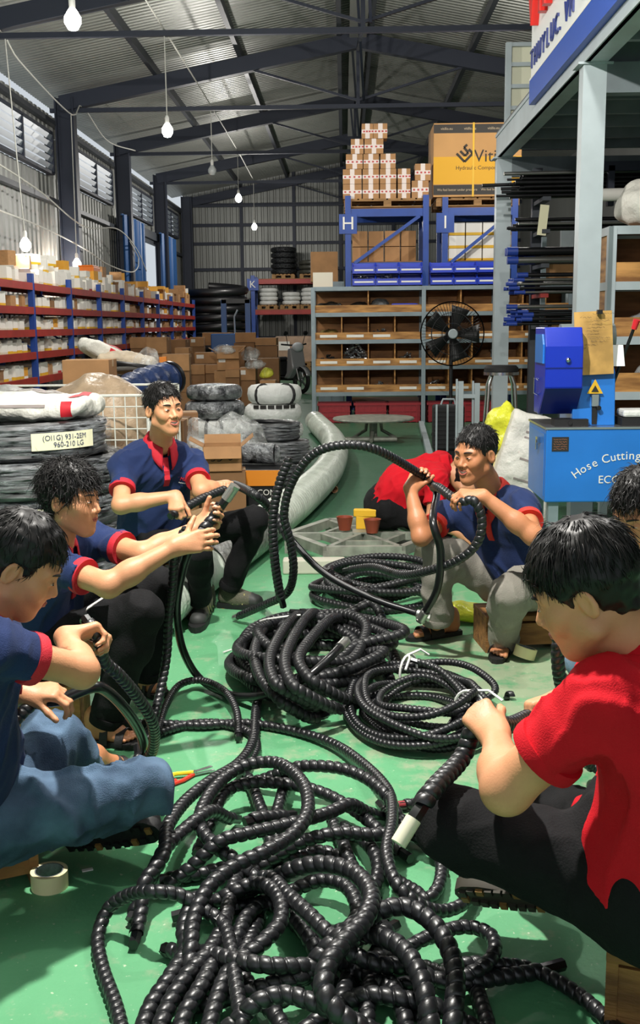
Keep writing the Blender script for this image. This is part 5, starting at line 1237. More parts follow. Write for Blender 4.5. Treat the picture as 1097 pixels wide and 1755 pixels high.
    MB().bb(1.66, 1.95, 6.5, 6.7, z1 + .012, z1 + .06).build('parts_tray', m_blackm, t); MB().box((1.80, 6.6, z1 + .085), (.26, .18, .045)).build('rag', m_wrapw, t, bevel=.015)
    # lever
    lv = MB().cyl((1.64, 6.75, 1.06), (1.74, 6.62, 1.46), .010, n=10).build('lever', m_black, t, True); MB().cyl((1.74, 6.62, 1.455), (1.752, 6.605, 1.51), .017, .021, 12).build('lever_knob', M('knob_red', (216, 42, 52), .4), lv, True)
    MB().sph((1.64, 6.74, 1.05), .022, 12, 8).build('lever_pivot', m_chrome, lv, True)
    # cardboard note with writing, held by a black clip
    nt = MB().box((1.49, 6.56, 1.375), (.225, .006, .375), RX(-.10) @ RY(-.04)).build('cardboard_note', M('note_card', (190, 150, 82), .8, 0, .3, 8), t)
    mm = MB(); rn = random.Random(2)
    for i in range(17): scribble(mm, (1.395 + rn.random() * .08, 6.533 + (i * .002), 1.545 - i * .020), (1, 0, .02), (0, .1, 1), .06 + rn.random() * .07, .009, i, .0008)
    mm.build('handwriting', m_blackprint, nt); MB().bb(1.50, 1.53, 6.53, 6.56, 1.545, 1.57).build('binder_clip', m_black, nt)
machine()
# ---------------- things beside the machine
sack('rice_sack', (1.30, 7.6, .50), (.21, .36, .14), .0, m_sack, 'tall white rice sack with red print standing beside the machine', .30, 9, stand=True, prints=[(.45, .68, -.9, .9, m_redprint, True), (-.55, .1, .62, .66, m_ltxt, True), (-.55, .1, .52, .55, m_ltxt, True), (-.5, .0, .1, .14, m_ltxt, True), (-.5, .1, -.3, -.26, m_ltxt, True)])
bag('plastic_bag', (1.06, 7.75, .27), (.17, .16, .36), M('cream_yellow_bag', (222, 206, 140), .4, 0, .2, 6, .7, 20), 'cream bag leaning beside the rice sack', seed=7, amp=.03)
bag('plastic_bag', tuple(U(862, 738, 7.75)), (.15, .13, .18), M('lemon_bag', (224, 226, 60), .32, 0, .2, 7, .8, 18), 'lemon yellow plastic bag behind the laughing man', seed=11, amp=.035)
def stool():
    t = thing('bar_stool', 'chrome-legged stool with a dark round seat behind the yellow bag', 'stool', (1.27, 9.6, 0)); c = U(859, 640, 9.6)
    MB().lathe([(.001, .0), (.13, .0), (.15, .02), (.15, .05), (.13, .07), (.001, .075)], (c.x, 9.6, c.z), n=24).build('seat', m_blackm, t, True); MB().lathe([(.142, -.012), (.156, -.012), (.156, .014), (.142, .014)], (c.x, 9.6, c.z), n=24, closed=True).build('seat_ring', m_chrome, t, True)
    for a in (-2.5, -.65, .65, 2.5): MB().tube([(c.x + .10 * math.cos(a), 9.6 + .10 * math.sin(a), c.z), (c.x + .14 * math.cos(a), 9.6 + .14 * math.sin(a), c.z - .1), (c.x + .21 * math.cos(a), 9.6 + .21 * math.sin(a), 0)], .012, 8).build('leg', m_chrome, t, True)
    MB().tube([(c.x + .17 * math.cos(a), 9.6 + .17 * math.sin(a), .32) for a in np.linspace(0, 2 * pi, 24, endpoint=False)], .008, 6, closed=True).build('foot_ring', m_chrome, t, True); t.location.x = c.x
    for ch in t.children: ch.location.x -= c.x - 1.27
stool()
t = thing('trestle', 'grey steel trestle frame standing in front of the bin shelf', 'trestle', (.98, 11, 0)); a = U(790, 650, 11); b = U(818, 650, 11)
for x, dz in ((a.x, 0), (b.x, -.02)): MB().bb(x - .025, x + .025, 10.97, 11.02, 0, a.z + dz - .02).bb(x - .045, x - .028, 11.02, 11.07, 0, a.z + dz).build('post', m_lgrey, t)
MB().bb(a.x, b.x, 10.98, 11.01, a.z - .19, a.z - .15).build('crossbar', m_lgrey, t)
bx = U(770, 720, 11.8)
t = thing('tool_case', 'black ribbed case with grey straps on the floor by the trestle', 'case', (bx.x, 11.9, 0)); MB().bb(bx.x - .17, bx.x + .17, 11.8, 12.05, .12, .62).build('body', m_blackm, t, bevel=.03)
for i in range(9): MB().bb(bx.x - .165, bx.x + .165, 11.79, 11.8, .15 + i * .05, .175 + i * .05).build('rib', m_black, t)
for dx in (-.14, -.02): MB().bb(bx.x + dx - .01, bx.x + dx + .01, 11.782, 11.79, .12, .63).build('strap', m_lgrey, t)
MB().bb(bx.x - .15, bx.x + .15, 11.82, 12.03, 0, .12).build('base', m_blackm, t); MB().tube([(bx.x - .08, 11.92, .62), (bx.x - .06, 11.92, .68), (bx.x + .06, 11.92, .68), (bx.x + .08, 11.92, .62)], .012, 6).build('handle', m_lgrey, t, True)
# clutter below the machine
for i, (x, y, r3, m_, lab) in enumerate(((1.55, 6.75, (.12, .12, .10), M('brown_leather', (150, 112, 72), .6, 0, .3, 9), 'tan cloth bundle under the blue machine'), (1.38, 6.8, (.13, .13, .10), m_bagdark, 'black bag of scraps under the left side of the blue machine'), (1.80, 6.8, (.16, .13, .13), m_bagdark, 'dark bag of scraps under the right side of the blue machine'))):
    bag('scrap_bag', (x, y, r3[2] * .75 + .001), r3, m_, lab, seed=i + 3, amp=.03, freq=10)
bag('plastic_bag', (.98, 5.45, .07), (.14, .12, .08), M('lemon_bag', (224, 226, 60), .32, 0, .2, 7, .8, 18), 'small yellow plastic bag on the floor between the stool legs', seed=13, amp=.03) if False else None
# ================================================================== people
m_skin = M('skin', (214, 152, 112), .48, 0, .10, 9, .08, 220)
m_skin2 = M('skin_tanned', (196, 132, 92), .45, 0, .10, 9, .08, 220)
m_lip = M('lips', (176, 96, 82), .4)
m_hair = M('black_hair', (20, 18, 18), .46, spec=.4)
m_brow = M('brow_hair', (34, 26, 22), .7)
m_eyew = M('eye_white', (225, 220, 212), .25)
m_iris = M('iris', (28, 18, 14), .15)
m_teeth = M('teeth', (238, 234, 222), .3)
m_mouth = M('mouth_inside', (70, 24, 22), .6)
m_nail = M('nail', (226, 172, 146), .3)
m_navy = M('navy_pique', (31, 47, 88), .85, 0, .12, 12, .25, 320, sheen=.05, spec=.25)
m_redc = M('red_trim_knit', (196, 30, 48), .75, bump=.2, bscale=300)
m_red = M('red_pique', (204, 18, 34), .85, 0, .08, 10, .25, 320, spec=.25)
m_blackp = M('black_trousers', (17, 17, 19), .85, 0, .2, 14, .2, 200, spec=.25)
m_greyp = M('grey_trousers', (142, 138, 128), .8, 0, .12, 10, .2, 200)
m_jean = M('blue_denim', (86, 112, 138), .85, 0, .45, 7, .35, 340, rgb2=(46, 66, 90))
m_jean2 = M('pale_denim', (140, 165, 195), .85, 0, .3, 7, .35, 340)
m_rub = M('black_rubber', (24, 24, 25), .6, bump=.15, bscale=90)
m_shoe = M('olive_shoe_upper', (86, 84, 68), .7, 0, .25, 20, .3, 150)
m_shoed = M('grey_shoe_toe', (52, 53, 52), .6)
m_lace = M('pale_lace', (176, 164, 110), .6)
m_sole = M('tan_sole', (150, 112, 58), .7)

HAIRLINE = np.array([(0, .066), (25, .062), (45, .052), (58, .028), (68, -.004), (76, -.012), (82, .018), (100, .02), (112, -.03), (140, -.058), (180, -.062)], float)
def hair_z(x, y, lift=0.0):
    a = np.degrees(np.abs(np.arctan2(x, y - .0))); return np.interp(a, HAIRLINE[:, 0], HAIRLINE[:, 1]) + lift * np.clip(1 - a / 60, 0, 1)
def head_sdf(neck_l, smile, fat=0.0):
    s = SDF((-.12, -.15, -.25), (.12, .15, .16), .0036)
    s.ell((0, -.014, .036), (.073 + fat, .094, .084), 0)
    s.ell((0, .030, -.016), (.064 + fat, .061, .084), .03)
    for q in (-1, 1):
        s.cone((0, .060, -.098), (q * (.054 + fat), .004, -.060), .022, .021 + fat * .5, .03)
        s.ell((q * .044, .056, -.016), (.022 + fat, .022, .020), .022)                 # cheekbone
        s.ell((q * .036, .064, -.036 + .006 * smile), (.019 + fat + .003 * smile, .020, .020), .020)
        s.cone((q * .010, .085, .023), (q * .046, .070, .025), .010, .010, .014)       # brow ridge
    s.ell((0, .067, -.101), (.020, .017, .015), .018)                                  # chin
    s.cone((0, .020, -.05), (0, .045, -.085), .035, .03, .03)
    for q in (-1, 1):
        s.ell((q * .031, .1005, .003), (.017, .012, .0085), .012, op='s')              # sockets
        s.ell((q * .031, .0775, .002), (.0155, .0135, .0115), .004)                    # lids
    s.cone((0, .084, .010), (0, .1035, -.027), .0070, .0115, .012)                     # nose
    for q in (-1, 1): s.ell((q * .0150, .0935, -.033), (.0095, .0105, .0085), .008)
    s.ell((0, .080, -.058), (.032, .016, .022), .016)                                  # muzzle
    if smile > .3:
        s.ell((0, .102, -.0625), (.0300, .016, .0095), .004, op='s')
        for q in (-1, 1): s.cone((q * .021, .092, -.036), (q * .037, .078, -.060), .0032, .0032, .006, op='s')
    else:
        s.ell((0, .0985, -.0605), (.023, .006, .0022), .003, op='s')
    nl = np.array(neck_l); n0 = np.array((0, -.022, -.045)); nm = nl * .55 + n0 * .45
    s.cone(tuple(n0), tuple(nm), .053, .053 + fat, .025)
    s.cone(tuple(nm), tuple(nl), .053 + fat, .062, .02)
    for q in (-1, 1):                                                                   # ears
        R = np.array(RZ(q * .42) @ RX(-.18))
        s.ell((q * .080, -.010, -.004), (.0085, .0190, .031), .006, R)
        s.ell((q * .0875, -.006, .0), (.0065, .0115, .020), .003, R, op='s')
    return s
def tri_strands(roots, dirs, bend, length, r0, nseg=3):
    """many thin tapered 3-sided strands as one mesh"""
    n = len(roots); V = []; 
    d = dirs / (np.linalg.norm(dirs, axis=1)[:, None] + 1e-9)
    u = np.cross(d, np.array([.31, .87, .38])); u /= np.linalg.norm(u, axis=1)[:, None] + 1e-9; w = np.cross(d, u)
    rings = []
    for k in range(nseg + 1):
        t = k / nseg
        c = roots + d * (length * t)[:, None] + bend * ((length * t * t)[:, None])
        r = r0 * (1 - t) ** .7 + .0002
        for a in range(3):
            an = 2 * pi * a / 3; rings.append(c + (u * math.cos(an) + w * math.sin(an)) * (r[:, None] if isinstance(r, np.ndarray) else r))
    V = np.stack(rings, 1).reshape(-1, 3); m = 3 * (nseg + 1)
    q = []
    for k in range(nseg):
        for a in range(3): q.append((k * 3 + a, k * 3 + (a + 1) % 3, (k + 1) * 3 + (a + 1) % 3, (k + 1) * 3 + a))
    q = np.array(q); Q = (np.arange(n)[:, None, None] * m + q[None]).reshape(-1, 4)
    return V, Q
def make_head(root, C, face, up, neck, spec):
    y = Vector(face).normalized(); z = (Vector(up) - y * Vector(up).dot(y)).normalized(); x = y.cross(z)
    R = frame(x, y, z); Rn = np.array(R); Cn = np.array(C)
    sx = spec.get('hscale', 1.0)
    W = lambda P: np.asarray(P) * sx @ Rn.T + Cn
    nl = (np.array(R.transposed() @ (Vector(neck) - Vector(C)))) / sx
    smile = spec.get('smile', 0); skin = spec.get('skin', m_skin)
    V, Q = head_sdf(nl, smile, spec.get('fat', 0)).mesh(1)
    headmesh = (W(V), Q)
    # hair: cap plus combed strands
    lift = spec.get('lift', 0); vol = spec.get('vol', .010); fade = spec.get('fade', .5)
    s = SDF((-.13, -.16, -.12), (.13, .16, .20), .0055)
    fat = spec.get('fat', 0)
    s.ell((0, -.015, .036 + vol * .5), (.0745 + fat + vol * .6, .0965 + vol * .6, .0850 + vol), 0)
    s.cone((0, -.030, -.02), (0, -.042, -.07), .056, .048, .03)
    X, Y, Z = np.meshgrid(*s.ax, indexing='ij')
    hz = hair_z(X, Y, lift)
    s.F = np.maximum(s.F, (hz - Z) * .8).astype(np.float32)
    s.noise(.0045, 70, spec.get('seed', 1))
    hV, hQ = s.mesh(1)
    hair = mesh_np('hair', W(hV), hQ, m_hair, root, True)
    rs = np.random.RandomState(spec.get('seed', 1)); N = int(spec.get('strands', 2600) * .9)
    nrm = np.zeros_like(hV); fn = np.cross(hV[hQ[:, 2]] - hV[hQ[:, 0]], hV[hQ[:, 3]] - hV[hQ[:, 1]])
    for k in range(4): np.add.at(nrm, hQ[:, k], fn)
    nrm /= np.linalg.norm(nrm, axis=1)[:, None] + 1e-9
    ok = np.argwhere(((hV - np.array((0, -.015, .036))) * nrm).sum(1) > .03)[:, 0]
    pick = rs.choice(ok, N); P = hV[pick]; n = nrm[pick]
    crown = np.array((.01, -.045, .13)); fl = P - crown; fl[:, 2] -= .02
    fl -= n * (fl * n).sum(1)[:, None]; fl /= np.linalg.norm(fl, axis=1)[:, None] + 1e-9
    top = np.clip((P[:, 2] - .0) / .09, 0, 1)
    ln = spec.get('len', .03) * (fade + (1 - fade) * top) * (.6 + .7 * rs.rand(N))
    d = fl * 1.0 + n * spec.get('stand', .55) * (.4 + .6 * top)[:, None] + rs.randn(N, 3) * spec.get('mess', .25)
    bend = -n * .45 + np.array((0, 0, -.25)) + rs.randn(N, 3) * spec.get('mess', .25) * .6
    sV, sQ = tri_strands(P - n * .003, d, bend, ln, .0016)
    mesh_np('hair_strands', W(sV), sQ, m_hair, hair, True)['kind'] = 'stuff'
    # eyes, brows, mouth
    op = spec.get('eye', .7)
    for q in (-1, 1):
        e = MB().sph((0, 0, 0), 1, 14, 8, (.0115, .0045, .0048 * op)); e.v = [tuple(Vector(W((q * .031 + v[0], .0885 + v[1] - abs(v[0]) * .25, .0015 + v[2] + v[0] * q * .12)))) for v in e.v]
        eye = e.build('eye', m_eyew, root, True)
        gx, gz = spec.get('gaze', (0, 0))
        e = MB().sph((0, 0, 0), 1, 12, 8, (.0054, .0022, .0050 * op)); e.v = [tuple(Vector(W((q * .031 + gx + v[0], (.0922) + v[1], .0018 + gz + v[2])))) for v in e.v]
        e.build('iris', m_iris, eye, True)
        pts = [W((q * (.018 + .027 * t), .0915 - .012 * t * t, .0015 + .0052 * op * math.sin(pi * (t * .9 + .08)) + .001)) for t in np.linspace(0, 1, 8)]
        MB().tube([Vector(p) for p in pts], [.0008, .0015, .0019, .0020, .0020, .0018, .0013, .0007], 6).build('eyelashes', m_iris, eye, True)
        pts = [W((q * (.013 + .037 * t), .0955 - .018 * t * t, .0235 + .0065 * math.sin(pi * (t * .75 + .05)) - .002 * t)) for t in np.linspace(0, 1, 8)]
        MB().tube([Vector(p) for p in pts], [.0022, .0034, .0038, .0036, .0033, .0028, .0020, .0010], 6).build('eyebrow', m_brow, root, True)
        # nostril
        MB().sph(tuple(W((q * .0062, .1015, -.0400))), .0026, 8, 6).build('nostril', m_mouth, root, True)
    if smile > .3:
        w = .0310; hgt = .0105 * min(1, smile + .2)
        def lipy(t): return .0985 - .021 * t * t
        up_ = [W((w * t, lipy(t), -.0545 + .006 * t * t)) for t in np.linspace(-1, 1, 13)]
        lo_ = [W((w * t, lipy(t) - .001, -.0575 - hgt * 1.25 * (1 - t * t) + .009 * t * t)) for t in np.linspace(-1, 1, 13)]
        rr = [.0012] + [.0026] * 11 + [.0012]; rl = [.0012, .002] + [.0037] * 9 + [.002, .0012]
        MB().tube([Vector(p) for p in up_], rr, 8).build('upper_lip', m_lip, root, True)
        MB().tube([Vector(p) for p in lo_], rl, 8).build('lower_lip', m_lip, root, True)
        mb = MB()
        for t in np.linspace(-.80, .80, 10):
            c = W((w * t * .95, lipy(t) - .0045, -.0600 + .006 * t * t)); mb.sph(c, 1, 8, 6, (.0034, .0022, .0060), R)
        mb.build('teeth', m_teeth, root, True)
        e = MB().sph((0, 0, 0), 1, 14, 8, (.029, .004, .010)); e.v = [tuple(Vector(W((v[0], .0895 + v[1] - v[0] * v[0] * 14, -.0625 + v[2])))) for v in e.v]; e.build('mouth', m_mouth, root, True)
    else:
        w = .0225
        up_ = [W((w * t, .0995 - .014 * t * t, -.0575 - .0008 * t * t)) for t in np.linspace(-1, 1, 11)]
        lo_ = [W((w * .9 * t, .0980 - .014 * t * t, -.0645 + .0045 * t * t)) for t in np.linspace(-1, 1, 11)]
        MB().tube([Vector(p) for p in up_], [.001] + [.0028] * 9 + [.001], 8).build('upper_lip', m_lip, root, True)
        MB().tube([Vector(p) for p in lo_], [.001, .002] + [.0038] * 7 + [.002, .001], 8).build('lower_lip', m_lip, root, True)
    return headmesh, R
FING = [  # lateral offset, base forward, three lengths, radius
    (.0285, .086, (.042, .025, .020), .0088), (.0095, .090, (.046, .029, .021), .0092), (-.0095, .086, (.042, .027, .020), .0088), (-.0275, .077, (.033, .020, .018), .0078)]
def hand_prims(s, wr, fwd, palm, thumb_sign, curl, spread=.0, thumb=(.55, .35, .25), hs=1.0):
    """fingers curl from fwd towards palm normal; thumb_sign: +1 thumb on fwd x palm side"""
    f = Vector(fwd).normalized(); n = (Vector(palm) - f * Vector(palm).dot(f)).normalized(); sd = f.cross(n) * thumb_sign
    wr = Vector(wr); P = lambda a, b, c: wr + (f * a + sd * b + n * c) * hs
    nails = []
    for i, (lat, base, ln, r) in enumerate(FING):                                   # metacarpals
        s.cone(P(.012, lat * .55, 0), P(base, lat, -.002), .0155 * hs, .0125 * hs, .012)
    s.cone(P(.02, .0, .006), P(.06, .0, .006), .018 * hs, .016 * hs, .02)
    s.cone(P(.018, .022, .008), P(.048, .034, .014), .017 * hs, .013 * hs, .014)      # thumb ball
    cs = curl if isinstance(curl[0], (tuple, list)) else [curl] * 4
    for i, (lat, base, ln, r) in enumerate(FING):
        p = P(base, lat, -.002); a = 0.0; sp = spread * (1.5 - i)
        for j in range(3):
            a += cs[i][j]
            d = (f * math.cos(a) + n * math.sin(a) + sd * sp * math.cos(a)).normalized(); q = p + d * ln[j] * hs
            s.cone(p, q, (r - .0006 * j) * hs, (r - .0006 * (j + 1)) * hs, .0035 if j else .006); 
            s.ell(tuple(p), (r * 1.07 * hs,) * 3, .003); p = q
        back = (-n * math.cos(a) + f * math.sin(a)); nails.append((p - d * .004 * hs + back * (r - .0022) * hs, d, back, r * hs))
    p = P(.048, .034, .014); d0 = (f * .62 + sd * .62 + n * .35).normalized(); a = 0
    side = (f * .6 - sd * .5 + n * .6).normalized()
    for j, (L, r) in enumerate(((.038, .0108), (.030, .0096))):
        a += thumb[j]; d = (d0 * math.cos(a) + side * math.sin(a)).normalized(); q = p + d * L * hs
        s.cone(p, q, (r + .0006) * hs, (r - .0006) * hs, .006); p = q
    return nails
def nail_mesh(nails, parent):
    for p, d, b, r in nails:
        x = d.cross(b).normalized(); R = frame(x, d, b)
        MB().sph(p, 1, 8, 6, (r * .72, r * .95, .0016), R).build('fingernail', m_nail, parent, True)
def collar(root, neck, R, mat, gap=.55, r0=.062, h=.045):
    """folded polo collar: stands round the neck, open at the throat"""
    N = Vector(neck); x, y, z = (Vector((R[0][i], R[1][i], R[2][i])) for i in range(3))
    vs = []; n = 26
    rows = ((r0 - .004, -.004), (r0 - .006, h * .75), (r0 + .001, h), (r0 + .010, h * .9), (r0 + .024, h * .25), (r0 + .030, -.006), (r0 + .022, -.012))
    for i in range(n + 1):
        t = -1 + 2 * i / n; a = t * (pi - gap * .5); fr = max(0, (abs(t) - .72) / .28)
        for k, (r, hh) in enumerate(rows):
            drop = .0
            if k >= 4: drop = fr * .052
            rr = r + (.012 * fr if k >= 4 else 0)
            ti = -.032 * math.cos(a + pi) * 0
            vs.append(N + x * (math.sin(a) * rr) + y * (-math.cos(a) * rr * 1.05 + .0) + z * (hh - drop + .016 * math.cos(a) - .012 * fr))
    m = len(rows); fs = [(i * m + k, (i + 1) * m + k, (i + 1) * m + k + 1, i * m + k + 1) for i in range(n) for k in range(m - 1)]
    mb = MB(); mb.add(vs, fs)
    o = mb.build('collar', mat, root, True, sharp=False)
    md = o.modifiers.new('thickness', 'SOLIDIFY'); md.thickness = .004
    return o
def ring_band(a, b, ra, rb, t=.004, n=24):
    mb = MB(); a, b = Vector(a), Vector(b); d = (b - a).normalized()
    tt = Vector((0, 0, 1)) if abs(d.z) < .9 else Vector((1, 0, 0)); u = d.cross(tt).normalized(); w = d.cross(u); R = frame(u, w, d); L = (b - a).length
    mb.lathe([(ra - t, 0), (ra, 0), (ra + t * .6, L * .3), (rb + t * .6, L * .8), (rb, L), (rb - t, L), (rb - t * 3, L * .9)], a, R, n)
    return mb
def make_person(sp):
    """sp: joints in world space (Vectors) and looks"""
    root = thing('person', sp['label'], 'person', (sp['pelvis'].x, sp['pelvis'].y, 0))
    sh, el, wr, kn, an = sp['sh'], sp['el'], sp['wr'], sp['kn'], sp['an']       # dicts 'L','R'
    pel, neck = sp['pelvis'], sp['neck']
    right = (sh['R'] - sh['L']).normalized(); upv = (neck - pel).normalized(); fwd = upv.cross(right).normalized()
    hipr = sp.get('hipr', right); fat = sp.get('bodyfat', 0.0)
    skin = sp.get('skin', m_skin); shirtm = sp['shirt']; pantm = sp['pants']
    hip = {q: pel + hipr * (.085 if q == 'R' else -.085) for q in 'LR'}
    # ---- skin (one body mesh)
    parts = []; nails = []
    hm, HR = make_head(root, sp['head'], sp['face'], sp.get('hup', (0, 0, 1)), neck + upv * .0, sp)
    parts.append(hm)
    for q in 'LR':
        if q not in el: continue
        h = sp['hand'][q]
        pts = [sh[q], el[q], wr[q], wr[q] + Vector(h['fwd']).normalized() * .2, wr[q] + Vector(h['palm']).normalized() * .12]
        lo, hi = bounds(pts, .09); s = SDF(lo, hi, .0046)
        s.cone(sh[q], el[q], .046 + fat * .3, .040 + fat * .2, .02)
        fa = (wr[q] - el[q]); 
        s.cone(el[q], el[q] + fa * .35, .041 + fat * .2, .042 + fat * .2, .025); s.cone(el[q] + fa * .3, wr[q], .041 + fat * .2, .0265, .02)
        f = Vector(h['fwd']).normalized(); n = Vector(h['palm']); n = (n - f * n.dot(f)).normalized(); sd = f.cross(n)
        s.cone(wr[q] - sd * .010, wr[q] + f * .02 - sd * .012, .022, .019, .02); s.cone(wr[q] + sd * .010, wr[q] + f * .02 + sd * .012, .022, .019, .02)
        nails += hand_prims(s, wr[q], h['fwd'], h['palm'], (1 if q == 'R' else -1), h['curl'], h.get('spread', 0.03), h.get('tc', (.3, .4)), h.get('hs', 1.0))
        parts.append(s.mesh(1))
    body_V, body_Q = joinm(parts)
    body = mesh_np('body', body_V, body_Q, skin, root, True)
    nail_mesh(nails, body)
    # ---- shirt
    ctr = [pel, neck] + [sh[q] for q in sh] + [el[q] for q in el]
    lo, hi = bounds(ctr, .21); s = SDF(lo, hi, .0068)
    chest = neck - upv * .15 - fwd * .02 + sp.get('chest_off', Vector((0, 0, 0)))
    waist = pel * .55 + chest * .45 + sp.get('bend', Vector((0, 0, 0)))
    low = pel + upv * .015
    for g in (-1, 1):
        s.cone(low + hipr * g * .062, waist + right * g * .055, .125 + fat, .112 + fat, .06)
        s.cone(waist + right * g * .055, chest + right * g * .082, .112 + fat, .108 + fat * .6, .06)
        s.cone(chest + right * g * .06 + fwd * .02, chest + right * g * .095 + upv * .07, .095, .07, .05)
    for q in sh:
        g = 1 if q == 'R' else -1
        s.cone(neck - upv * .03 - fwd * .01 + right * g * .03, sh[q], .056, .053, .05)
        s.cone(chest + right * g * .10, sh[q], .080, .056, .06)
        if q in el:
            e = sh[q] + (el[q] - sh[q]) * sp.get('sleeve', .62)
            s.cone(sh[q], e + (e - sh[q]) * .1, .060 + fat * .3, .059 + fat * .3, .03)
    d1 = sp.get('fold', Vector((1, 0, 1))).normalized()
    Mx = np.array(frame(d1.cross(fwd).normalized(), fwd, d1).transposed()); Mx = np.diag((1.0, .8, .28)) @ Mx
    s.noise(.006, 15, sp.get('seed', 1), Mx); s.ridge(.012, 13, sp.get('seed', 1) + 3, Mx); s.ridge(.007, 24, sp.get('seed', 1) + 9, Mx)
    for q in el:
        e = sh[q] + (el[q] - sh[q]) * sp.get('sleeve', .62); s.cut(e, (el[q] - sh[q]).normalized(), 0, .1)
    s.cone(neck - upv * .03 + upv * .0, neck + upv * .2, .056, .056, .012, 's')
    s.cut(pel - upv * sp.get('hem', .07), -upv, .01)
    V, Q = s.mesh(2)
    shirt = mesh_np('shirt', V, Q, shirtm, root, True)
    trim = sp.get('trim', m_redc)
    for q in el:
        e = sh[q] + (el[q] - sh[q]) * sp.get('sleeve', .62); d = (el[q] - sh[q]).normalized()
        ring_band(e - d * .026, e + d * .004, .0632 + fat * .3, .0632 + fat * .3, .0025).build('sleeve_cuff', trim, shirt, True)
    RB = frame(right, fwd, upv)
    collar(shirt, neck - upv * .012, RB, sp.get('collar', trim))
    from mathutils.bvhtree import BVHTree
    bvh = BVHTree.FromPolygons([Vector(v) for v in V], [tuple(f) for f in Q])
    if sp.get('placket', True):
        pts = []
        for t in np.linspace(.05, .19, 8):
            o = neck - upv * t + fwd * .5; hit = bvh.ray_cast(o, -fwd)[0]
            if hit: pts.append(hit + fwd * .003)
        if len(pts) > 2:
            mb = MB()
            for a, b in zip(pts[:-1], pts[1:]): mb.bar(a, b, .03, .006, up=fwd)
            mb.build('placket', trim, shirt)
    if sp.get('logo'):
        o = neck - upv * .15 + right * (-.085) + fwd * .5; hit, nn, _, _ = bvh.ray_cast(o, -fwd)
        if hit:
            xd = -right; xd = (xd - nn * xd.dot(nn)).normalized(); yd = nn.cross(xd)
            letters('chest_logo', 'V MEX', .026, hit + nn * .004, xd, yd, m_redc, shirt, .001, shear=.2)
            letters('chest_logo_line', 'thuyluc.vn', .009, hit + nn * .004 - yd * .02, xd, yd, m_eyew, shirt, .0008)
    # ---- trousers
    if kn:
        ctr = [pel] + [kn[q] for q in kn] + [an[q] for q in an] + [hip[q] for q in kn]
        lo, hi = bounds(ctr, .19); s = SDF(lo, hi, .0072)
        lf = sp.get('leg', 1.0)
        s.cone(hip['L'], hip['R'], .118 + fat, .118 + fat, .05)
        s.cone(pel - fwd * .02, pel + upv * .08, .12 + fat, .115 + fat, .05)
        for q in kn:
            s.cone(hip[q], kn[q], .098 * lf, .073 * lf, .04)
            c = kn[q] + (an[q] - kn[q]) * .3
            s.cone(kn[q], c, .071 * lf, .070 * lf, .03); s.cone(c, an[q], .070 * lf, .058 * lf, .03)
        Mx = np.diag((1.0, 1.0, 1.0))
        pf = sp.get('pfold', 1); s.noise(.008 * pf, 11, sp.get('seed', 1) + 5); s.ridge(.010 * pf, 9, sp.get('seed', 1) + 6, np.diag((1, 1, .45))); s.ridge(.005 * pf, 19, sp.get('seed', 1) + 7, np.diag((1, .8, .6)))
        for q in kn:
            d = (an[q] - kn[q]).normalized()
            if sp.get('cutleg', True): s.cut(an[q] - d * .005, d, 0, .11)
        V, Q = s.mesh(3); trousers = mesh_np('trousers', V, Q, pantm, root, True)
        for q in kn:
            if sp.get('cutleg', True):
                d = (an[q] - kn[q]).normalized(); ring_band(an[q] - d * .035, an[q], .062 * lf, .061 * lf, .004).build('trouser_hem', pantm, trousers, True)
    return root, shirt, body
def grip(d, n_hint, flip=1):
    """hand directions so that the fingers wrap a rod lying along d"""
    d = Vector(d).normalized(); n = Vector(n_hint); n = (n - d * n.dot(d)).normalized(); return d.cross(n) * flip, n
def palm(sp, q, a=.084, b=.026):
    h = sp['hand'][q]; f = Vector(h['fwd']).normalized(); n = Vector(h['palm']); n = (n - f * n.dot(f)).normalized(); k = h.get('hs', 1.0)
    return sp['wr'][q] + f * a * k + n * b * k
def bare_foot(root, body, heel, toe, ankle_top, mat, strap='slide', sole_t=.022):
    """a foot in an open sandal: heel and toe are ground points"""
    heel, toe = Vector(heel), Vector(toe); f = (toe - heel); f.z = 0; L = f.length; f.normalize(); sd = f.cross(Vector((0, 0, 1)))
    up = Vector((0, 0, 1)); b = Vector((0, 0, sole_t)); k = L / .26
    lo, hi = bounds([heel, toe, heel + up * .14, ankle_top], .06); s = SDF(lo, hi, .0045)
    H = heel + b + f * .035 * k
    s.cone(H + up * .028, heel + b + f * .16 * k + up * .022, .030, .026, .02)
    s.cone(heel + b + f * .04 * k + up * .075, ankle_top, .033, .036, .03); s.cone(H + up * .03, heel + b + f * .045 * k + up * .09, .030, .032, .03)
    s.cone(heel + b + f * .06 * k + up * .07, heel + b + f * .18 * k + up * .022, .030, .022, .03)
    for q in (-1, 0, 1): s.cone(heel + b + f * .10 * k + sd * q * .018 + up * .02, heel + b + f * .185 * k + sd * q * .026 + up * .014, .020, .014, .015)
    for i, w in enumerate((-.034, -.016, .001, .017, .032)):
        LL = (.262, .258, .250, .240, .228)[i] * k if True else 0; r = (.0125, .0095, .0092, .0088, .0085)[i]
        s.cone(heel + b + f * .185 * k + sd * w * .9 + up * .013, heel + b + f * (LL - .012) + sd * w * 1.05 + up * .010, r * 1.05, r * .9, .005)
    V, Q = s.mesh(1); mesh_np('bare_foot', V, Q, mat, root, True)
    sandal(root, heel, toe, strap, sole_t)
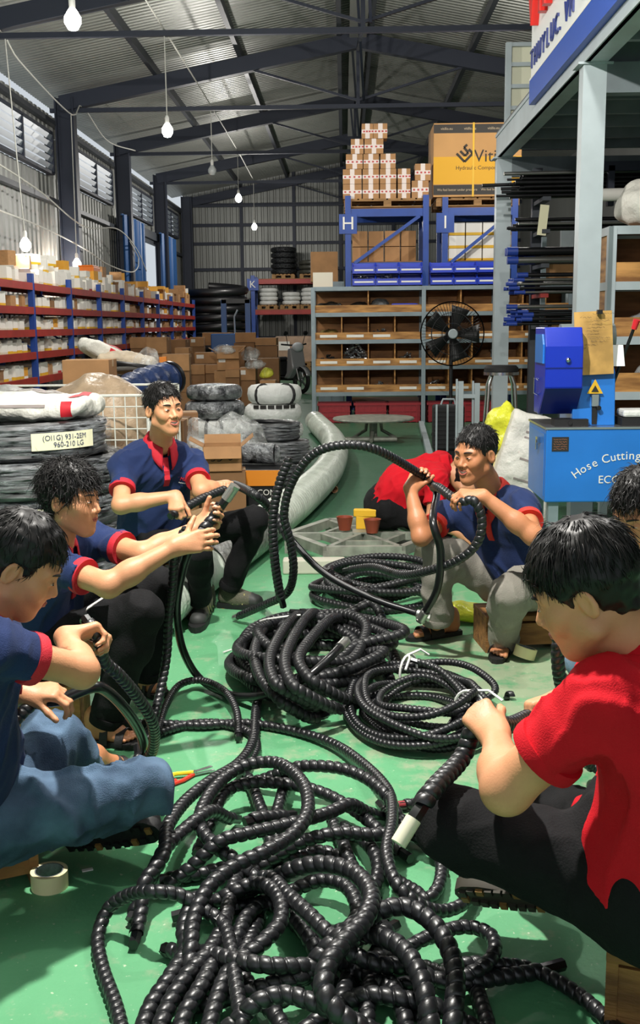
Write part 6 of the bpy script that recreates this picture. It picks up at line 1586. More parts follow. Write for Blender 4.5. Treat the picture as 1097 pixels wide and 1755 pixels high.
def sandal(root, heel, toe, strap='slide', sole_t=.022):
    heel, toe = Vector(heel), Vector(toe); f = (toe - heel); f.z = 0; L = f.length + .02; f.normalize(); sd = f.cross(Vector((0, 0, 1))); k = L / .28
    out = [(-.005, -.028), (-.012, 0), (-.005, .028), (.06, .034), (.13, .036), (.20, .046), (.25, .042), (.278, .022), (.283, 0), (.275, -.024), (.25, -.040), (.20, -.046), (.13, -.036), (.06, -.034)]
    g = thing_part('sandal', root)
    mb = MB(); n = len(out); vs = []
    for z, w in ((.0, .97), (sole_t * .5, 1.03), (sole_t, 1.0)):
        for a, c in out: vs.append(heel + f * a * k + sd * c * w + Vector((0, 0, z)))
    fs = [tuple(range(n - 1, -1, -1)), tuple(range(2 * n, 3 * n))] + [(j * n + i, j * n + (i + 1) % n, (j + 1) * n + (i + 1) % n, (j + 1) * n + i) for j in (0, 1) for i in range(n)]
    mb.add(vs, fs); sole = mb.build('sole', m_rub, root, True)
    def band(a0, a1, w, h, name='strap'):
        m2 = MB(); pts = []; nn = 14; vs = []; 
        for i in range(nn + 1):
            an = pi * i / nn; 
            for a in (a0, a1):
                for t in (0, .004):
                    vs.append(heel + f * a * k + sd * math.cos(an) * (w + t) + Vector((0, 0, sole_t * .6 + math.sin(an) * (h + t))))
        fs = []
        for i in range(nn):
            p, q = i * 4, i * 4 + 4
            fs += [(p, q, q + 2, p + 2), (p + 1, p + 3, q + 3, q + 1), (p, p + 1, q + 1, q), (p + 2, q + 2, q + 3, p + 3)]
        m2.add(vs, fs); m2.build(name, m_rub, sole, True)
    if strap == 'slide':
        band(.105, .175, .047, .062); band(.180, .215, .049, .048)
    else:
        band(.085, .125, .045, .075); band(.165, .205, .050, .050); band(-.0, .03, .036, .095)
def thing_part(name, root): return None
def shoe(root, heel, toe, up=(0, 0, 1), mats=None):
    """lace-up trainer: upper, sole, toe cap, laces"""
    heel, toe = Vector(heel), Vector(toe); U_ = Vector(up).normalized(); f = (toe - heel); f = (f - U_ * f.dot(U_)); L = f.length; f.normalize(); sd = f.cross(U_); k = L / .28
    upper, solem, toem = mats or (m_shoe, m_rub, m_shoed)
    P = lambda a, c, h: heel + f * a * k + sd * c + U_ * h
    lo, hi = bounds([heel, toe, heel + U_ * .14, toe + U_ * .1], .07); s = SDF(lo, hi, .006)
    s.cone(P(.035, 0, .055), P(.11, 0, .055), .036, .038, .02); s.cone(P(.045, 0, .06), P(.05, 0, .105), .037, .040, .02); s.cone(P(.09, 0, .085), P(.19, 0, .055), .036, .032, .03)
    s.cone(P(.11, .006, .045), P(.235, .006, .042), .040, .036, .03); s.cone(P(.19, -.014, .04), P(.235, -.01, .038), .032, .030, .02)
    s.cut(P(0, 0, .018), -U_); s.cone(P(.05, 0, .09), P(.048, 0, .2), .030, .034, .004, 's')
    V, Q = s.mesh(2); mi = ((V[Q[:, 0]] - np.array(heel)) @ np.array(f) > .205 * k).astype(int)
    up_o = mesh_np('shoe_upper', V, Q, [upper, toem], root, True, mi)
    out = [(-.004, -.030), (-.010, 0), (-.004, .030), (.06, .038), (.13, .042), (.20, .050), (.25, .044), (.275, .024), (.282, 0), (.275, -.024), (.25, -.042), (.20, -.048), (.13, -.040), (.06, -.036)]
    mb = MB(); n = len(out); vs = []
    for h, w in ((0, .98), (.014, 1.04), (.030, 1.0)):
        for a, c in out: vs.append(P(a, c * w, h))
    mb.add(vs, [tuple(range(n - 1, -1, -1)), tuple(range(2 * n, 3 * n))] + [(j * n + i, j * n + (i + 1) % n, (j + 1) * n + (i + 1) % n, (j + 1) * n + i) for j in (0, 1) for i in range(n)])
    so = mb.build('shoe_sole', solem, root, True)
    for i in range(10):                                              # tread lugs under the sole
        for w in (-1, 1):
            a = .01 + i * .027; ww = .030 + .012 * math.sin(pi * min(1, a / .25)) - (.012 if a > .24 else 0)
            MB().box(P(a, w * ww * .72, -.003), (.021, .017, .010), frame(sd, f, U_)).build('tread_lug', m_sole if (i * 7 + w) % 4 == 0 else solem, so)
    for i in range(5):
        a = .115 + i * .019; h = .122 - i * .0115
        MB().tube([P(a, -.030, h - .022), P(a + .004, -.012, h - .004), P(a + .006, .012, h - .004), P(a, .032, h - .022)], .0028, 6).build('lace', m_lace, up_o, True)
    for w in (-1, 1):
        for i in range(3): MB().tube([P(.10 + .03 * i, w * .0435, .03), P(.115 + .03 * i, w * .040, .055), P(.12 + .025 * i, w * .030, .088)], .0035, 6).build('shoe_stripe', m_lace, up_o, True)
V3 = Vector
def gh(d, n, flip=1, **k):
    f, nn = grip(d, n, flip); r = dict(fwd=f, palm=nn, curl=GRIP, tc=(.35, .4)); r.update(k); return r
GRIP = (1.05, 1.15, .75); LOOSE = (.45, .55, .35); HALF = (.75, .85, .5)
def lerp(a, b, t): return a + (b - a) * t
# --- man with the broad smile on the left, holding the wrapped hose
def man3():
    head = U(281, 702, 5.25); neck = U(275, 760, 5.36)
    shR = U(213, 800, 5.28); shL = U(331, 795, 5.50)
    elR = K(shR, 207, 866, .27, -1); wrR = K(elR, 300, 850, .25, 1)
    elL = K(shL, 345, 842, .25, -1); wrL = K(elL, 388, 832, .22, 1)
    pel = U(262, 925, 5.52)
    knL = U(438, 890, 5.55); anL = U(392, 1008, 5.62); knR = U(338, 948, 5.16); anR = U(342, 1030, 5.30)
    sp = dict(label='smiling man in a navy polo with red collar holding a wrapped hose in both hands', pelvis=pel, neck=neck, head=head, face=(.62, -.78, .02), hup=(-.06, 0, 1),
        sh=dict(R=shR, L=shL), el=dict(R=elR, L=elL), wr=dict(R=wrR, L=wrL), kn=dict(R=knR, L=knL), an=dict(R=anR, L=anL),
        hand=dict(R=gh((.95, .05, .2), (0, .6, -.75), -1), L=gh((.98, .1, -.05), (0, -.25, -.95), -1)),
        shirt=m_navy, pants=m_blackp, smile=1.0, eye=.45, seed=3, lift=.006, vol=.012, len=.034, mess=.5, stand=.7, logo=True, leg=.92, fold=V3((1, 0, .6)))
    root, shirt, body = make_person(sp)
    h = G(352, 1030); shoe(root, V3((h.x + .03, h.y - .02, 0)), G(335, 1086)); h2 = G(376, 1040); shoe(root, h2, G(452, 1044))
    return sp
def man2():
    head = U(122, 856, 3.72); neck = U(98, 928, 3.78)
    shR = U(84, 966, 3.62); shL = U(160, 925, 3.98)
    elR = K(shR, 186, 1003, .27, -1); wrR = K(elR, 300, 937, .255, 1)
    elL = K(shL, 246, 950, .26, -1); wrL = K(elL, 338, 905, .24, 1)
    pel = U(62, 1105, 3.86)
    knR = U(243, 1050, 3.68); anR = U(180, 1238, 3.72); knL = U(270, 1005, 4.05); anL = U(250, 1160, 4.12)
    sp = dict(label='tousle-haired man in a navy polo, seen in profile, pushing wrap onto a hose', pelvis=pel, neck=neck, head=head, face=(.95, -.26, -.06), hup=(.05, 0, 1),
        sh=dict(R=shR, L=shL), el=dict(R=elR, L=elL), wr=dict(R=wrR, L=wrL), kn=dict(R=knR, L=knL), an=dict(R=anR, L=anL),
        hand=dict(R=dict(fwd=(.86, .18, .16), palm=(.1, .95, -.25), curl=LOOSE, spread=.06, tc=(-.25, .1)), L=dict(fwd=(.75, -.1, .35), palm=(-.1, -.8, .55), curl=HALF, tc=(.0, .2))),
        shirt=m_navy, pants=m_blackp, smile=.15, eye=.5, seed=8, lift=-.008, vol=.020, len=.05, mess=.55, stand=.6, fade=.75, strands=3600, leg=1.0, fold=V3((.6, 0, 1)), hipr=V3((-.25, -.97, 0)))
    root, shirt, body = make_person(sp)
    bare_foot(root, body, G(152, 1272), G(236, 1280), anR, m_skin2, 'cross'); bare_foot(root, body, G(246, 1188), G(276, 1195), anL, m_skin2, 'cross')
    # paper slip in the lap
    return sp
def man1():
    head = U(34, 968, 2.55); neck = U(-32, 1062, 2.52)
    shR = U(-28, 1108, 2.36); shL = U(-10, 1090, 2.76)
    elR = K(shR, 140, 1150, .28, 1); wrR = K(elR, 112, 1092, .17, 1)
    elL = U(-45, 1215, 2.86); wrL = U(42, 1188, 2.84)
    pel = U(-58, 1398, 2.60)
    knR = U(255, 1352, 2.70); anR = U(60, 1415, 2.86); knL = U(98, 1262, 3.0); anL = U(148, 1335, 3.08)
    sp = dict(label='man in navy polo and blue jeans at the left edge looking down', pelvis=pel, neck=neck, head=head, face=(.86, .16, -.52), hup=(.4, 0, 1),
        sh=dict(R=shR, L=shL), el=dict(R=elR, L=elL), wr=dict(R=wrR, L=wrL), kn=dict(R=knR, L=knL), an=dict(R=anR, L=anL),
        hand=dict(R=dict(fwd=(.75, .55, .1), palm=(.3, -.3, -.8), curl=GRIP, tc=(.3, .4)), L=dict(fwd=(.95, .0, .05), palm=(.1, .3, -.9), curl=HALF, tc=(.1, .1))),
        shirt=m_navy, pants=m_jean, smile=0, eye=.35, seed=12, vol=.014, len=.036, mess=.2, stand=.35, leg=1.08, sleeve=.5, fold=V3((.4, .3, 1)), hipr=V3((.0, -1, 0)), cutleg=True, pfold=2.0)
    root, shirt, body = make_person(sp)
    # far shoe sole turned towards the camera, near foot in sandal
    a = U(112, 1462, 2.86); b = U(272, 1432, 2.78); a.z = max(a.z, .05); b.z = max(b.z, .055)
    shoe(root, a, b, up=(.12, .9, .42), mats=(m_rub, m_rub, m_rub))
    bare_foot(root, body, G(150, 1352), G(226, 1322), anL, m_skin2, 'slide')
    return sp
def man5():
    head = U(815, 779, 4.72); neck = U(843, 846, 4.86)
    shR = U(772, 882, 5.02); shL = U(897, 868, 4.70)
    elR = K(shR, 722, 920, .25, -1); wrR = K(elR, 703, 838, .23, 1)
    elL = K(shL, 914, 918, .26, -1); wrL = K(elL, 828, 850, .25, -1)
    pel = U(893, 1000, 4.98)
    knR = U(752, 948, 4.92); anR = U(748, 1068, 4.98); knL = U(872, 1018, 4.62); anL = U(864, 1098, 4.82)
    sp = dict(label='laughing man in a navy polo with orange-red collar and grey trousers on a wooden stool', pelvis=pel, neck=neck, head=head, face=(-.70, -.70, -.10), hup=(.02, 0, 1), skin=m_skin2,
        sh=dict(R=shR, L=shL), el=dict(R=elR, L=elL), wr=dict(R=wrR, L=wrL), kn=dict(R=knR, L=knL), an=dict(R=anR, L=anL),
        hand=dict(R=gh((.79, 0, -.6), (.45, -.75, .5), -1), L=dict(fwd=(-.9, -.15, .05), palm=(-.1, .45, -.85), curl=HALF, tc=(.2, .4))),
        shirt=m_navy, pants=m_greyp, smile=1.0, eye=.32, seed=15, lift=.01, vol=.010, len=.03, mess=.35, stand=.8, fade=.25, leg=1.12, sleeve=.55, fold=V3((-1, 0, .7)), trim=M('orange_red_knit', (222, 52, 40), .75, bump=.2, bscale=300), pfold=1.3)
    root, shirt, body = make_person(sp)
    bare_foot(root, body, G(786, 1086), G(704, 1098), anR, m_skin2, 'slide'); bare_foot(root, body, G(868, 1090), G(852, 1136), anL, m_skin2, 'slide')
    return sp
def man4():
    head = U(800, 822, 7.2); neck = U(768, 800, 7.25)
    shR = U(748, 822, 7.02); shL = U(757, 790, 7.42)
    elR = K(shR, 742, 890, .27, -1); wrR = K(elR, 790, 915, .22, -1)
    elL = U(790, 870, 7.4); wrL = U(810, 915, 7.25)
    pel = U(664, 868, 7.3)
    knR = U(760, 905, 7.1); anR = U(720, 962, 7.2); knL = U(770, 890, 7.45); anL = U(725, 950, 7.45)
    sp = dict(label='man in a plain red polo bending low with his back turned behind the laughing man', pelvis=pel, neck=neck, head=head, face=(.75, -.1, -.65), hup=(.6, 0, .8),
        sh=dict(R=shR, L=shL), el=dict(R=elR, L=elL), wr=dict(R=wrR, L=wrL), kn=dict(R=knR, L=knL), an=dict(R=anR, L=anL),
        hand=dict(R=dict(fwd=(.5, -.3, -.6), palm=(.3, .3, 0), curl=HALF), L=dict(fwd=(.5, 0, -.6), palm=(0, -.6, 0), curl=HALF)),
        shirt=m_red, pants=m_blackp, smile=0, eye=.4, seed=22, placket=False, trim=m_red, fold=V3((1, 0, .5)), hipr=V3((0, -1, 0)), bodyfat=.025, hem=.17, bend=V3((-.02, 0, .05)))
    root, shirt, body = make_person(sp)
    shoe(root, G(712, 968), G(770, 975)); shoe(root, G(716, 950), G(772, 955))
    return sp
def man6():
    head = U(1004, 1012, 2.02); neck = U(1090, 1122, 2.04)
    shL = U(1036, 1200, 1.92); shR = U(1085, 1130, 2.34)
    elL = K(shL, 868, 1352, .28, 1); wrL = K(elL, 850, 1262, .20, 1)
    elR = K(shR, 985, 1225, .25, 1); wrR = U(962, 1198, 2.66)
    pel = U(1112, 1490, 2.08)
    knL = U(772, 1412, 2.18); anL = U(960, 1478, 2.42); knR = U(905, 1385, 2.62); anR = U(985, 1440, 2.55)
    sp = dict(label='heavy-set man in a red polo seen from behind at the right, wrapping a hose', pelvis=pel, neck=neck, head=head, face=(-.86, .30, -.42), hup=(-.3, 0, 1), fat=.004, bodyfat=.035, hscale=1.0,
        sh=dict(R=shR, L=shL), el=dict(R=elR, L=elL), wr=dict(R=wrR, L=wrL), kn=dict(R=knR, L=knL), an=dict(R=anR, L=anL),
        hand=dict(L=dict(fwd=(-.35, .75, .3), palm=(.35, .4, -.75), curl=GRIP, tc=(.3, .4)), R=dict(fwd=(-.8, -.2, -.1), palm=(-.1, -.3, -.8), curl=GRIP)),
        shirt=m_red, pants=m_blackp, smile=0, eye=.3, seed=31, vol=.016, len=.045, mess=.16, stand=.3, fade=.08, strands=4200, lift=-.004, leg=1.12, placket=False, trim=m_red, fold=V3((-.5, 0, 1)), hipr=V3((.15, 1, 0)), hem=.10, sleeve=.6, chest_off=V3((.03, -.02, 0)), bend=V3((.05, -.03, 0)))
    root, shirt, body = make_person(sp)
    a = U(946, 1548, 2.34); b = U(792, 1478, 2.50); a.z = max(a.z, .05); b.z = max(b.z, .06)
    shoe(root, a, b, up=(.25, .75, .55), mats=(m_rub, M('tread_rubber', (60, 56, 46), .7), m_rub))
    return sp
def man7():
    head = U(1104, 876, 3.28); neck = U(1150, 935, 3.42)
    shR = U(1105, 975, 3.62); shL = U(1205, 985, 3.30)
    pel = U(1165, 1120, 3.62)
    elR = K(shR, 1075, 1080, .27, -1); wrR = K(elR, 1010, 1110, .2, 1)
    knR = U(1010, 1128, 3.50); anR = U(1050, 1255, 3.55); knL = U(1120, 1135, 3.10); anL = U(1120, 1300, 3.2)
    elL = shL + V3((-.02, -.16, -.21)); wrL = knL + V3((.03, .03, .115))
    sp = dict(label='dark-haired man cut off by the right edge in navy top and pale jeans', pelvis=pel, neck=neck, head=head, face=(-.72, -.52, -.42), hup=(-.15, -.15, 1),
        sh=dict(R=shR, L=shL), el=dict(R=elR, L=elL), wr=dict(R=wrR, L=wrL), kn=dict(R=knR, L=knL), an=dict(R=anR, L=anL),
        hand=dict(R=dict(fwd=(-.7, .1, -.3), palm=(0, .4, -.8), curl=HALF), L=dict(fwd=(-.8, -.1, -.2), palm=(-.2, .1, -.9), curl=LOOSE)),
        shirt=m_navy, pants=m_jean2, smile=0, eye=.35, seed=41, lift=.0, vol=.016, len=.05, mess=.35, stand=.5, fade=.3, strands=3200, placket=False, sleeve=.75)
    root, shirt, body = make_person(sp)
    bare_foot(root, body, G(1060, 1275), G(1010, 1290), anR, m_skin2, 'slide')
    h_ = V3((anL.x + .03, anL.y + .03, 0)); bare_foot(root, body, h_, h_ + V3((-.16, -.20, 0)), anL, m_skin2, 'slide')
    return sp
P3 = man3(); P2 = man2(); P1 = man1(); P5 = man5(); P4 = man4(); P6 = man6(); P7 = man7()
# ================================================================== spiral-wrapped hoses
m_wrap = M('glossy_black_wrap', (24, 25, 28), .36, spec=.7, bump=.05, bscale=300)
m_wrapm = M('satin_black_wrap', (30, 31, 33), .42, spec=.5)
m_plain = M('plain_black_hose', (20, 21, 23), .28, spec=.6)
m_ferr = M('ferrule_zinc', (190, 192, 186), .3, .85)
m_whitetape = M('white_tape_end', (226, 222, 196), .5)
PROF = np.array([(0.0, .74), (.06, .90), (.25, .975), (.5, 1.0), (.75, .975), (.94, .90)])
def frames(C):
    n = len(C); T = np.gradient(C, axis=0); T /= np.linalg.norm(T, axis=1)[:, None] + 1e-12
    Uv = np.zeros_like(T); t0 = np.array((0, 0, 1.0)) if abs(T[0, 2]) < .9 else np.array((1.0, 0, 0))
    u = np.cross(T[0], t0); u /= np.linalg.norm(u)
    for i in range(n):
        u = u - T[i] * (u @ T[i]); u /= np.linalg.norm(u) + 1e-12; Uv[i] = u
    return T, Uv, np.cross(T, Uv)
def spiral_mesh(pts, r, pitch, n=12):
    """a hose wearing spiral wrap: the grid runs along the helix so each band keeps a clean groove"""
    C, L = crom(pts, min(.01, pitch * .5)); _, Uv, W = frames(C)
    turns = max(2, int(L / pitch) - 1); m = len(PROF)
    i = np.arange(turns * m); ph = PROF[i % m, 0]; rad = PROF[i % m, 1] * r; base = (i // m) + ph
    th = np.arange(n) / n
    s = (base[:, None] + th[None, :]) * pitch; f = s / L * (len(C) - 1); k = np.clip(f.astype(int), 0, len(C) - 2); w = np.clip(f - k, 0, 1)[..., None]
    P = C[k] * (1 - w) + C[k + 1] * w; Ua = Uv[k] * (1 - w) + Uv[k + 1] * w; Wa = W[k] * (1 - w) + W[k + 1] * w
    an = 2 * pi * th[None, :, None]
    V = (P + (Ua * np.cos(an) + Wa * np.sin(an)) * rad[:, None, None]).reshape(-1, 3)
    I = np.arange(turns * m - m - 1); q = []
    for c in range(n - 1): q.append(np.stack([I * n + c, I * n + c + 1, (I + 1) * n + c + 1, (I + 1) * n + c], 1))
    q.append(np.stack([I * n + n - 1, (I + m) * n, (I + m + 1) * n, (I + 1) * n + n - 1], 1))
    return V, np.vstack(q), C
def spiral_hose(pts, r, pitch, label, group=None, mat=None, core=True, n=12, ends=None):
    V, Q, C = spiral_mesh(pts, r, pitch, n)
    mid = C[len(C) // 2]; t = thing('spiral_hose', label, 'hose', (mid[0], mid[1], max(0, C[:, 2].min() - r)), 0, group)
    mesh_np('spiral_wrap', V, Q, mat or m_wrap, t, True)
    if core: MB().tube([Vector(p) for p in C[::5]] + [Vector(C[-1])], r * .74, 6).build('inner_hose', m_plain, t, True)
    for e in (ends or []):
        a, b = (C[0], C[5]) if e[0] == 0 else (C[-1], C[-6]); d = Vector(a - b).normalized()
        MB().cyl(Vector(a) - d * .02, Vector(a) + d * e[1], r * e[2], n=16).build('hose_end', e[3], t, True)
    return t
def plain_hose(pts, r, label, end=None, mat=None):
    C, L = crom(pts, .02); mid = C[len(C) // 2]; t = thing('hydraulic_hose', label, 'hose', (mid[0], mid[1], max(0, C[:, 2].min() - r)))
    MB().tube([Vector(p) for p in C], r, 14).build('rubber_tube', mat or m_plain, t, True, sharp=False)
    for e in (end or []):
        a, b = (C[0], C[2]) if e == 0 else (C[-1], C[-3]); a = Vector(a); d = (a - Vector(b)).normalized()
        f = MB().cyl(a - d * .01, a + d * .045, r * 1.22, n=14).build('ferrule', m_ferr, t, True); MB().cyl(a + d * .045, a + d * .055, r * 1.35, n=6).build('nut', m_ferr, f)
    return t
def ZP(l): return [G(130 + x / 1.5236, 1200 + y / 1.5236, z) for x, y, z in l]
def PP(l): return [U(x, y, Y) for x, y, Y in l]
def coil_pts(c, rx, ry, z0, z1, turns, seed, jit=.03, r=.02, a0=0.0, per=12):
    rn = random.Random(seed); n = int(turns * per); out = []
    ph = [rn.random() * 6.28 for _ in range(40)]
    for i in range(n + 1):
        a = a0 + i / per * 2 * pi; k = int(i / per); f = .80 + .2 * math.sin(k * 2.4 + ph[0])
        dx, dy = jit * math.sin(k * 1.7 + ph[1]), jit * math.cos(k * 2.3 + ph[2])
        z = z0 + (z1 - z0) * i / n + .022 * math.sin(2 * a + k * 1.9) + .016 * math.sin(a + k * 2.7)
        out.append(Vector((c.x + dx + rx * f * math.cos(a) + rn.uniform(-.008, .008), c.y + dy + ry * f * math.sin(a) + rn.uniform(-.008, .008), max(r, z))))
    return out
GP = 'hoses of the foreground tangle'
R1, Q1 = .0200, .0275
PILE = [
 ('arching far left of the foreground tangle', .0175, .0205, [(128, 900, .02), (105, 800, .02), (70, 700, .02), (58, 620, .03), (85, 545, .07), (140, 508, .12), (200, 500, .16), (270, 508, .15), (330, 545, .12), (385, 585, .10), (405, 650, .10), (418, 740, .10), (432, 830, .09), (450, 930, .05)]),
 ('sweeping round the right rim of the tangle in a wide arc', .0175, .0205, [(225, 62, .02), (330, 66, .02), (440, 60, .02), (560, 78, .02), (670, 112, .03), (750, 165, .05), (815, 235, .09), (826, 310, .13), (812, 400, .15), (838, 480, .13), (900, 535, .09), (965, 550, .05), (1025, 520, .04), (1042, 465, .04), (1005, 405, .05), (930, 375, .06), (870, 345, .06), (835, 305, .05)]),
 ('making the tall upper loop of the tangle', R1, Q1, [(470, 35, .02), (462, 110, .03), (425, 165, .06), (350, 212, .10), (285, 265, .12), (240, 330, .14), (232, 395, .13), (205, 440, .11), (178, 480, .09), (172, 540, .05)]),
 ('curving over the top of the tangle from crown to left', R1, Q1, [(300, 640, .10), (308, 570, .12), (345, 490, .15), (415, 432, .17), (500, 392, .19), (572, 345, .20), (606, 285, .20), (592, 215, .19), (530, 165, .17), (450, 168, .15), (385, 205, .13), (335, 270, .13), (325, 330, .12), (370, 385, .10), (420, 420, .08)]),
 ('inner ring lying inside the tall loop of the tangle', R1, Q1, [(360, 300, .06), (390, 240, .08), (460, 215, .09), (560, 220, .09), (640, 240, .08), (700, 270, .07), (745, 300, .06), (780, 330, .05)]),
 ('crossing the top right of the tangle', R1, Q1, [(545, 185, .09), (600, 172, .12), (690, 178, .13), (760, 205, .12), (812, 250, .10), (840, 300, .06)]),
 ('running slantwise across the middle of the upper tangle', R1, Q1, [(375, 370, .13), (440, 350, .14), (520, 332, .14), (600, 312, .14), (665, 292, .13), (716, 272, .12)]),
 ('running level to the right across the upper tangle', R1, Q1, [(560, 385, .09), (620, 360, .11), (700, 346, .12), (790, 352, .11), (870, 335, .09), (900, 320, .07)]),
 ('leaning left beside the scissors', R1, Q1, [(225, 400, .12), (270, 350, .13), (325, 305, .14), (360, 290, .12)]),
 ('steep strand under the crown of the tangle', R1, Q1, [(465, 235, .04), (480, 275, .05), (500, 325, .04), (510, 380, .03)]),
 ('second steep strand under the crown of the tangle', R1, Q1, [(548, 215, .06), (535, 260, .06), (522, 315, .05), (528, 380, .03)]),
 ('short steep strand in the middle right of the tangle', R1, Q1, [(690, 355, .05), (705, 395, .06), (725, 440, .05), (760, 500, .04)]),
 ('second short steep strand in the middle right of the tangle', R1, Q1, [(745, 360, .06), (780, 400, .07), (790, 450, .06), (770, 510, .05)]),
 ('twisting down from the centre of the tangle to the lower middle', R1, Q1, [(430, 500, .06), (500, 462, .10), (555, 510, .13), (610, 560, .14), (665, 615, .13), (720, 660, .11), (790, 690, .09), (870, 695, .07), (940, 730, .05), (1020, 735, .04), (1110, 722, .03)]),
 ('making the broad middle loop of the tangle', .0215, .026, [(510, 470, .09), (570, 440, .14), (650, 428, .17), (730, 452, .18), (772, 510, .19), (752, 575, .20), (700, 630, .20), (658, 690, .19), (648, 760, .17), (690, 820, .14), (760, 870, .10)]),
 ('thick strand bending over the right of the tangle', .0215, .026, [(655, 650, .13), (715, 600, .16), (780, 555, .17), (860, 540, .17), (930, 580, .16), (975, 650, .14), (992, 730, .12), (985, 820, .09), (978, 920, .05)]),
 ('thick strand dropping to the lower right of the tangle', .0215, .026, [(720, 600, .11), (780, 612, .14), (845, 642, .15), (892, 705, .14), (915, 780, .12), (928, 870, .08), (935, 930, .05)]),
 ('low bow at the very bottom middle of the tangle', R1, Q1, [(430, 830, .09), (470, 790, .12), (540, 768, .13), (610, 785, .13), (680, 815, .12), (750, 850, .09), (830, 890, .05)]),
 ('level strand across the lower middle of the tangle', R1, Q1, [(340, 660, .08), (420, 680, .11), (500, 692, .12), (580, 695, .11), (640, 690, .09), (700, 680, .07)]),
 ('second level strand across the lower middle of the tangle', R1, Q1, [(450, 760, .06), (520, 740, .08), (600, 715, .09), (680, 660, .08), (740, 620, .07)]),
 ('leftmost of the strands running to the bottom left', R1, Q1, [(160, 900, .03), (195, 800, .05), (245, 725, .07), (285, 655, .08), (282, 590, .10), (310, 520, .12)]),
 ('middle of the strands running to the bottom left', R1, Q1, [(205, 900, .04), (240, 800, .06), (290, 720, .08), (345, 660, .09), (380, 600, .08), (400, 530, .07), (420, 460, .06)]),
 ('rightmost of the strands running to the bottom left', R1, Q1, [(265, 900, .04), (285, 820, .06), (325, 750, .08), (360, 690, .08)]),
 ('winding up through the lower left of the tangle', R1, Q1, [(340, 900, .05), (362, 800, .07), (405, 700, .09), (480, 640, .11), (535, 575, .12), (525, 505, .12), (470, 478, .10), (415, 500, .08)]),
 ('rising strand through the left centre of the tangle', R1, Q1, [(420, 620, .04), (450, 560, .05), (500, 530, .05), (560, 560, .05), (600, 610, .05)]),
 ('ring closing the right end of the tangle', .0185, .022, [(870, 645, .06), (940, 610, .07), (1020, 592, .07), (1082, 612, .07), (1092, 660, .07), (1050, 705, .06), (985, 722, .05), (920, 700, .04)]),
 ('trailing out to the bottom right corner', .0185, .022, [(1010, 690, .05), (1090, 690, .04), (1180, 700, .02), (1260, 735, .02), (1340, 790, .02), (1420, 870, .02), (1460, 930, .02)]),
 ('deep strand below the middle loop of the tangle', R1, Q1, [(560, 500, .04), (640, 470, .06), (710, 490, .07), (735, 560, .06), (690, 620, .05)]),
 ('short upright strand at the bottom right of the tangle', R1, Q1, [(700, 760, .06), (690, 820, .06), (670, 900, .05)]),
 ('second upright strand at the bottom right of the tangle', R1, Q1, [(770, 740, .05), (760, 810, .06), (765, 900, .04)]),
 ('bottom edge strand right of the middle of the tangle', R1, Q1, [(820, 740, .05), (850, 800, .06), (870, 880, .04)]),
 ('bent end piece low at the right of the tangle', R1, Q1, [(1060, 800, .03), (1075, 860, .03), (1060, 930, .02)]),
 ('short open end lying in the upper tangle', R1, Q1, [(440, 318, .15), (475, 308, .15), (520, 305, .13), (570, 300, .10)]),
 ('lower strand crossing the bottom right of the tangle', R1, Q1, [(600, 860, .04), (680, 800, .06), (760, 770, .08), (850, 780, .08), (940, 800, .06), (1030, 850, .04)]),
 ('strand slanting through the lower right heart of the tangle', R1, Q1, [(640, 640, .03), (700, 690, .04), (760, 720, .05), (830, 760, .05), (900, 830, .04), (940, 900, .03)]),
 ('buried strand left of the lower middle of the tangle', R1, Q1, [(450, 640, .03), (430, 700, .03), (470, 770, .04), (520, 820, .04), (560, 900, .03)]),
 ('buried strand under the middle loop of the tangle', R1, Q1, [(380, 440, .03), (470, 420, .04), (560, 410, .05), (640, 395, .05), (700, 420, .04), (740, 470, .03)]),
 ('hooked strand beside the red-shirted knee', .0185, .022, [(945, 395, .03), (955, 440, .04), (945, 490, .04), (915, 520, .03), (890, 500, .03)]),
]
for lab, r, q, l in PILE:
    if r == .0215 and q == .026: r, q = .0228, .0310
    if r == .0185: r, q = .0180, .0250
    if r == .0175: r, q = .0178, .0245
    n = 10 if r < .023 else 12
    pl_ = ZP([(x, y, max(z, r)) for x, y, z in l])
    if 'open end' not in lab:
        for e, a_, b_ in ((0, pl_[0], pl_[1]), (1, pl_[-1], pl_[-2])):        # tuck the ends under the heap
            d_ = (a_ - b_).normalized(); m_ = a_ + d_ * .09; m_.z = max(r, a_.z * .5); f_ = a_ + d_ * .17; f_.z = r
            if e: pl_ += [m_, f_]
            else: pl_ = [f_, m_] + pl_
    spiral_hose(pl_, r, q, 'black spiral-wrapped hose ' + lab, GP, n=n)
# tied coils
c1 = G(535, 1128, .06); spiral_hose(coil_pts(c1, .345, .46, .026, .17, 8.4, 4, .06, .026), .0240, .0285, 'large loose coil of thick black spiral-wrapped hose in the middle', 'coiled spiral hoses', m_wrapm, n=10)
spiral_hose(PP([(505, 1100, 4.75), (470, 1085, 4.8), (440, 1110, 4.7), (470, 1155, 4.5), (540, 1165, 4.45), (610, 1135, 4.55), (655, 1085, 4.8), (640, 1035, 5.0), (600, 1050, 4.95), (560, 1060, 4.85), (515, 1050, 4.85)]), .0240, .0285, 'loose top loop of thick spiral hose crossing the large coil', 'coiled spiral hoses', m_wrapm)
c2 = G(722, 1212, .05); spiral_hose(coil_pts(c2, .275, .40, .017, .125, 9.3, 9, .022, .0165), .0152, .0185, 'tidy tied coil of thinner black spiral hose beside the tape roll', 'coiled spiral hoses', m_wrap, n=9)
c3 = G(648, 1008, .06); spiral_hose(coil_pts(c3, .36, .34, .02, .17, 6.6, 14, .035, .022), .021, .0235, 'coil of black spiral hose behind the large coil', 'coiled spiral hoses', m_wrapm, n=10)
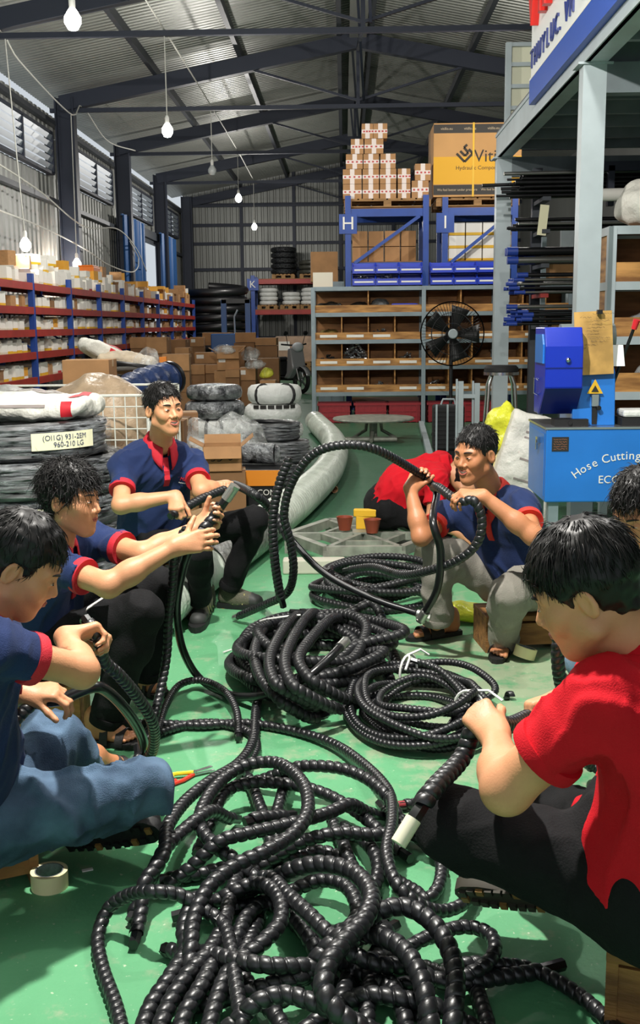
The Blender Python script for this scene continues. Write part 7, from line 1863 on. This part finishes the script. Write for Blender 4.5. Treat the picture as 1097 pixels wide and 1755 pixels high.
for lab, l in (('first', [(500, 1062, .20), (478, 1092, .21), (462, 1130, .21), (470, 1168, .20)]), ('second', [(524, 1060, .21), (500, 1098, .23), (488, 1135, .23), (500, 1172, .21)]), ('third', [(560, 1066, .20), (530, 1098, .22), (512, 1130, .22), (528, 1160, .20)]), ('fourth', [(450, 1080, .15), (436, 1118, .16), (446, 1160, .16), (476, 1196, .13)])):
    q_ = [G(x, y, z) for x, y, z in l]; q_ = [q_[0] + (q_[0] - q_[1]) * 1.3 + Vector((.03, 0, -.15)), q_[0] + (q_[0] - q_[1]) * .6 + Vector((.01, 0, -.03))] + q_ + [q_[-1] + Vector((.05, -.01, -.035)), q_[-1] + Vector((.12, .03, -.09)), q_[-1] + Vector((.18, .10, -.14))]
    for v in q_: v.z = max(.03, v.z)
    spiral_hose(q_, 0.0235, .0285, '%s of four short strands slanting over the left of the large coil' % lab, 'coiled spiral hoses', m_wrapm, n=10)
# hoses in hands
_a = palm(P5, 'R')
spiral_hose([_a + Vector((.06, 0, -.05)), _a] + PP([(645, 771, 4.70), (585, 763, 4.66), (535, 780, 4.70), (500, 828, 4.76), (487, 882, 4.80), (498, 930, 4.84), (503, 980, 4.90), (492, 1016, 5.0), (455, 1036, 5.15), (404, 1058, 5.35)]), .0205, .0235, 'spiral-wrapped hose arching high from the laughing man to the floor', mat=m_wrap, ends=[(1, .012, .8, m_ferr)])
spiral_hose(PP([(497, 784, 4.82), (480, 826, 4.82), (468, 885, 4.83), (470, 950, 4.86), (478, 1008, 4.92), (486, 1040, 4.95)]), .0225, .0225, 'upright open-ended spiral wrap standing left of the high arch', mat=m_wrapm)
_a, _b = palm(P3, 'R'), palm(P3, 'L'); _d = (_b - _a).normalized()
spiral_hose([_a - _d * .06, _a, (_a + _b) / 2 + Vector((0, 0, .01)), _b, _b + _d * .07] + PP([(432, 845, 5.05), (460, 868, 5.12), (480, 898, 5.08), (492, 925, 5.04)]), .0225, .0235, 'spiral-wrapped hose gripped by the smiling man', mat=m_wrapm)
plain_hose(PP([(480, 898, 5.08), (508, 935, 5.02), (560, 985, 4.95), (640, 1026, 4.88), (718, 1052, 4.82)]), .0165, 'bare black hose sagging from the smiling man to the grey trousers', end=[1])
_a = palm(P5, 'R')
plain_hose([_a + Vector((.03, 0, -.025)), _a + Vector((.075, -.01, -.085))] + PP([ (742, 892, 4.56), (755, 945, 4.56), (750, 1008, 4.60), (728, 1050, 4.68)]), .0175, 'bare black hose hanging from the laughing man with a steel end', end=[1])
_b = palm(P5, 'L', .10, .03)
spiral_hose([_a + Vector((.06, -.03, -.06)), (_a + _b) / 2 + Vector((0, -.02, .0)), _b] + PP([ (812, 858, 4.46), (826, 890, 4.46), (818, 930, 4.47), (785, 960, 4.52), (735, 978, 4.66), (690, 985, 4.9), (640, 972, 5.3), (590, 978, 5.6)]), .0205, .027, 'spiral-wrapped hose running under the laughing man forearm', mat=m_wrap)
spiral_hose(PP([(318, 905, 3.86), (300, 950, 3.90), (296, 1000, 3.94), (289, 1060, 3.98), (286, 1120, 3.98), (276, 1180, 3.92), (262, 1235, 3.80), (246, 1290, 3.66), (262, 1302, 3.6)]), .0185, .0225, 'spiral-wrapped hose hanging down from the profiled man hands', mat=m_wrap)
_a = palm(P2, 'L', .09, .03)
plain_hose([_a + Vector((.05, 0, .07)), _a] + PP([ (326, 940, 3.9), (310, 990, 4.0), (303, 1050, 4.1), (314, 1115, 4.22), (345, 1165, 4.32)]) + [G(400, 1192, .03), G(460, 1190, .09), G(520, 1165, .17), G(562, 1130, .23), G(584, 1108, .25)], .0165, 'bare glossy hose curving from the profiled man onto the large coil', end=[0, 1])
spiral_hose([_a + Vector((.02, -.01, .05)), _a + Vector((0, -.01, 0))] + PP([(322, 935, 3.86)]), .0215, .03, 'short glossy wrap piece in the profiled man hands', mat=m_wrap)
spiral_hose([G(268, 1262, .02), G(285, 1208, .03), G(308, 1174, .04), G(345, 1166, .05), G(384, 1184, .06), G(405, 1218, .05), G(409, 1266, .02)], .0155, .0185, 'spiral hose with a blunt end bowing beside the profiled man sandal', mat=m_wrap)
spiral_hose([G(268, 1258, .02), G(320, 1242, .02), G(380, 1240, .02), G(428, 1256, .02), G(440, 1282, .02), G(425, 1312, .03)], .0175, .0205, 'spiral hose lying on the floor toward the upper tangle', mat=m_wrap)
_a = palm(P1, 'L', .09, .03)
plain_hose([_a - Vector((.06, 0, 0)), _a] + PP([(158, 1178, 2.88), (185, 1186, 2.95), (215, 1216, 3.05), (240, 1255, 3.2), (250, 1292, 3.35)]), .0165, 'bare glossy hose in the jeans-wearing man hand', end=[0])
_a = palm(P1, 'R')
spiral_hose([_a + Vector((-.04, .02, .05)), _a] + PP([(178, 1132, 2.80), (205, 1158, 2.86), (238, 1198, 2.98), (262, 1240, 3.1), (262, 1285, 3.25), (240, 1308, 3.3), (235, 1280, 3.4)]), .0185, .0225, 'spiral-wrapped hose slanting down from the jeans-wearing man fist', mat=m_wrap)
spiral_hose(PP([(-30, 1290, 2.7), (12, 1248, 2.76), (52, 1210, 2.82), (95, 1188, 2.86)]), .0185, .0225, 'spiral-wrapped hose under the jeans-wearing man wrist', mat=m_wrap)
_a = palm(P6, 'L'); _b = palm(P6, 'R')
spiral_hose([_b + Vector((.08, .02, .0)), _b, (_a + _b) / 2 + Vector((0, 0, -.02)), _a, U(792, 1298, 2.24), U(740, 1356, 2.09), U(700, 1418, 2.04)], .0215, .0235, 'spiral-wrapped hose with a white end held by the heavy-set man', mat=m_wrap, ends=[(1, .038, .78, m_whitetape)])
spiral_hose(PP([(975, 1035, 2.75), (962, 1070, 2.75), (956, 1115, 2.75), (960, 1165, 2.78), (975, 1215, 2.9)]) + [G(1000, 1300, .10), G(1040, 1330, .02)], .0185, .0205, 'upright spiral hose rising before the man at the right edge', mat=m_wrap)
cc_ = U(968, 1010, 2.76)
# short cut piece, ties
p = G(880, 1192, .018); spiral_hose([p + Vector((-.045, .0, 0)), p + Vector((0, .004, 0)), p + Vector((.05, .006, 0))], .0185, .026, 'short cut piece of spiral wrap lying alone on the floor', mat=m_wrap, core=False)
p = G(700, 1380, .02); spiral_hose([p + Vector((-.03, .0, 0)), p + Vector((.02, .01, 0)), p + Vector((.08, .02, 0))], .0185, .024, 'spiral hose end with a red mouth beside the black knee', mat=m_wrap, ends=[(0, .004, .7, M('red_mouth', (150, 50, 56), .5))])
m_tie = M('white_tie', (232, 232, 228), .5)
def tie(p, a, label, w=.05, h=.10):
    p = Vector(p); x = Vector((math.cos(a), math.sin(a), 0)); mb = MB(); pts = [p + x * (w * math.cos(t)) + Vector((0, 0, h * .5 * math.sin(t))) for t in np.linspace(0, 2 * pi, 16, endpoint=False)]
    mb.tube(pts, .0055, 6, closed=True); mb.tube([p + Vector((0, 0, h * .5)), p + x * .05 + Vector((.02, -.02, h * .62)), p + x * .09 + Vector((.03, -.05, h * .45))], .005, 6); mb.tube([p + Vector((0, 0, h * .5)), p - x * .03 + Vector((.02, -.04, h * .55)), p - x * .03 + Vector((.0, -.09, h * .3))], .005, 6)
    one('cable_tie', mb, m_tie, label, 'tie', smooth=True, loc=tuple(p))
tie(G(700, 1150, .09), .9, 'white tie round the top left of the tidy coil', .06, .14); tie(G(805, 1212, .08), -.5, 'white knotted tie round the right of the tidy coil', .06, .13)
mb = MB(); P, _ = crom([G(383, 1118, .005), G(418, 1104, .01), G(440, 1068, .14), G(480, 1058, .20), G(515, 1054, .21)], .03); mb.tube([tuple(v) for v in P], .0045, 6); one('string', mb, m_tie, 'white string looped over the left of the large coil', 'string', smooth=True, loc=tuple(P[0]))
# ================================================================== small things on the floor
m_stoolw = M('stool_wood', (166, 118, 64), .7, 0, .4, 5, .3, 30, stretch=(1, 5, 5), rgb2=(112, 74, 38))
m_masking = M('masking_tape', (240, 230, 178), .6)
def tape_roll(x, y, label, r=.05, h=.048, tilt=None, z=0):
    t = thing('tape_roll', label, 'tape', (x, y, z)); R = tilt or Matrix.Identity(3)
    c = Vector((x, y, z)); 
    MB().lathe([(r, 0), (r, h), (r - .011, h), (r - .011, 0)], c, R, 36, closed=True).build('tape_winding', m_masking, t, True); MB().lathe([(r - .011, .001), (r - .011, h + .0005), (r - .014, h + .0005), (r - .014, .001)], c, R, 36, closed=True).build('card_core', M('grey_core', (110, 112, 116), .6, 0, .3, 60), t, True)
p = G(78, 1534); tape_roll(p.x, p.y + .045, 'roll of cream masking tape standing by the wooden block at the left')
p = G(900, 1136); tape_roll(p.x, p.y + .045, 'roll of cream masking tape beside the laughing man sandal', tilt=RY(.30) @ RX(-.12), z=.012)
# low wooden stools
def block_stool(x, y, w, d, h, rz, label):
    t = thing('wooden_stool', label, 'stool', (x, y, 0), rz)
    MB().bb(-w / 2, w / 2, -d / 2, d / 2, h - .025, h).build('top_board', m_stoolw, t, world=False, bevel=.003)
    for s in (-1, 1): MB().bb(s * w / 2 - (s > 0) * .025, s * w / 2 + (s < 0) * .025, -d / 2 + .01, d / 2 - .01, 0, h - .025).build('side_board', m_stoolw, t, world=False)
    MB().bb(-w / 2 + .025, w / 2 - .025, d / 2 - .04, d / 2 - .015, .03, h - .04).build('apron', m_stoolw, t, world=False); MB().bb(-w / 2 + .025, w / 2 - .025, -d / 2 + .015, -d / 2 + .04, .03, h - .04).build('apron', m_stoolw, t, world=False)
pl = P5['pelvis']; block_stool(pl.x - .02, pl.y - .03, .36, .26, pl.z - .115, .12, 'low wooden stool under the laughing man')
pl = P1['pelvis']; q = G(60, 1500); block_stool(pl.x - .04, pl.y + .16, .30, .24, pl.z - .13, .45, 'low wooden stool under the jeans-wearing man')
pl = P6['pelvis']; block_stool(pl.x + .10, pl.y + .06, .30, .22, max(.1, pl.z - .19), -.35, 'low wooden stool under the heavy-set man')
pl = P2['pelvis']; block_stool(pl.x, pl.y, .34, .28, pl.z - .12, .1, 'low wooden stool under the profiled man')
pl = P3['pelvis']; block_stool(pl.x, pl.y, .38, .30, pl.z - .12, .2, 'low wooden stool under the smiling man')
pl = P7['pelvis']; block_stool(pl.x, pl.y, .34, .28, pl.z - .12, .1, 'low wooden stool under the man at the right edge')
# scissors with yellow and red grips
p = G(300, 1340); t = thing('scissors', 'scissors with yellow and red grips on the floor by the blue knee', 'scissors', (p.x, p.y, 0))
a = G(365, 1322); d = (a - p); d.z = 0; d.normalize(); s_ = Vector((-d.y, d.x, 0)); L = (a - p).length
for g, col in ((1, M('grip_yellow', (232, 214, 40), .4)), (-1, M('grip_red', (222, 58, 40), .4))):
    z = Vector((0, 0, .012 + .004 * g)); MB().bar(p + d * .06 + z, p + d * L + s_ * g * .008 + z, .012, .003).build('blade', m_steel, t)
    MB().tube([p + d * .07 + z, p + d * .02 + s_ * g * .022 + z, p - d * .035 + s_ * g * .030 + z, p - d * .04 + s_ * g * .018 + z, p + d * .0 + s_ * g * .008 + z], .0075, 8).build('grip', col, t, True)
MB().cyl(p + d * .075 + Vector((0, 0, .006)), p + d * .075 + Vector((0, 0, .021)), .006, n=10).build('pivot', m_steel, t, True)
# calculator
p = G(180, 1318); t = thing('calculator', 'black pocket calculator on the floor behind the blue knee', 'calculator', (p.x, p.y, 0), .5)
MB().bb(-.04, .04, -.065, .065, .0, .016).build('case', m_black, t, world=False, bevel=.003); MB().bb(-.032, .032, .03, .055, .016, .0175).build('display', M('lcd', (150, 160, 140), .3), t, world=False)
for i in range(5):
    for j in range(4): MB().bb(-.032 + j * .0165, -.019 + j * .0165, -.055 + i * .016, -.044 + i * .016, .016, .019).build('key', M('key_grey', (140, 134, 96), .5), t, world=False)
# paper slip at the profiled man's lap, scraps on the floor
one('paper_slip', MB().add([U(146, 1048, 3.62), U(182, 1022, 3.60), U(186, 1016, 3.66), U(150, 1040, 3.68)], [(0, 1, 2, 3), (3, 2, 1, 0)]), m_white, 'small white paper slip on the profiled man lap', 'paper', loc=tuple(U(160, 1035, 3.64)))
for i, (x, y, lab) in enumerate(((150, 1492, 'tiny pale scrap on the shaded floor near the left tape roll'), (625, 1185, 'small wire scrap near the spiral cut piece'))):
    p = G(x, y); one('scrap', MB().box((p.x, p.y, .002), (.03, .012, .003), RZ(.4)), m_white, lab, 'scrap', loc=(p.x, p.y, 0)) if i == 0 else None
p = G(790, 1070); bag('plastic_bag', (p.x + .02, 5.35, .05), (.13, .10, .055), M('lemon_bag', (224, 226, 60), .32, 0, .2, 7, .8, 18), 'small crumpled yellow bag on the floor behind the grey trouser leg', seed=13, amp=.02, res=.01)
# metal rail end on the floor by the crates
p0, p1 = G(722, 725, .03), G(742, 800, .03)
one('steel_channel', MB().bar(p0, p1, .07, .06), m_lgrey, 'grey steel channel lying on the floor before the trestle', 'channel', loc=tuple((p0 + p1) / 2 - Vector((0, 0, .03))))
